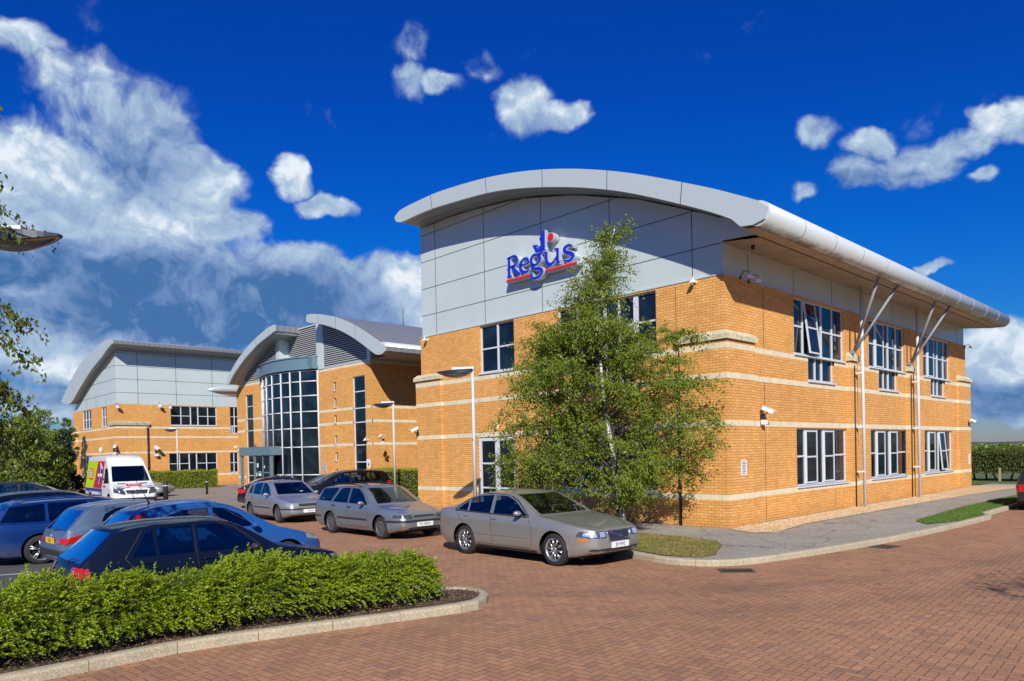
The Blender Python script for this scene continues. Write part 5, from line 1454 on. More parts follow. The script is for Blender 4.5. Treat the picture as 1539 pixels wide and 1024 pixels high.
# ---- the silver gold saloon (front to +x; distances from the nose)
P_gold = paint('gold_silver_paint', (.33, .325, .305), .5, .30)
saloon = dict(L=4.82, W=1.83, wr=.325, wx=(2.41-.93, 2.41-3.72), zb=.19, rim='multi', nose=.68, tail=.84, nl=.9, tl=.8, tum=.40,
    top=[(0, .60), (.03, .70), (.12, .755), (.5, .84), (1.0, .925), (1.38, .975), (1.62, 1.10), (2.05, 1.32), (2.35, 1.415), (2.75, 1.445), (3.2, 1.425), (3.6, 1.33), (4.0, 1.15), (4.2, 1.075), (4.5, 1.04), (4.74, 1.0), (4.80, .90), (4.82, .80)],
    belt=[(0, .58), (.1, .66), (.5, .74), (1.2, .86), (1.6, .905), (3.0, .945), (4.0, .97), (4.7, .93), (4.82, .76)],
    side=[[(1.70, .945), (2.74, .965), (2.76, 1.345), (2.42, 1.335), (2.12, 1.235)], [(2.84, .967), (3.56, .985), (3.58, 1.24), (3.35, 1.315), (2.86, 1.348)], [(3.62, .987), (3.98, 1.0), (3.78, 1.13), (3.63, 1.21)]],
    surround=[(1.62, .925), (4.08, .985), (3.80, 1.16), (3.40, 1.35), (2.8, 1.385), (2.38, 1.365), (2.06, 1.25)], surm=M_trim,
    seams=[[(1.62, .90), (1.52, .62), (1.55, .32)], [(2.79, 1.38), (2.80, .95), (2.76, .32)], [(4.02, 1.0), (3.86, .80), (3.52, .55), (3.42, .34)], [(1.6, .30), (3.4, .30)]],
    mould=[(1.58, 3.42, .50, .56, P_gold), (1.4, 3.4, .19, .27, M_trim)],
    handles=[(2.58, .84), (3.52, .865)], mirror=(1.86, 1.0),
    ws=[(-.70, .985), (.70, .985), (.57, 1.365), (-.57, 1.365)], rw=[(-.6, 1.10), (.6, 1.10), (.52, 1.34), (-.52, 1.34)],
    decals=[([(.37, .575), (.74, .585), (.80, .69), (.39, .715)], 'front', 'headlight', M_headdark, .006), ([(.42, .60), (.56, .60), (.56, .69), (.42, .70)], 'front', 'headlamp_lens', M_head2, .014), ([(.61, .60), (.74, .61), (.74, .68), (.61, .69)], 'front', 'headlamp_lens', M_head2, .014),
            ([(.10, .60), (.38, .62), (.33, .715), (.10, .69)], 'side', 'headlight', M_headdark, .006), ([(.14, .615), (.25, .625), (.24, .69), (.14, .68)], 'side', 'headlamp_lens', M_head2, .013),
            ([(.06, .555), (.085, .575)][:0] or [(.16, .525), (.34, .53), (.34, .57), (.16, .565)], 'side', 'side_marker', M_amber, .006),
            ([(-.28, .50), (.28, .50), (.31, .70), (-.31, .70)], 'front', 'grille', M_grille, .006),
            ([(-.72, .335), (.72, .335), (.70, .375), (-.70, .375)], 'front', 'bumper_strip', M_trim, .006),
            ([(-.36, .24), (.36, .24), (.40, .315), (-.40, .315)], 'front', 'air_intake', M_grille, .006),
            ([(.52, .25), (.66, .25), (.66, .31), (.52, .31)], 'front', 'fog_lamp', M_chrome, .008),
            ([(4.72, .62), (4.80, .62), (4.80, .96), (4.74, .96)], 'side', 'tail_light', M_red, .006),
            ([(.52, .62), (.78, .62), (.78, .95), (.52, .95)], 'rear', 'tail_light', M_red, .006),
            ([(4.35, .72), (4.52, .72), (4.52, .88), (4.35, .88)], 'side', 'fuel_flap', P_gold, .003)],
    fp=(0, .43), rp=(0, .70), extras=[bonnet_lines([(.12, .40), (.5, .62), (1.0, .70), (1.36, .72)])])
gold = car('parked_car', saloon, P_gold, 'silver gold saloon with multi spoke alloy wheels parked nearest the birch tree', 'car', (-6.19, 1.22), -91.5, plate='J8 HWE', plate_y='')
# chrome frame, slats and badge of the grille
def grille_bits(t, B, X):
    mb = MB()
    def at(y, z, o=.012):
        h = B.bvh.ray_cast(Vector((4, y, z)), Vector((-1, 0, 0))); return tuple(h[0]+Vector((o, 0, 0)))
    for a, b in (((-.31, .50), (.31, .50)), ((-.34, .705), (.34, .705)), ((-.31, .50), (-.34, .705)), ((.31, .50), (.34, .705))):
        mb.tube([at(a[0]+(b[0]-a[0])*k/5, a[1]+(b[1]-a[1])*k/5) for k in range(6)], .012, 6)
    mb.tube([at(-.27, .69, .012), at(.27, .52, .012)], .009, 6)
    for y in np.linspace(-.25, .25, 11): mb.tube([at(y, .51, .008), at(y, .69, .008)], .0045, 5)
    mb.build('grille_frame', M_chrome, t)
    bd_ = MB(); bd_.obox(at(0, .605, .02), (.02, .07, .07)); bd_.build('badge', mat('badge_blue', (.02, .05, .25), .3), t)
grille_bits(gold, Body(saloon) if False else type('o', (), {'bvh': None})(), None) if False else None
def with_bvh(t, fn):
    b = [c for c in t.children if c.name.startswith('body')][0]
    bm = bmesh.new(); bm.from_mesh(b.data); bv = BVHTree.FromBMesh(bm); bm.free()
    fn(t, type('o', (), {'bvh': bv})(), None)
with_bvh(gold, grille_bits)

# ---- silver estate behind it
P_silver = paint('blue_silver_paint', (.21, .245, .29), .5, .35)
estate = dict(L=4.62, W=1.75, wr=.31, wx=(2.31-.86, 2.31-3.53), zb=.18, rim='dark', nose=.76, tail=.88, nl=.85, tum=.34,
    top=[(0, .55), (.03, .66), (.12, .72), (.5, .80), (1.0, .88), (1.18, .92), (1.45, 1.10), (1.85, 1.34), (2.1, 1.41), (2.8, 1.44), (3.6, 1.42), (4.1, 1.37), (4.3, 1.20), (4.5, .98), (4.58, .80), (4.62, .60)],
    belt=[(0, .53), (.1, .62), (.5, .70), (1.2, .83), (1.6, .87), (3.0, .90), (4.4, .93), (4.62, .58)],
    side=[[(1.52, .905), (2.50, .925), (2.50, 1.345), (2.14, 1.335), (1.86, 1.20)], [(2.58, .925), (3.40, .94), (3.10, 1.30), (2.98, 1.345), (2.58, 1.35)], [(3.52, .945), (4.28, .96), (4.08, 1.30), (3.30, 1.345), (3.22, 1.30)]],
    seams=[[(1.50, .88), (1.40, .60), (1.42, .32)], [(2.54, 1.39), (2.54, .9), (2.50, .30)], [(3.46, .94), (3.42, .72), (3.12, .52), (3.02, .32)], [(3.46, .94), (3.16, 1.33), (2.95, 1.39), (2.2, 1.385), (1.86, 1.25), (1.47, .93)], [(1.45, .29), (3.0, .29)]],
    mould=[(1.48, 3.08, .475, .525, M_trim), (4.02, 4.5, .475, .52, M_trim)],
    handles=[(2.32, .80), (3.20, .82)], handm=M_trim, mirror=(1.66, .95), mirm=P_silver,
    ws=[(-.66, .935), (.66, .935), (.53, 1.345), (-.53, 1.345)], rw=[(-.6, .95), (.6, .95), (.52, 1.30), (-.52, 1.30)],
    decals=[([(.38, .56), (.74, .58), (.78, .67), (.40, .665)], 'front', 'headlight', M_headdark, .006), ([(.08, .585), (.34, .60), (.30, .68), (.10, .67)], 'side', 'headlight', M_headdark, .006),
            ([(-.36, .60), (.36, .60), (.30, .645), (-.30, .645)], 'front', 'grille', M_trim, .006), ([(-.82, .475), (.82, .475), (.82, .525), (-.82, .525)], 'front', 'bumper_strip', M_trim, .010),
            ([(0.0, .475), (.55, .475), (.55, .525), (0.0, .525)], 'side', 'bumper_strip', M_trim, .008),
            ([(-.50, .25), (.50, .25), (.52, .33), (-.52, .33)], 'front', 'air_intake', M_grille, .006), ([(.58, .27), (.70, .27), (.70, .37), (.58, .37)], 'front', 'fog_lamp', M_chrome, .01),
            ([(4.46, .62), (4.58, .62), (4.54, .88), (4.42, .90)], 'side', 'tail_light', M_red, .006)],
    fp=(0, .41), extras=[roof_rails(2.2, 4.0, .52, M_trim), bonnet_lines([(.16, .45), (.5, .60), (1.1, .68)]), aerial(2.05, 0, .2)])
ren = car('parked_car', estate, P_silver, 'silver estate car with roof rails and plain dark wheels behind the gold saloon', 'car', (-5.75, 8.0), -91, plate='PO 5850V')
# ---- silver hatchback
P_lsilver = paint('pale_silver_paint', (.30, .33, .37), .5, .35)
hatch = dict(L=4.15, W=1.73, wr=.31, wx=(2.075-.84, 2.075-3.35), zb=.19, rim='dark', nose=.78, tail=.86, nl=.8, tum=.34,
    top=[(0, .55), (.03, .66), (.12, .73), (.5, .82), (.95, .90), (1.1, .95), (1.35, 1.10), (1.75, 1.34), (2.0, 1.42), (2.5, 1.45), (3.1, 1.43), (3.55, 1.37), (3.75, 1.22), (4.0, .96), (4.1, .78), (4.15, .58)],
    belt=[(0, .53), (.1, .63), (.5, .72), (1.2, .86), (1.6, .89), (3.0, .93), (3.9, .93), (4.15, .56)],
    side=[[(1.44, .93), (2.34, .945), (2.34, 1.36), (2.05, 1.35), (1.78, 1.22)], [(2.42, .945), (3.02, .955), (3.10, 1.0), (3.14, 1.27), (2.95, 1.35), (2.42, 1.362)], [(3.24, .965), (3.55, .975), (3.42, 1.25), (3.26, 1.28)]],
    seams=[[(1.42, .9), (1.33, .6), (1.36, .34)], [(2.38, 1.40), (2.38, .93), (2.34, .32)], [(3.20, 1.30), (3.18, .98), (3.0, .66), (2.88, .52), (2.84, .33)]],
    mould=[(1.4, 2.9, .48, .52, M_trim)], handles=[(2.16, .82), (2.98, .84)], mirror=(1.56, .97),
    ws=[(-.66, .965), (.66, .965), (.54, 1.355), (-.54, 1.355)], rw=[(-.58, .98), (.58, .98), (.50, 1.32), (-.50, 1.32)],
    decals=[([(.42, .56), (.76, .56), (.78, .69), (.42, .685)], 'front', 'headlight', M_head, .006), ([(.06, .575), (.24, .58), (.22, .69), (.08, .68)], 'side', 'headlight', M_head, .006),
            ([(-.40, .585), (.40, .585), (.40, .67), (-.40, .67)], 'front', 'grille', M_grille, .006), ([(-.80, .47), (.80, .47), (.80, .515), (-.80, .515)], 'front', 'bumper_strip', M_trim, .01),
            ([(0.0, .47), (.5, .47), (.5, .515), (0.0, .515)], 'side', 'bumper_strip', M_trim, .008),
            ([(-.6, .25), (.6, .25), (.6, .34), (-.6, .34)], 'front', 'air_intake', M_grille, .006),
            ([(3.98, .62), (4.12, .62), (4.06, .88), (3.94, .88)], 'side', 'tail_light', M_red, .006)],
    fp=(0, .42), extras=[bonnet_lines([(.14, .48), (.5, .60), (1.05, .68)])])
car('parked_car', hatch, P_lsilver, 'pale silver five door hatchback parked behind the silver estate', 'car', (-5.1, 14.95), -94, plate='JG 04')

def rear_hatch(kind):
    """hatchbacks seen from behind in the left row"""
    sp = dict(hatch); sp['extras'] = []
    if kind == 'navy':        # dark blue hatch right behind the hedge
        sp.update(L=3.95, W=1.62, wx=(1.975-.78, 1.975-3.2), wr=.29, rim='dark', tum=.30,
          top=[(0, .55), (.03, .64), (.12, .70), (.5, .79), (.95, .87), (1.12, .91), (1.4, 1.12), (1.75, 1.32), (2.0, 1.385), (2.5, 1.40), (3.0, 1.385), (3.32, 1.34), (3.45, 1.28), (3.75, .98), (3.85, .90), (3.92, .80), (3.95, .58)],
          belt=[(0, .53), (.1, .62), (.5, .70), (1.1, .84), (1.6, .875), (3.0, .90), (3.8, .88), (3.95, .56)],
          side=[[(1.46, .92), (2.34, .93), (2.34, 1.315), (2.06, 1.31), (1.80, 1.20)], [(2.42, .93), (2.88, .935), (2.90, 1.31), (2.42, 1.32)], [(2.93, .935), (3.24, .94), (3.02, 1.27), (2.95, 1.30)]],
          surround=None, seams=[[(1.44, .9), (1.35, .6), (1.38, .34)], [(2.38, 1.36), (2.38, .91), (2.34, .30)], [(3.32, .93), (3.05, 1.33), (2.9, 1.35), (2.1, 1.355), (1.80, 1.25), (1.42, .94)], [(3.32, .93), (3.1, .65), (2.85, .4)]],
          ws=[(-.60, .93), (.60, .93), (.50, 1.31), (-.50, 1.31)], rw=[(-.60, .905), (.60, .905), (.50, 1.275), (-.50, 1.275)], rwm=M_carglass_blue,
          decals=[([(.40, .55), (.70, .56), (.72, .66), (.40, .66)], 'front', 'headlight', M_head, .006), ([(.46, .68), (.74, .68), (.72, .86), (.46, .86)], 'rear', 'tail_light', M_red, .008), ([(3.72, .70), (3.92, .68), (3.88, .80), (3.76, .86)], 'side', 'tail_light', M_red, .008),
                  ([(-.74, .46), (.74, .46), (.74, .52), (-.74, .52)], 'rear', 'bumper_strip', M_trim, .008)],
          mirror=(1.58, .93), mirm=M_trim, mould=[], extras=[wiper(0, (-.05, .885), 0, (-.42, .95))], rp=(0, .60))
    if kind == 'blue':
        sp.update(L=3.95, W=1.66, wx=(1.975-.80, 1.975-3.25), wr=.30, tum=.33,
          top=[(0, .52), (.03, .60), (.15, .68), (.5, .80), (.85, .89), (1.0, .95), (1.5, 1.25), (1.85, 1.42), (2.2, 1.50), (2.7, 1.51), (3.15, 1.47), (3.45, 1.38), (3.6, 1.26), (3.80, 1.0), (3.90, .85), (3.95, .60)],
          belt=[(0, .50), (.1, .60), (.5, .72), (1.1, .88), (1.6, .93), (2.6, .98), (3.5, 1.04), (3.8, .98), (3.95, .58)],
          side=[[(1.45, .96), (2.2, .985), (2.2, 1.36), (1.98, 1.34), (1.7, 1.20)], [(2.28, .99), (2.95, 1.04), (3.12, 1.12), (3.0, 1.26), (2.7, 1.35), (2.28, 1.365)]],
          seams=[[(1.40, .9), (1.32, .6), (1.35, .34)], [(2.24, 1.42), (2.24, .95), (2.2, .30)], [(3.22, 1.1), (3.1, 1.28), (2.75, 1.39), (2.0, 1.40), (1.68, 1.27), (1.36, .96)]],
          ws=[(-.62, .97), (.62, .97), (.52, 1.37), (-.52, 1.37)], rw=[(-.58, 1.0), (.58, 1.0), (.48, 1.30), (-.48, 1.30)], rwm=M_carglass_blue,
          decals=[([(.40, .55), (.72, .58), (.74, .70), (.46, .70)], 'front', 'headlight', M_head, .006), ([(.10, .57), (.38, .63), (.40, .73), (.14, .68)], 'side', 'headlight', M_head, .006),
                  ([(.55, 1.0), (.75, 1.0), (.60, 1.32), (.50, 1.32)], 'rear', 'tail_light', M_red, .010), ([(3.45, 1.08), (3.74, 1.04), (3.50, 1.30), (3.34, 1.33)], 'side', 'tail_light', M_red, .008)],
          mirror=(1.5, .98), mould=[], extras=[aerial(3.1, 0, .42, -.5), wiper(0, (0, .985), 0, (-.3, 1.03))], rp=(0, .62))
    if kind == 'greyblue':
        sp.update(L=3.83, W=1.65, wx=(1.915-.78, 1.915-3.2), wr=.29, rim='five', tum=.34,
          top=[(0, .52), (.03, .60), (.15, .68), (.5, .79), (.85, .88), (1.0, .93), (1.45, 1.18), (1.8, 1.36), (2.1, 1.42), (2.6, 1.435), (3.0, 1.41), (3.28, 1.35), (3.38, 1.28), (3.66, .96), (3.74, .86), (3.80, .72), (3.83, .56)],
          belt=[(0, .50), (.1, .60), (.5, .71), (1.1, .86), (1.6, .90), (2.6, .93), (3.3, .96), (3.7, .88), (3.83, .54)],
          side=[[(1.42, .935), (2.35, .955), (2.35, 1.33), (1.98, 1.32), (1.70, 1.20)], [(2.44, .96), (2.95, .985), (3.10, 1.06), (3.02, 1.20), (2.8, 1.30), (2.44, 1.335)]],
          seams=[[(1.38, .9), (1.30, .6), (1.33, .34)], [(2.40, 1.37), (2.40, .93), (2.36, .30)]],
          ws=[(-.60, .95), (.60, .95), (.50, 1.34), (-.50, 1.34)], rw=[(-.60, .90), (.60, .90), (.52, 1.285), (-.52, 1.285)], rwm=M_carglass_blue,
          decals=[([(.40, .55), (.72, .58), (.74, .70), (.46, .70)], 'front', 'headlight', M_head, .006),
                  ([(.42, .64), (.79, .68), (.79, .78), (.52, .76)], 'rear', 'tail_light', M_red, .012), ([(3.22, .80), (3.78, .64), (3.76, .76), (3.45, .83)], 'side', 'tail_light', M_red, .010),
                  ([(-.80, .43), (.80, .43), (.80, .53), (-.80, .53)], 'rear', 'bumper_strip', M_trim, .016), ([(3.30, .44), (3.83, .43), (3.83, .53), (3.4, .52)], 'side', 'bumper_strip', M_trim, .014)],
          mirror=(1.5, .95), mould=[], extras=[wiper(0, (0, .885), 0, (-.3, .93)), aerial(2.2, 0, .2)], rp=(.0, .70))
    return sp
P_navy = paint('navy_paint', (.004, .008, .022), .0, .5, .6, .03); P_blue = paint('mid_blue_paint', (.018, .095, .32), .15, .4, .8, .15)
P_gblue = paint('grey_blue_paint', (.085, .125, .20), .15, .45, .8, .2); P_dblue = paint('deep_blue_paint', (.005, .034, .165), .15, .4, .8, .15)
P_black = paint('black_paint', (.006, .006, .009), .0, .4, .7, .04); P_aub = paint('dark_aubergine_paint', (.016, .007, .014), .0, .4, .7, .05)
def place(x, y, h, sp):
    """rear right corner -> centre"""
    a = R(h); L, W = sp['L'], sp['W']
    return (x+L/2*math.cos(a)-W/2*math.sin(a), y+L/2*math.sin(a)+W/2*math.cos(a))
s7 = rear_hatch('navy'); car('parked_car', s7, P_navy, 'very dark navy hatchback directly behind the front hedge', 'car', place(-15.22, .66, -1, s7), -1, plate_y='')
s8 = rear_hatch('blue'); car('parked_car', s8, P_blue, 'bright mid blue hatchback with high red rear lamps behind the navy one', 'car', place(-14.0, 3.55, -2, s8), -2, plate_y='')
s9 = rear_hatch('greyblue'); car('parked_car', s9, P_gblue, 'grey blue small hatchback with yellow plate and black rear bumper strip', 'car', place(-14.15, 6.15, 3, s9), 3, plate_y='LG51')
s10 = dict(estate); s10.update(rim='five', surround=[(1.44, .885), (4.34, .94), (4.14, 1.33), (3.28, 1.375), (2.13, 1.365), (1.83, 1.22)], surm=M_chrome, wr=.325, mould=[], fp=None,
    side=[[(1.52, .905), (2.50, .925), (2.50, 1.345), (2.14, 1.335), (1.86, 1.20)], [(2.58, .925), (3.36, .94), (3.36, 1.35), (2.58, 1.35)], [(3.42, .945), (4.28, .96), (4.08, 1.30), (3.42, 1.345)]],
    decals=[d for d in estate['decals'] if d[2] in ('headlight',)] + [([(4.36, .66), (4.60, .64), (4.56, .84), (4.42, .86)], 'side', 'tail_light', M_red, .006), ([(.5, .66), (.80, .66), (.80, .86), (.5, .86)], 'rear', 'tail_light', M_red, .006)], extras=[roof_rails(2.2, 4.0, .52, P_dblue)])
car('parked_car', s10, P_dblue, 'deep blue estate car with chrome window surround at the left edge', 'car', place(-15.05, 8.95, -2, s10), -2)
s11 = dict(rear_hatch('blue')); s11.update(L=4.35, W=1.75, top=[(0, .60), (.03, .70), (.15, .80), (.5, .92), (.95, 1.02), (1.2, 1.10), (1.8, 1.38), (2.2, 1.50), (2.8, 1.53), (3.5, 1.50), (3.9, 1.40), (4.1, 1.15), (4.25, .9), (4.35, .6)],
    belt=[(0, .55), (.2, .72), (1.2, .98), (2, 1.02), (4.0, 1.04), (4.35, .58)], wx=(2.175-.85, 2.175-3.5),
    side=[[(1.6, 1.05), (2.45, 1.07), (2.45, 1.42), (2.1, 1.40)], [(2.53, 1.07), (3.4, 1.08), (3.3, 1.42), (2.53, 1.43)], [(3.5, 1.08), (3.9, 1.10), (3.7, 1.37), (3.42, 1.40)]],
    ws=[(-.62, 1.10), (.62, 1.10), (.52, 1.44), (-.52, 1.44)], rw=[(-.58, 1.05), (.58, 1.05), (.5, 1.36), (-.5, 1.36)], decals=[], extras=[], seams=[], rp=None, wsm=M_carglass)
car('parked_car', s11, P_black, 'black car half hidden beyond the deep blue estate at the left edge', 'car', place(-14.8, 12.2, -3, s11), -3)
s12 = dict(s11); car('parked_car', s12, P_aub, 'dark aubergine people carrier furthest back at the left edge by the trees', 'car', (-11.0, 25.6), -20)
# ---- three cars facing the other way by the entrance wing
s13 = dict(s11); s13.update(L=4.45, W=1.8, rim='five', extras=[aerial(3.6, 0, .5, -.5)], seams=[[(2.49, 1.46), (2.49, 1.0), (2.45, .3)], [(3.46, 1.44), (3.46, 1.0), (3.2, .6)]],
    top=[(0, .65), (.03, .78), (.15, .88), (.5, .98), (.95, 1.06), (1.2, 1.14), (1.8, 1.48), (2.2, 1.62), (2.8, 1.66), (3.7, 1.64), (4.1, 1.56), (4.25, 1.35), (4.38, 1.0), (4.45, .6)],
    side=[[(1.6, 1.10), (2.45, 1.12), (2.45, 1.53), (2.1, 1.50)], [(2.53, 1.12), (3.35, 1.14), (3.35, 1.54), (2.53, 1.54)], [(3.43, 1.14), (4.05, 1.2), (3.95, 1.50), (3.43, 1.53)]],
    decals=[([(4.1, .95), (4.38, .95), (4.30, 1.15), (4.12, 1.12)], 'side', 'tail_light', M_red, .008), ([(.10, .66), (.40, .70), (.42, .84), (.14, .80)], 'side', 'headlight', M_head, .006)], rw=[(-.6, 1.15), (.6, 1.15), (.52, 1.52), (-.52, 1.52)],
    ws=[(-.64, 1.14), (.64, 1.14), (.54, 1.55), (-.54, 1.55)])
car('parked_car', s13, P_black, 'tall black car with red tail lamp in front of the hedge beside the main wing', 'car', (-.55, 18.75), 162)
s14 = dict(hatch); s14.update(fp=None, decals=[d for d in hatch['decals'] if d[2] == 'headlight'], extras=[aerial(2.1, 0, .35, .6)])
car('parked_car', s14, P_lsilver, 'silver car seen over the pale silver hatchback, nose to the left', 'car', (.35, 21.6), 162)
s15 = dict(rear_hatch('greyblue')); s15.update(L=4.3, W=1.74, mould=[], wx=(2.15-.85, 2.15-3.5), top=[(0, .52), (.03, .60), (.15, .68), (.5, .79), (.95, .88), (1.1, .93), (1.55, 1.18), (1.95, 1.36), (2.3, 1.42), (2.8, 1.42), (3.4, 1.30), (3.9, 1.08), (4.15, .98), (4.25, .85), (4.3, .56)],
    belt=[(0, .50), (.1, .60), (.5, .71), (1.1, .86), (1.6, .90), (3.2, .95), (4.1, .93), (4.3, .54)], rw=[(-.56, 1.03), (.56, 1.03), (.48, 1.33), (-.48, 1.33)],
    side=[[(1.52, .935), (2.45, .955), (2.45, 1.33), (2.08, 1.32), (1.80, 1.20)], [(2.54, .96), (3.3, .985), (3.55, 1.04), (3.2, 1.22), (2.54, 1.335)]],
    decals=[([(.45, .70), (.82, .70), (.80, .88), (.48, .90)], 'rear', 'tail_light', M_red, .012), ([(3.95, .72), (4.25, .70), (4.2, .86), (4.0, .90)], 'side', 'tail_light', M_red, .010)], rp=(.0, .72))
car('parked_car', s15, P_aub, 'dark plum hatchback seen from behind with yellow plate near the glass entrance', 'car', place(-3.9, 21.9, -22, s15), -22, plate_y='')
# ---- silver coupe by the far hedge, tail of a dark car at the right edge
s16 = dict(hatch); s16.update(L=4.3, fp=None, rim='five', decals=[d for d in hatch['decals'] if d[2] == 'headlight'], wx=(2.15-.9, 2.15-3.5), extras=[])
s16['top'] = [(0, .50), (.03, .56), (.15, .64), (.5, .74), (1.0, .84), (1.3, .90), (1.8, 1.14), (2.2, 1.27), (2.6, 1.30), (3.2, 1.25), (3.8, 1.05), (4.1, .95), (4.25, .8), (4.3, .58)]
s16['belt'] = [(0, .48), (.2, .58), (1.2, .80), (2, .84), (4.0, .9), (4.3, .56)]
s16['side'] = [[(1.7, .88), (2.6, .90), (2.6, 1.22), (2.2, 1.20)], [(2.7, .9), (3.3, .93), (3.1, 1.15), (2.7, 1.21)]]; s16['ws'] = [(-.6, .94), (.6, .94), (.5, 1.23), (-.5, 1.23)]; s16['rw'] = None; s16['seams'] = []; s16['handles'] = []; s16['mirror'] = (1.9, .92)
car('parked_car', s16, P_lsilver, 'low silver coupe half hidden behind the white van by the clipped hedge', 'car', (-2.95, 39.0), -52)
s17 = dict(hatch); s17.update(fp=None, decals=[([(.50, .62), (.84, .62), (.84, .86), (.5, .86)], 'rear', 'tail_light', M_red, .010), ([(3.95, .64), (4.14, .62), (4.08, .86), (3.92, .88)], 'side', 'tail_light', M_red, .008)], extras=[])
P_dgrey = paint('dark_grey_paint', (.02, .022, .024), .1, .4, .7, .1)
car('parked_car', s17, P_dgrey, 'dark grey car with red rear lamp cut off by the right edge of the photo', 'car', (12.75, -4.95), 5)

# ---- white delivery van
P_van = mat('van_white', (.74, .76, .78), .28, coat=.6)
van = dict(L=5.9, W=1.99, wr=.34, wx=(2.95-1.0, 2.95-4.65), zb=.22, rim='steel', nose=.80, tail=.95, nl=.8, tl=.3, tum=.13,
    top=[(0, .62), (.03, .82), (.12, .95), (.5, 1.10), (.80, 1.20), (.92, 1.28), (1.3, 1.78), (1.62, 2.12), (1.85, 2.36), (2.1, 2.50), (2.5, 2.56), (4.0, 2.57), (5.7, 2.54), (5.82, 2.45), (5.87, 2.0), (5.9, .6)],
    belt=[(0, .60), (.1, .80), (.5, .98), (.9, 1.12), (1.4, 1.15), (3.0, 1.15), (5.8, 1.15), (5.9, .58)],
    side=[[(1.15, 1.20), (2.05, 1.18), (2.05, 1.92), (1.66, 1.92), (1.45, 1.70)]],
    seams=[[(1.02, 1.15), (1.05, .7), (1.3, .35)], [(2.15, 2.0), (2.15, .35)], [(3.4, 2.3), (3.4, .35)]], mould=[],
    mirror=(1.35, 1.40), mirm=M_dark, handles=[(1.95, 1.05)], handm=M_dark,
    ws=[(-.83, 1.27), (.83, 1.27), (.80, 1.60), (.72, 2.02), (-.72, 2.02), (-.80, 1.60)], rw=None,
    decals=[([(.50, .66), (.84, .74), (.83, .98), (.68, .99), (.52, .82)], 'front', 'headlight', M_headdark, .008), ([(.05, .74), (.30, .78), (.46, 1.06), (.30, 1.04), (.10, .92)], 'side', 'headlight', M_headdark, .008),
            ([(-.42, .70), (.42, .70), (.50, .88), (-.50, .88)], 'front', 'grille', M_grille, .008), ([(-.9, .30), (.9, .30), (.9, .52), (-.9, .52)], 'front', 'bumper', M_trim, .012),
            ([(.32, 1.155), (.66, 1.165), (.66, 1.20), (.32, 1.19)], 'front', 'air_vent', M_trim, .008)],
    fp=None, extras=[])
vt = car('delivery_van', van, P_van, 'white delivery van with green, red and blue side panels parked before the far wing', 'van', (-6.35, 30.2), 268)
M_vgreen = mat('lime_green_vinyl', (.42, .62, .02), .35); M_vred = mat('red_vinyl', (.62, .012, .025), .35); M_vblue = mat('blue_vinyl', (.03, .05, .28), .35); M_vwhite = mat('white_vinyl', (.78, .78, .78), .4)
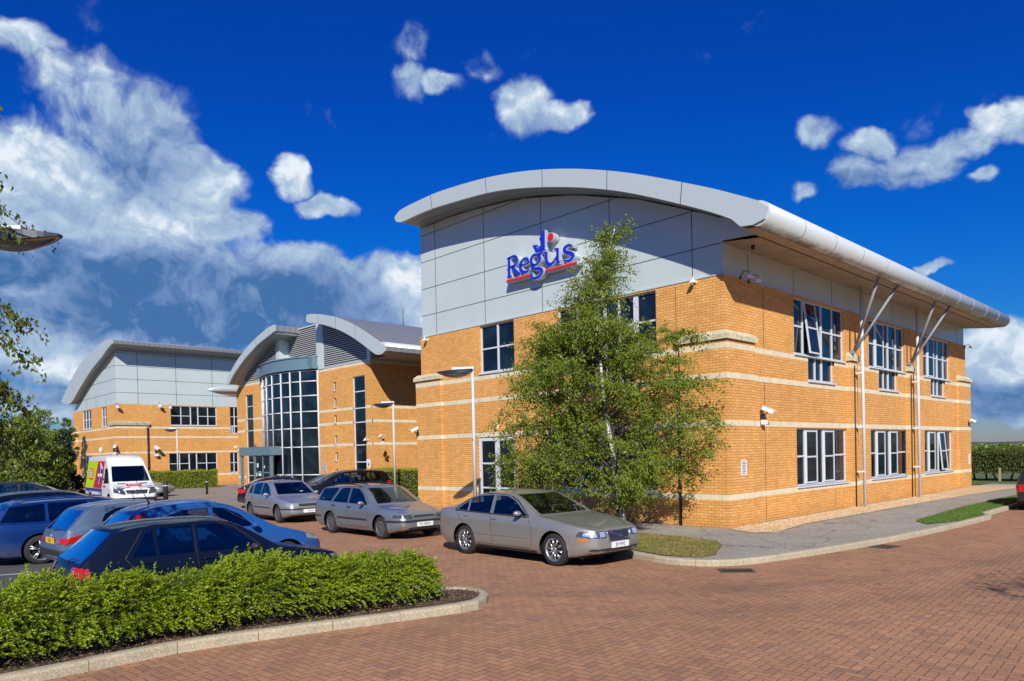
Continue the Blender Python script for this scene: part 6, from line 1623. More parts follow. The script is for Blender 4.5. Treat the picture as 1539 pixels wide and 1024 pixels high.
def livery(t, B, X):
    X = lambda q: 2.95-q
    for s_ in (1, -1):
        def side_(P, mm, off, nm='side_graphic'): put(t, nm, [patch(B.bvh, [(X(q), z) for q, z in P], 'side', s_, off, .1, 0)], mm)
        side_([(4.0, .95), (5.75, .95), (5.72, 2.28), (3.6, 2.28)], M_vgreen, .004); side_([(2.3, .95), (4.0, .95), (3.6, 2.28), (2.3, 2.28)], M_vred, .005); side_([(2.3, .48), (5.8, .48), (5.76, .93), (2.3, .93)], M_vblue, .004)
        side_([(4.35, 1.30), (5.15, 1.40), (5.10, 1.95), (4.30, 1.85)], M_vred, .008)
        # white lettering blocks, too far off to read in the photograph
        for k in range(4): side_([(4.42, 1.42+k*.11), (5.06, 1.49+k*.11), (5.06, 1.54+k*.11), (4.42, 1.47+k*.11)], M_vwhite, .011)
        u = 2.45
        while u < 5.5:
            w_ = random.uniform(.05, .11); side_([(u, .62), (u+w_, .62), (u+w_, .62+random.choice((.13, .18))), (u, .75)], M_vwhite, .009); u += w_+random.choice((.025, .03, .03, .12))
        el = [(2.95+.5*math.cos(a), 1.62+.56*math.sin(a)) for a in np.linspace(0, 2*PI, 17)[:-1]]; side_(el, M_vblue, .008)
        side_([(2.55, 1.85), (3.15, 2.15), (3.05, 2.22), (2.5, 1.95)], M_vwhite, .012); side_([(2.5, 1.52), (3.35, 1.52), (3.35, 1.66), (2.5, 1.66)], M_vwhite, .012); side_([(2.86, 1.15), (3.02, 1.15), (3.02, 2.0), (2.86, 2.0)], M_vwhite, .013); side_([(2.9, 1.2), (2.98, 1.2), (2.98, 1.95), (2.9, 1.95)], M_vred, .017)
        side_([(1.62, .98), (1.92, 1.0), (1.92, 1.12), (1.62, 1.10)], M_vred, .008)
    q0 = [(-.36, .60), (.30, .60), (.30, .80), (-.36, .80)]
    pr = patch(B.bvh, [(2.95-.38, -.34), (2.95-.38, .34), (2.95-.68, .34), (2.95-.68, -.34)], 'top', 1, .006, .1, 0); lo_ = put(t, 'bonnet_sign', [pr], M_vred)
    me = text_mesh('STAPLES', .20, .002); me.materials.append(M_vwhite); to = bpy.data.objects.new('lettering', me); col.objects.link(to); to.parent = lo_
    n_ = Vector((-.30, 0, 1)).normalized(); h = B.bvh.ray_cast(Vector((2.95-.53, 0, 4)), Vector((0, 0, -1)))
    nn = h[1] if h[1].z > 0 else -h[1]
    u = Vector((0, 1, 0)); v = nn.cross(u)
    c = h[0]+nn*.022
    to.matrix_local = Matrix(((u.x, v.x, nn.x, c.x), (u.y, v.y, nn.y, c.y), (u.z, v.z, nn.z, c.z), (0, 0, 0, 1))) @ Matrix.Diagonal((.66, 1.2, 1, 1))
    bg_ = MB(); bg_.lathe([(.095, 0), (.115, .01), (.095, .02)], (2.95+.0, 0, .79), 'X', 20); bg_.tube([(2.96, 0, .79), (2.96, 0, .88)], .008, 5); bg_.tube([(2.96, 0, .79), (2.96, .08, .74)], .008, 5); bg_.tube([(2.96, 0, .79), (2.96, -.08, .74)], .008, 5); bg_.build('badge', M_chrome, t)
    for z in (.73, .78, .83):
        mb = MB(); mb.tube([tuple(B.bvh.ray_cast(Vector((4, y, z)), Vector((-1, 0, 0)))[0]+Vector((.012, 0, 0))) for y in np.linspace(-.42, .42, 7)], .010, 5); mb.build('grille_bar', M_chrome, t)
with_bvh(vt, livery)
# ================================================================ street furniture and fittings
def lamp_post(x, y, h, head_dir, label, post=True, rot=None):
    t = thing('street_lamp', label, 'street lamp', (x, y, 0), R(head_dir))
    mb = MB(); mb.tube([(0, 0, -.1), (0, 0, .02), (0, 0, .70), (0, 0, .74)], [.085, .085, .08, .055], 14); mb.tube([(0, 0, .72), (0, 0, h)], [.052, .040], 14)
    if post: mb.lathe([(.085, .0), (.085, .06)], (0, 0, .66), 'Z', 14)
    mb.build('post', M_lampgrey, t)
    ar = MB(); ar.box((-.05, -.05, h-.04), (.60, .05, h+.035)); ar.build('arm', M_white, t)
    hd = MB(); N = 16; vs = []
    # boat shaped head: flat lid, curved belly, pointed towards the tip
    for i in range(N+1):
        s = i/N; X_ = -.02+1.06*s; wd_ = .20*math.sin(PI*min(.97, .12+.86*s))**.75+.004; zt_ = h-.045-.05*s; dp = .20*math.sin(PI*(.10+.88*s))**.9+.004
        for k in range(9):
            a = PI*k/8; vs.append((X_, wd_*math.cos(a), zt_-dp*math.sin(a)))
    fs = [(i*9+k, i*9+k+1, (i+1)*9+k+1, (i+1)*9+k) for i in range(N) for k in range(8)]+[tuple(range(9)), tuple(N*9+k for k in range(9))]
    hd.add(vs, fs, 0, True); hd.build('bowl', M_reflector, t)
    ld = MB(); vs = []
    for i in range(N+1):
        s = i/N; X_ = -.02+1.08*s; wd_ = .215*math.sin(PI*min(.97, .12+.86*s))**.75+.008; z_ = h-.045-.05*s
        dpp = .11*math.sin(PI*(.10+.88*s))
        vs += [(X_, -wd_, z_+.02), (X_, wd_, z_+.02), (X_, wd_*1.02, z_-dpp), (X_, -wd_*1.02, z_-dpp)]
    fs = [(i*4+k, i*4+(k+1) % 4, i*4+4+(k+1) % 4, i*4+4+k) for i in range(N) for k in range(4)]+[(0, 1, 2, 3), (N*4, N*4+1, N*4+2, N*4+3)]
    ld.add(vs, fs); ld.build('lid', M_darkmetal, t)
    return t
lamp_post(-3.7, 6.0, 4.62, 128, 'pale grey lamp post standing close to the brick gable wall with long shadow behind')
lamp_post(2.02, 18.25, 4.62, 118, 'pale grey lamp post rising behind the black car beside the clipped hedge')
lamp_post(3.2, 49.4, 4.62, 128, 'distant pale grey lamp post in front of the windows of the far wing')
NL = ray(-38, 350); NL = CAM+NL*(9.0/NL.dot(FW))
near = lamp_post(NL.x, NL.y, NL.z+.03, math.degrees(math.atan2(RT.y, RT.x)), 'near dark lamp head reaching in from the left edge above the cars')

def cctv(px, py, ax, c, label, yaw=0, scale=1., bracket=True):
    """white camera on a wall bracket; ax/c give the wall it hangs on"""
    d = ray(px, py); i = 0 if ax == 'x' else 1
    tt = (c-CAM[i])/d[i]; p_ = CAM+d*tt; n = Vector((-1, 0, 0)) if ax == 'x' else Vector((0, -1, 0))
    t = thing('security_camera', label, 'security camera', tuple(p_))
    s = scale; base = MB(); side = Vector((0, 0, 1)).cross(n)
    base.obox(n*.03*s, (.10*s, .10*s, .16*s)); base.tube([n*.04*s, n*.20*s+Vector((0, 0, .05*s)), n*.26*s+Vector((0, 0, .16*s))], .022*s, 8); base.tube([n*.05*s+Vector((0, 0, -.12*s)), n*.12*s+Vector((0, 0, -.14*s)), n*.13*s+Vector((0, 0, .05*s))], .015*s, 6)
    base.build('bracket', M_dark, t)
    dirv_ = (n*.8+side*math.sin(yaw)+Vector((0, 0, -.42))).normalized()
    M = dirv_.to_track_quat('X', 'Z').to_matrix(); c_ = n*.26*s+Vector((0, 0, .2*s))
    hb = MB(); hb.obox(c_, (.40*s, .13*s, .12*s), M=M); hb.obox(c_+M@Vector((.03, 0, .072))*s, (.46*s, .16*s, .016*s), M=M); hb.build('housing', M_white, t)
    ln = MB(); ln.obox(c_+M@Vector((.203, 0, 0))*s, (.012*s, .10*s, .09*s), M=M); ln.build('lens', M_dark, t)
    if bracket:
        bb = MB(); bb.obox(n*.14*s+Vector((0, 0, -.20*s)), (.17*s, .17*s, .15*s)); bb.build('control_box', M_white, t)
    return t
def flood(px, py, ax, c, label, s=1., arm=.18):
    d = ray(px, py); i = 0 if ax == 'x' else 1
    p_ = CAM+d*((c-CAM[i])/d[i]); n = Vector((-1, 0, 0)) if ax == 'x' else Vector((0, -1, 0))
    t = thing('floodlight', label, 'floodlight', tuple(p_))
    b_ = MB(); b_.tube([n*.0, n*arm*.5+Vector((0, 0, .14*s)), n*arm+Vector((0, 0, .10*s)), n*arm], .012, 6); b_.obox(n*.02, (.06, .06, .06)); b_.build('bracket', M_dark if arm > .2 else M_white, t)
    s *= .62; h = MB(); h.lathe([(.02*s, .10*s), (.075*s, .07*s), (.095*s, 0), (.09*s, -.06*s), (.02*s, -.08*s)], tuple(n*arm), 'Z', 14); h.obox(n*(arm+.06*s)+Vector((0, 0, -.04*s)), (.12*s, .16*s, .06*s), rz=.3); h.build('head', M_white, t)
    return t
cctv(1143, 626, 'y', 0, 'white security camera low on the long brick side near the corner', .4, .85)
cctv(1455, 637, 'y', -.1, 'white security camera at the far end of the long brick side', .9, .7, False)
cctv(629, 652, 'x', -.1, 'white security camera on the left end pier of the sign gable', -.3, .8, False)
flood(1046, 424, 'x', 0, 'small white floodlight under the cladding at the right of the sign gable', 1.1, .16)
flood(1111, 418, 'y', 0, 'first of two white spot lamps on curved stems under the eaves by the corner', 1.2, .3)
flood(1124, 424, 'y', 0, 'second of two white spot lamps on curved stems under the eaves, further from the corner', 1.2, .3)
flood(643, 511, 'x', 0, 'small white floodlight at the left end of the sign gable under the cladding', 1.1, .16)
flood(1449, 523, 'y', 0, 'small spot lamp under the eaves at the far end of the long side', 1., .25)
cctv(577, 661, 'x', 4.8, 'white security camera on the entrance block beside the lamp post', .5, .8)
flood(553, 661, 'x', 4.8, 'small white dome camera right of the tall slit window on the entrance block', 1.2, .18)
flood(175, 612, 'y', 54.2, 'small white lamp at the corner of the far wing under its cladding', 2.2, .3)
flood(239, 611, 'y', 54.2, 'left one of two small white lamps above the upper windows of the far wing', 2.4, .3)
flood(254, 613, 'y', 54.2, 'right one of two small white lamps above the upper windows of the far wing', 2.0, .3)
cctv(171, 677, 'y', 54.2, 'white security camera above the delivery van on the far wing', -.4, 1.25)
cctv(234, 679, 'y', 54.2, 'cluster of security cameras on the far wing right of its downpipe', .2, 1.4)
cctv(117, 680, 'x', .1, 'white security camera at the far left corner of the far wing', -.4, 1.1, False)
flood(357, 672, 'x', 4.8, 'tiny white camera left of the tall slit window on the entrance block', 1.3, .16)
rb = ray(385, 670); p_ = CAM+rb*((4.8-CAM[0])/rb[0]); mb = MB()
for a in range(5): mb.tube([(0, 0, 0), (-.10, .16*math.cos(a*1.256), .16*math.sin(a*1.256))], .03, 6)
mb.lathe([(.001, -.14), (.07, -.1), (.09, 0)], (0, 0, 0), 'X', 10)
o = mb.build('alarm_bell', mat('brick_red_plastic', (.30, .06, .03), .5)); o.location = tuple(p_); tag(o, 'small red alarm sounder above the entrance porch', 'alarm')
def bulkhead(px, py, ax, c, r, label):
    d = ray(px, py); i = 0 if ax == 'x' else 1; p_ = CAM+d*((c-CAM[i])/d[i]); mb = MB()
    if ax == 'x': mb.lathe([(r, 0), (r, -.04), (r*.85, -.09), (r*.5, -.12), (.001, -.13)], (0, 0, 0), 'X', 20)
    else: mb.lathe([(r, 0), (r, -.04), (r*.85, -.09), (r*.5, -.12), (.001, -.13)], (0, 0, 0), 'Y', 20)
    o = mb.build('wall_lamp', mat('cream_lamp_glass', (.72, .66, .38), .35)); o.location = tuple(p_); o.scale = (1, .8, 1.25) if ax == 'x' else (.8, 1, 1.25)
    tag(o, label, 'wall lamp')
bulkhead(747, 641, 'x', 0, .105, 'oval cream bulkhead lamp on the brick wall above the glazed double door')
bulkhead(152, 677, 'y', 54.2, .2, 'small oval cream bulkhead lamp on the far wing left of the van')
def notice(px, py, ax, c, w, h, m, label, cat='sign', lines=4, band=None):
    d = ray(px, py); i = 0 if ax == 'x' else 1; p_ = CAM+d*((c-CAM[i])/d[i])
    t = thing('notice', label, cat, tuple(p_)); mb = MB(); k = MB(); bb = MB()
    def bx(q, u0, u1, z0, z1, d0, d1): q.box((-d0, u0, z0) if ax == 'x' else (u0, -d0, z0), (-d1, u1, z1) if ax == 'x' else (u1, -d1, z1))
    bx(mb, -w/2, w/2, -h/2, h/2, .0, .012); mb.build('plate', m, t)
    for q in range(lines):
        z = h*.38-q*h*.76/max(1, lines-1); bx(k, -w*.36, w*random.uniform(.2, .36), z-h*.022, z+h*.022, .012, .0135)
    if lines: k.build('text_lines', M_joint, t)
    if band:
        bx(bb, -w/2+.01, w/2-.01, -h/2+.01, -h/2+h*.35, .012, .0135); bb.build('yellow_band', band, t)
        tr = MB(); tr.prism([(-w*.25, -.02), (w*.25, -.02), (0, h*.32)], 0 if ax == 'x' else 1, -.0135, -.012); tr.build('symbol', M_joint, t)
notice(1118, 703, 'y', -.1, .30, .42, M_white, 'small white notice on the long brick side next to the corner', lines=8)
notice(1457, 690, 'y', -.1, .24, .50, M_white, 'white notice plate on the end pier of the long brick side', lines=0)
notice(488, 703.5, 'x', 4.8, .38, .56, mat('grey_plate', (.45, .46, .48), .4), 'grey notice plate on the entrance block between glass bow and small windows', lines=5)
notice(554, 699.5, 'x', 4.8, .36, .66, M_white, 'white and yellow warning sign right of the tall slit window', lines=0, band=mat('warning_yellow', (.75, .52, .02), .5))
# the paper with arrow is left out; timber and metal bollards of the forecourt
def bollard(px, py, dep, label, h=.95, r=.075):
    d = ray(px, py); p_ = CAM+d*(dep/d.dot(FW)); 
    t = thing('bollard', label, 'bollard', (p_.x, p_.y, -.12), 0, 'bollards on the forecourt')
    mb = MB(); mb.tube([(0, 0, 0), (0, 0, h-.1), (0, 0, h-.03), (0, 0, h)], [r, r, r*.95, r*.6], 14); mb.build('post', M_dark, t)
    mb = MB(); mb.tube([(0, 0, h-.22), (0, 0, h-.17)], r*1.06, 14); mb.build('ring', M_lampgrey, t)
bollard(311, 737, 47, 'black bollard standing at the right end of the far clipped hedge', 1.0)
bollard(249, 745, 34.5, 'black bollard standing right of the white van', 1.25, .11)
# ================================================================ planting
def leafmat(name, c1, c2, c3, trans=.35, sc=3.):
    m = bpy.data.materials.new(name); m.use_nodes = True; nt = NT(m.node_tree); nt.n.clear()
    p = pos(nt); n = nt.noise(p, sc, 4, .7); v = nt.sep(nt.vor(p, 24.))[0]
    c = nt.mix(nt.mapr(v, 0, 1), nt.mix(nt.mapr(n, .38, .62), c1, c2), c3)
    c = nt.mix(.45, nt.mix(nt.mapr(n, .38, .62), c1, c2), c)
    b = nt.node('ShaderNodeBsdfPrincipled'); nt.put(b.inputs['Base Color'], c); b.inputs['Roughness'].default_value = .42; b.inputs['Specular IOR Level'].default_value = .45
    t = nt.node('ShaderNodeBsdfTranslucent'); nt.put(t.inputs[0], nt.mix(1., c, (1.1, 1.25, .55), 'MULTIPLY'))
    mx = nt.node('ShaderNodeMixShader'); mx.inputs[0].default_value = trans; nt.put(mx.inputs[1], b.outputs[0]); nt.put(mx.inputs[2], t.outputs[0])
    o = nt.node('ShaderNodeOutputMaterial'); nt.put(o.inputs[0], mx.outputs[0])
    return m
L_birch = leafmat('birch_leaf', (.065, .140, .008), (.20, .27, .018), (.38, .42, .055))
L_dark = leafmat('dark_birch_leaf', (.06, .11, .012), (.11, .16, .018), (.20, .23, .035))
L_hedge = leafmat('hedge_leaf', (.13, .24, .005), (.28, .38, .008), (.45, .50, .03), .3, 2.2)
L_priv = leafmat('clipped_hedge_leaf', (.20, .27, .010), (.32, .36, .012), (.44, .46, .03), .3, 3)
L_far = leafmat('distant_leaf', (.10, .17, .014), (.17, .24, .020), (.26, .30, .04), .3, .5)
L_con = leafmat('conifer_leaf', (.014, .032, .012), (.026, .050, .018), (.04, .065, .02), .15, 1.)
L_haw = leafmat('hawthorn_leaf', (.045, .085, .014), (.09, .13, .018), (.19, .17, .05), .2, 2)
M_bark = mat('dark_bark', rough=.9, build=noisy((.085, .060, .040), .3, 6, 40, .6))
def b_wb(nt, b):
    p = objc(nt); x, y, z = nt.sep(p)[:3]
    n = nt.noise(nt.comb(nt.m('MULTIPLY', x, 5.), nt.m('MULTIPLY', y, 5.), nt.m('MULTIPLY', z, 14.)), 1.2, 5, .75)
    nt.put(b.inputs['Base Color'], nt.mix(nt.mapr(n, .50, .58), (.66, .62, .55), (.045, .038, .03)))
M_wbark = mat('white_birch_bark', rough=.7, build=b_wb)
M_twig = mat('brown_twig', (.09, .055, .032), .85)
def leaves(C, D, size, name, m, parent=None, kind=None, w=.62, curl=.25):
    """C centres (n,3), D preferred leaf axis (n,3): folded two-face leaves"""
    n = len(C); C = np.asarray(C, float); D = np.asarray(D, float)
    D = D/np.maximum(np.linalg.norm(D, axis=1, keepdims=True), 1e-6)
    r = rng.normal(size=(n, 3)); S = np.cross(D, r); S /= np.maximum(np.linalg.norm(S, axis=1, keepdims=True), 1e-6)
    N = np.cross(S, D)
    s = (size*rng.uniform(.6, 1.35, n))[:, None]
    V = np.empty((n, 4, 3))
    V[:, 0] = C-D*s*.5; V[:, 2] = C+D*s*.5-N*s*curl*.4
    V[:, 1] = C+S*s*w*.5+N*s*curl*.5-D*s*.05; V[:, 3] = C-S*s*w*.5+N*s*curl*.5-D*s*.05
    F = np.arange(n*4).reshape(n, 4)
    F = np.concatenate([F[:, [0, 1, 2]], F[:, [0, 2, 3]]])
    o = mesh_np(name, V.reshape(-1, 3), F, m, parent)
    if kind: o['kind'] = kind
    return o
VR = np.array([RT.x, RT.y, 0]); VR /= np.linalg.norm(VR); VF = np.array([-VR[1], VR[0], 0])
# the birch before the gable: leaning, wind blown, wider low down. Offsets: r to the right of the trunk, f away from the camera
def birch(x, y, prof, nlimb, leaf, dens, label, seed, wallx=-.12, lean=(0, 0), mbark=None, mleaf=None, top=8.2, droop=.5, trunk_r=.075, tip=0):
    rg_ = np.random.default_rng(seed)
    t = thing('birch_tree', label, 'tree', (x, y, 0))
    tm = MB(); tp = []
    for k in range(15):
        s = k/14; lr = lean[0]*math.sin(PI*min(1, s*.72))+tip*max(0, s-.8)/.2*.6; tp.append(Vector((VR[0]*lr+VF[0]*lean[1]*s+.04*math.sin(s*9), VR[1]*lr+VF[1]*lean[1]*s+.04*math.cos(s*7), -.1+(top-.15)*s)))
    tm.tube(tp, [trunk_r*(1-.9*(k/14)**.9)+.006 for k in range(15)], 9)
    tr = tm.build('trunk', mbark or M_wbark, t)
    C, D = [], []; bm_ = MB(); tw = MB()
    for i in range(nlimb):
        s = rg_.uniform(.06, .97)**1.0; z0 = s*(top-.15)-.1
        k = min(13, int(s*14)); base = tp[k].lerp(tp[k+1], s*14-k)
        az = rg_.uniform(0, 2*PI); rr, ff = math.cos(az), math.sin(az)
        zz = z0+rg_.uniform(.2, .8)
        Rr = interp(zz, prof[0]) if rr > 0 else -interp(zz, prof[1])
        ext_r = abs(Rr)*abs(rr)*math.copysign(1, rr)*rg_.uniform(.5, 1.05); ext_f = prof[2]*interp(zz, prof[3])*ff*rg_.uniform(.5, 1.05)
        tip = Vector((x, y, 0))*0+base+Vector(VR*ext_r)+Vector(VF*ext_f)
        L = math.hypot(ext_r, ext_f)
        tip.z = base.z+.55*L+.25-droop*L*.35
        pts = []
        for q in range(8):
            u = q/7; p_ = base.lerp(tip, u); p_.z += .30*L*math.sin(PI*u)*.6; p_ += Vector(rg_.normal(0, .035*L, 3))*min(1, u*2); pts.append(p_)
        bm_.tube(pts, [.024*(1-.85*u/7)*(.5+L/3) for u in range(8)], 5, cap=False)
        ntw = int(8+L*9)
        for q in range(ntw):
            u = rg_.uniform(.12, 1.0); idx = min(6, int(u*7)); p0 = pts[idx].lerp(pts[idx+1], u*7-idx)
            dr = Vector(rg_.normal(0, 1, 3)); dr.z = dr.z*.5+.1; dr = (dr.normalized()*.8+(tip-base).normalized()*.7).normalized()
            dr = (dr+Vector(VR)*.35).normalized()                      # blown to the right
            ln = rg_.uniform(.25, .75); pp = []
            for w_ in range(5):
                v = w_/4; pp.append(p0+dr*ln*v+Vector((0, 0, -droop*ln*v*v)))
            if q % 2 == 0: tw.tube([pp[0], pp[2], pp[4]], [.006, .004, .002], 3, cap=False)
            nl = int(dens*ln*(1 if p0.z < 5.2 else .48))
            for _ in range(nl):
                v = rg_.uniform(.1, 1.05)*4; a = min(3, int(v)); c = pp[a].lerp(pp[a+1], min(1.2, v-a))
                c = c+Vector(rg_.normal(0, .05, 3))
                if c.x+x > wallx or c.z < .62: continue
                C.append(c); D.append(dr*.6+Vector((0, 0, -.8))+Vector(rg_.normal(0, .45, 3)))
    br = bm_.build('branches', M_bark, t); tw.build('twig', M_twig, t)['kind'] = 'stuff'
    o = leaves(C, D, leaf, 'crown', mleaf or L_birch, t)
    return t, len(C)
pr_r = [(0, 1.2), (1., 2.2), (1.6, 2.55), (2.6, 2.7), (4.2, 2.7), (5.0, 2.5), (5.3, .9), (6.2, .55), (7.2, .45), (8.5, .5)]
pr_l = [(0, 2.2), (.9, 3.0), (1.6, 3.0), (3.2, 2.8), (4.4, 2.3), (5.2, 1.6), (6.0, .85), (7.0, .5), (7.8, .25), (8.5, .1)]
pr_f = [(0, .8), (1.5, 1), (4, 1), (5.4, .5), (8, .15)]
_, nb = birch(-2.45, 1.5, (pr_r, pr_l, 1.75, pr_f), 140, .062, 60, 'green wind blown birch with white trunk in front of the sign gable', 5, lean=(-.62, .0), top=8.1, tip=.55)
print('birch leaves', nb)
_, nb = birch(-3.75, 3.5, ([(0, 1.), (1.5, 1.5), (3.6, 1.3), (5.0, .6), (6., .3)], [(0, 1.2), (1, 1.8), (2.6, 1.5), (4.2, .9), (5., .5), (6., .3)], 1.2, [(0, .8), (2, 1), (5, .3)]), 60, .060, 54, 'shorter leafy birch left of the white trunk, covering part of the glazed door', 9, lean=(.45, 0), top=5.6, trunk_r=.045, mbark=M_bark)
# near tree whose drooping branches enter at the left edge
def hanging(x, y, top, limbs, label, leafs=.062):
    rg_ = np.random.default_rng(3); t = thing('birch_tree', label, 'tree', (x, y, -.05))
    tm = MB(); tm.tube([(0, 0, -.1), (.05, .03, 2.2), (-.03, .08, 4.4), (.02, 0, top)], [.14, .12, .08, .02], 10); tm.build('trunk', M_wbark, t)
    C, D = [], []; bb = MB(); tw = MB()
    for (r_, f_, z0, z1, n_, w_) in limbs:
        a = Vector((0, 0, z0)); b = Vector(VR*r_+VF*f_); b.z = z1
        pts = [a.lerp(b, k/6)+Vector((0, 0, .35*math.sin(PI*k/6)))+Vector(rg_.normal(0, .04, 3)) for k in range(7)]
        bb.tube(pts, [.03*(1-.8*k/6) for k in range(7)], 5, cap=False)
        for q in range(n_):
            u = rg_.uniform(.3, 1); i = min(5, int(u*6)); p0 = pts[i].lerp(pts[i+1], u*6-i); dr = Vector(rg_.normal(0, .6, 3))+Vector(VR)*.35; dr.z = -.35; ln = rg_.uniform(.2, w_)
            pp = [p0+dr*ln*v/4+Vector((0, 0, -.55*ln*(v/4)**2)) for v in range(5)]
            tw.tube([pp[0], pp[2], pp[4]], [.006, .004, .002], 3, cap=False)
            for _ in range(int(42*ln)+4):
                v = rg_.uniform(.1, 1.05)*4; k = min(3, int(v)); c = pp[k].lerp(pp[k+1], v-k)+Vector(rg_.normal(0, .035, 3)); C.append(c); D.append(Vector((0, 0, -1))+Vector(rg_.normal(0, .5, 3)))
    bb.build('branches', M_bark, t); tw.build('twig', M_twig, t)['kind'] = 'stuff'
    leaves(C, D, leafs, 'crown', L_dark, t); return t
hanging(-17.15, .75, 6.6, [(1.5, .3, 4.2, 3.4, 22, .5), (1.75, .0, 4.3, 3.75, 8, .4), (1.30, .4, 3.8, 2.85, 70, .45), (1.15, .5, 3.4, 2.4, 70, .45), (1.2, .3, 3.6, 3.05, 60, .45), (1.45, -.1, 5.2, 5.4, 10, .4), (1.5, -.2, 5.7, 6.1, 8, .4), (1.55, .0, 4.9, 4.75, 9, .35), (.9, .8, 4, 4, 30, .6), (-.8, .6, 5, 5, 50, .8), (-.9, -.8, 4.5, 4.4, 50, .8), (.2, -1.1, 5.4, 5.5, 50, .8), (.3, 1.2, 5.5, 5.6, 50, .8), (1.0, .9, 3.0, 2.3, 30, .45), (-.4, .2, 6.2, 6.8, 50, .8)],
        'near birch with drooping leafy twigs reaching in at the left edge of the photo')
# front hedge along the island: ragged box honeysuckle on a low frame of stems
HL = smooth_curve([(-22, -.15), (-17.8, -.30), (-15.6, -.36), (-14.2, -.46), (-12.9, -.72), (-11.85, -1.02), (-11.05, -1.22), (-10.72, -1.27)], 8)
hed = thing('front_hedge', 'long ragged yellow green hedge in the kerbed bed in the foreground', 'hedge', (-14, -.6, 0))
HP = np.array(HL); seg = np.r_[0, np.cumsum(np.linalg.norm(np.diff(HP, axis=0), axis=1))]
NH = 46000
seg_end = seg[-1]-.24; s_ = rng.uniform(max(0, seg[-1]-9.2), seg_end, NH); cx_ = np.interp(s_, seg, HP[:, 0]); cy_ = np.interp(s_, seg, HP[:, 1])
wav = .055*np.sin(s_*3.1)+.05*np.sin(s_*7.3+1)+.035*np.sin(s_*15+2)
endf = np.clip((seg_end+.05-s_)/.9, 0, 1)**.5
hh = (.76+.5*wav)*(.55+.45*endf); ww = (.64+wav*1.2)*(.50+.50*endf)*np.interp(s_, [seg[-1]-3, seg[-1]], [1.05, .85])
th = rng.uniform(-.15, PI+.15, NH); rad = .90-np.abs(rng.normal(0, .13, NH)); rad = np.where(rng.uniform(size=NH) < .06, rad+rng.uniform(0, .22, NH), rad)
# lumps
lump = .11*np.sin(s_*9+th*3)*np.sin(th*5+s_*4)+.09*np.sin(s_*21+th*7)*np.sin(s_*5.3)+.05*np.sin(s_*3.3+2)
rad = rad+lump
cs = np.sign(np.cos(th))*np.abs(np.cos(th))**.6; sn = np.sign(np.sin(th))*np.abs(np.sin(th))**.7
tz = np.gradient(HP, axis=0); tx = np.interp(s_, seg, tz[:, 0]); ty = np.interp(s_, seg, tz[:, 1]); nn = np.hypot(tx, ty); nx, ny = -ty/nn, tx/nn
zc = .18+rad*(hh-.18)*np.maximum(sn, -.1); off_ = rad*ww*cs
off_ = off_*np.interp(zc, [0, .25, .5], [.72, .95, 1.0])
Ch = np.stack([cx_+nx*off_, cy_+ny*off_, zc], 1)
Dh = np.stack([nx*cs, ny*cs, np.maximum(sn, 0)+.25], 1)*.9+rng.normal(0, .55, (NH, 3))
Ch -= np.array([-14, -.6, 0])
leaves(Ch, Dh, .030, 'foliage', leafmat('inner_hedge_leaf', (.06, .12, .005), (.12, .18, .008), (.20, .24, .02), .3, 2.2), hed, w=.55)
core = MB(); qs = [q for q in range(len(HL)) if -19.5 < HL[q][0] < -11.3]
core.tube([(HL[q][0]+14, HL[q][1]+.6, .36) for q in qs], .26, 8); core.build('dark_core', mat('hedge_inside', (.018, .022, .008), .95), hed)  # solid dark core, stands in for the shade deep inside the hedge
# shoots that stick out of the top
shoots = MB()
NS = 9000
s1 = rng.uniform(max(0, seg[-1]-9.2), seg_end, NS); x1 = np.interp(s1, seg, HP[:, 0]); y1 = np.interp(s1, seg, HP[:, 1])
t1 = rng.uniform(-.05, PI+.05, NS); e1 = np.clip((seg_end+.05-s1)/.9, 0, 1)**.5
clump = .13*np.sin(s1*4.1+1)*np.sin(t1*2+s1)+.11*np.sin(s1*9.7+t1*4)*np.sin(s1*3.1+t1*2.2)+.07*np.sin(s1*2.3)
h1 = (.76+.5*(.055*np.sin(s1*3.1)+.05*np.sin(s1*7.3+1)))*(.50+.50*e1); w1 = .62*(.5+.5*e1)
c1 = np.sign(np.cos(t1))*np.abs(np.cos(t1))**.7; n1_ = np.abs(np.sin(t1))**.7
tx1 = np.interp(s1, seg, tz[:, 0]); ty1 = np.interp(s1, seg, tz[:, 1]); q1 = np.hypot(tx1, ty1); nx1, ny1 = -ty1/q1, tx1/q1
r1 = rng.uniform(.62, .93, NS)+clump
P0 = np.stack([x1+nx1*w1*c1*r1+14, y1+ny1*w1*c1*r1+.6, .14+(h1-.14)*n1_*r1], 1)
DR = np.stack([nx1*c1, ny1*c1, n1_*.8+.15], 1)+np.array([VR[0], VR[1], .12])*.55+rng.normal(0, .42, (NS, 3)); DR /= np.linalg.norm(DR, axis=1, keepdims=True)
LN = rng.uniform(.10, .24, NS)*np.where(rng.uniform(size=NS) < .05, 1.6, 1)
ML = 17; CC = []; DD = []
for q in range(ML):
    v = (q+.5)/ML; sd = np.cross(DR, np.array([0, 0, 1.])); sd /= np.maximum(np.linalg.norm(sd, axis=1, keepdims=True), 1e-4)
    side = (1 if q % 2 else -1)
    CC.append(P0+DR*(LN*v)[:, None]+np.array([0, 0, -1.])*(LN*.35*v*v)[:, None]+sd*side*.013*(1-.5*v)+rng.normal(0, .005, (NS, 3))); DD.append(DR*.7+sd*side*.8+rng.normal(0, .25, (NS, 3)))
leaves(np.concatenate(CC), np.concatenate(DD), .032, 'sprays', L_hedge, hed, w=.55)
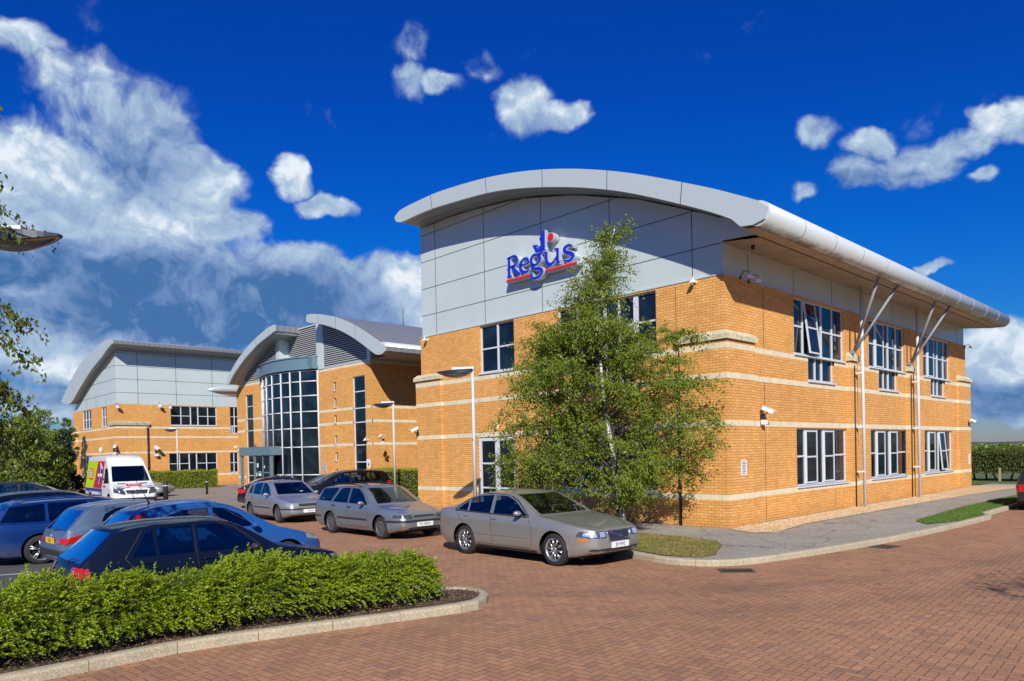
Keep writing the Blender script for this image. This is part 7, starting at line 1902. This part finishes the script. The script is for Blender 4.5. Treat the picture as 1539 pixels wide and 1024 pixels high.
for k in range(0, NS, 9):
    a_, d_, l_ = P0[k], DR[k], LN[k]; shoots.tube([tuple(a_-d_*.06), tuple(a_+d_*l_*.95+np.array([0, 0, -.32*l_]))], [.0035, .0015], 3, cap=False)
for k in range(420):        # bare stems at the foot
    s0 = rng.uniform(seg[-1]-9, seg[-1]-.05); x0, y0 = np.interp(s0, seg, HP[:, 0]), np.interp(s0, seg, HP[:, 1])
    b0 = Vector((x0+14, y0+.6+rng.uniform(-.2, .15), -.04)); e = b0+Vector((rng.normal(0, .28), rng.uniform(-.42, .3), rng.uniform(.18, .42))); m_ = b0.lerp(e, .5)+Vector((rng.normal(0, .05), rng.normal(0, .05), .06))
    shoots.tube([b0, m_, e], [.009, .006, .003], 4, cap=False)
shoots.build('stems', mat('bare_stem', (.16, .12, .07), .9), hed)
# litter on the soil
mb = MB()
for (x, y, z) in scatter([(-19, -1.0), (-14.3, -1.05), (-12.3, -1.55), (-10.5, -1.8), (-10.2, -1.2), (-11, -.75), (-13, -.2)], 1500, -.005):
    a = random.random()*6; l = random.uniform(.01, .03)
    mb.tube([(x, y, z), (x+l*math.cos(a), y+l*math.sin(a), z+.006)], .0035, 3, cap=False)
tag(mb.build('leaf_litter', mat('straw_litter', (.33, .25, .15), .9)), 'dry twigs and leaf litter on the soil under the front hedge', 'leaf litter', kind='stuff')

def box_hedge(name, label, a, b, w, h, z0, leafm, size, n, legs=0, group=None, rough_=.05, cat='hedge'):
    a, b = np.array(a, float), np.array(b, float); d = b-a; L = np.linalg.norm(d); d /= L; nrm = np.array([-d[1], d[0]])
    t = thing(name, label, cat, (a[0], a[1], z0), 0, group)
    s_ = rng.uniform(0, L, n); f = rng.uniform(size=n)
    sideA = w/(w+2*h); o_ = np.where(f < sideA, rng.uniform(-w/2, w/2, n), np.where(rng.uniform(size=n) < .5, -w/2, w/2)); z = np.where(f < sideA, h, rng.uniform(legs, h, n))
    e = rng.uniform(size=n) < w*2/(L+w); s_ = np.where(e, np.where(rng.uniform(size=n) < .5, 0, L), s_); o_ = np.where(e, rng.uniform(-w/2, w/2, n), o_)
    bumpn = rough_*(np.sin(s_*5.3+z*3)+np.sin(s_*13+o_*7+z*9)+np.sin(s_*2.1+1))*.6
    z = np.where(f < sideA, z+bumpn, z); o_ = o_+np.sign(o_)*bumpn*.7*(f >= sideA)
    j = rng.normal(0, rough_*.7, (n, 3)); P = np.stack([d[0]*s_+nrm[0]*o_, d[1]*s_+nrm[1]*o_, z], 1)+j
    leaves(P, np.array([0, 0, .5])+rng.normal(0, .8, (n, 3)), size, 'foliage', leafm, t)
    core = MB(); M = Matrix.Rotation(math.atan2(d[1], d[0]), 3, 'Z'); core.obox((d[0]*L/2, d[1]*L/2, (legs+h)/2+.0), (L-.25, w-.22, h-legs-.16), M=M); core.build('dark_core', mat('hedge_inside', (.03, .036, .012), .95), t)  # dark block under the leaves, its colour in place of inner shade
    return t
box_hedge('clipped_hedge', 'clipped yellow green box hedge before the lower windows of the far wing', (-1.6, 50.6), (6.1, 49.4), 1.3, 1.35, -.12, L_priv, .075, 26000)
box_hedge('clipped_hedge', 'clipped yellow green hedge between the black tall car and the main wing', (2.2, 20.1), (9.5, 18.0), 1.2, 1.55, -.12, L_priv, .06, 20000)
# tall hedge with bare stems and posts at the far right
ht = box_hedge('field_hedge', 'tall dark hedge on bare stems beyond the lawn at the far right', (30.5, 12), (30.5, -8), 1.5, 1.72, -.12, L_haw, .085, 60000, legs=.55, rough_=.10)
mb = MB()
for k in range(34):
    yy = 11.5-k*.58; mb.tube([(0+rng.normal(0, .1), yy-12, 0), (rng.normal(0, .15), yy-12+rng.normal(0, .1), .5), (rng.normal(0, .2), yy-12+rng.normal(0, .2), .9)], [.06, .045, .035], 6)
mb.build('stems', M_bark, ht)
mb = MB()
for k in range(11): yy = 11-k*1.8; mb.box((-1.05, yy-12-.05, 0), (-.95, yy-12+.05, .85))
mb.build('stake', mat('weathered_timber', (.30, .27, .18), .9), ht)
rnd_sheet('lawn', [(25.6, 14), (25.6, -2.9), (26.5, -3.4), (30, -9), (36, -12), (36, 20), (25.6, 20)], -.03, M_lawn, .5, .02)

def far_tree(x, y, h, r, m, label, n=2600, leaf=.16, shape='round', name='leafy_tree', group=None, white=False, base=.18):
    rg_ = np.random.default_rng(int(abs(x*13+y*7))+1); t = thing(name, label, 'tree', (x, y, -.1), 0, group)
    mb = MB(); mb.tube([(0, 0, 0), (.1, .05, h*.45), (0, 0, h*.93)], [h*.018, h*.012, .02], 7); mb.build('trunk', M_wbark if white else M_bark, t)
    # clumps of leaves set at the ends of limbs
    K = 60 if shape != 'cone' else 70; C = []; lm = MB()
    for k in range(K):
        u = rg_.uniform(base, 1); a = rg_.uniform(0, 2*PI)
        if shape == 'cone': R_ = r*(1.05-u)*rg_.uniform(.6, 1)
        elif shape == 'column': R_ = r*math.sin(PI*min(.98, max(.06, u)))**.4*rg_.uniform(.3, 1)
        else: R_ = r*math.sin(PI*min(.97, max(.10, (u-base)/(1-base)*.9+.08)))**.6*rg_.uniform(.35, 1.05)
        c = np.array([R_*math.cos(a), R_*math.sin(a), h*u]); q = r*rg_.uniform(.16, .34)
        lm.tube([(0, 0, max(.5, h*u-R_*.6)), tuple(c)], [.035, .012], 4, cap=False)
        m_ = n//K; p_ = rg_.normal(size=(m_, 3)); p_ /= np.linalg.norm(p_, axis=1, keepdims=True); p_ *= (rg_.uniform(.3, 1, m_)**.5)[:, None]*q*np.array([1, 1, .8]); C.append(c+p_)
    lm.build('branches', M_bark, t)
    C = np.concatenate(C); leaves(C, np.array([0, 0, -.3])+rg_.normal(0, .8, (len(C), 3)), leaf, 'crown', m, t); return t
def at_px(px, dist):
    d = ray(px, 690); d = Vector((d.x, d.y, 0)).normalized(); return CAM.x+d.x*dist, CAM.y+d.y*dist
specs = [(8, 52, 4.2, 2.0, L_far, 'round', 'bright green bush like tree at the left edge behind the dark cars'),
         (30, 56, 5.0, 1.9, L_far, 'round', 'tall airy birch among the trees left of the far wing, second from the left'),
         (56, 60, 5.8, 1.9, L_far, 'round', 'tallest loose birch in the group left of the far wing'),
         (82, 54, 4.1, 1.1, L_far, 'round', 'medium birch with pale stem left of the dark conifer'),
         (98, 50, 4.0, 1.0, L_con, 'cone', 'dark narrow conifer at the corner of the far wing'),
         (46, 47, 4.0, 1.9, L_far, 'round', 'low broad green tree in front of the birches left of the far wing'),
         (66, 49, 3.5, 1.5, L_far, 'round', 'low bushy tree just left of the dark conifer'),
         (101, 74, 6.0, .9, L_dark, 'round', 'dark feathery tree peeping out at the left corner of the far wing'),
         (20, 45, 4.4, 2.0, L_far, 'round', 'low green tree above the roof of the aubergine car')]
for (px, dist, h, r, m, shp, lab) in specs:
    x, y = at_px(px, dist); far_tree(x, y, h, r, m, lab, n=5200, leaf=.15, shape=shp, name='conifer' if shp == 'cone' else 'leafy_tree', group=None, white=(shp == 'round'), base=.08)
# woods along the horizon at the right
box_hedge('distant_wood', 'low line of trees far away behind the field hedge at the right', (120, -30), (95, 60), 14, 2.35, -1, L_far, .5, 40000, cat='wood', rough_=.2)['kind'] = 'stuff'
# trees across the road: seen in the lower windows, and one whose shadow falls on the paving at the right
for k, (x, y, h, r) in enumerate([(-50, -22, 9, 4), (-46, -30, 10, 4.5), (-41, -37, 9, 4.2), (-34, -43, 10, 4.5), (-26, -47, 9, 4.2), (-18, -52, 10, 4.6), (-8, -52, 9, 4.3), (3, -50, 9, 4.2), (14, -50, 10, 4.5), (-53, -12, 9, 4.2)]):
    far_tree(x, y, h, r, L_far, 'leafy tree standing in the row across the road, outside the photo', n=2600, leaf=.30, group='trees across the road', base=.05)
far_tree(-10.2, -15.3, 6.6, 2.2, L_far, 'leafy tree just outside the right of the photo whose shadow falls on the paving', n=7000, leaf=.09, base=.3)

SPLIT = {"stone_cap", "stone_band", "strut", "clip", "panel_joint", "movement_joint", "soffit", "handle", "red_mark", "mark_return", "letter_face", "letter_return", "door_notice", "push_bar", "headlight", "tail_light", "mast", "stake", "side_window", "entrance_porch", "parapet", "joint", "ring", "branches_", "side_moulding", "door_gap", "bumper_strip"}
# ---------------------------------------------------------------- separate pieces of one kind become parts of their own
def split_pieces(o, gap=.012):
    me = o.data; nv = len(me.vertices); par = list(range(nv))
    def find(a):
        while par[a] != a: par[a] = par[par[a]]; a = par[a]
        return a
    for e in me.edges:
        a, b = find(e.vertices[0]), find(e.vertices[1])
        if a != b: par[a] = b
    comp = {}
    for v in range(nv): comp.setdefault(find(v), []).append(v)
    items = []
    for vs in comp.values():
        cs = np.array([me.vertices[v].co[:] for v in vs]); items.append([cs.min(0)-gap/2, cs.max(0)+gap/2, set(vs)])
    merged = True
    while merged:
        merged = False; out = []
        for it in items:
            for q in out:
                if np.all(it[0] <= q[1]) and np.all(it[1] >= q[0]):
                    q[0] = np.minimum(q[0], it[0]); q[1] = np.maximum(q[1], it[1]); q[2] |= it[2]; merged = True; break
            else: out.append(it)
        items = out
    if not 2 <= len(items) <= 100: return
    base = o.name.split('.')[0]; first = True
    for it in items:
        idx = {v: i for i, v in enumerate(sorted(it[2]))}; fs = []; mi = []; sm = []
        for p_ in me.polygons:
            if p_.vertices[0] in idx: fs.append([idx[v] for v in p_.vertices]); mi.append(p_.material_index); sm.append(p_.use_smooth)
        nm = bpy.data.meshes.new(base); nm.from_pydata([me.vertices[v].co[:] for v in sorted(it[2])], [], fs)
        for m_ in me.materials: nm.materials.append(m_)
        nm.polygons.foreach_set('material_index', mi); nm.polygons.foreach_set('use_smooth', sm); nm.update()
        if first: keep = nm; first = False
        else:
            c = o.copy(); c.data = nm; col.objects.link(c)
    o.data = keep
for o in list(scn.objects):
    if o.type == 'MESH' and o.parent and o.name.split('.')[0] in SPLIT: split_pieces(o)
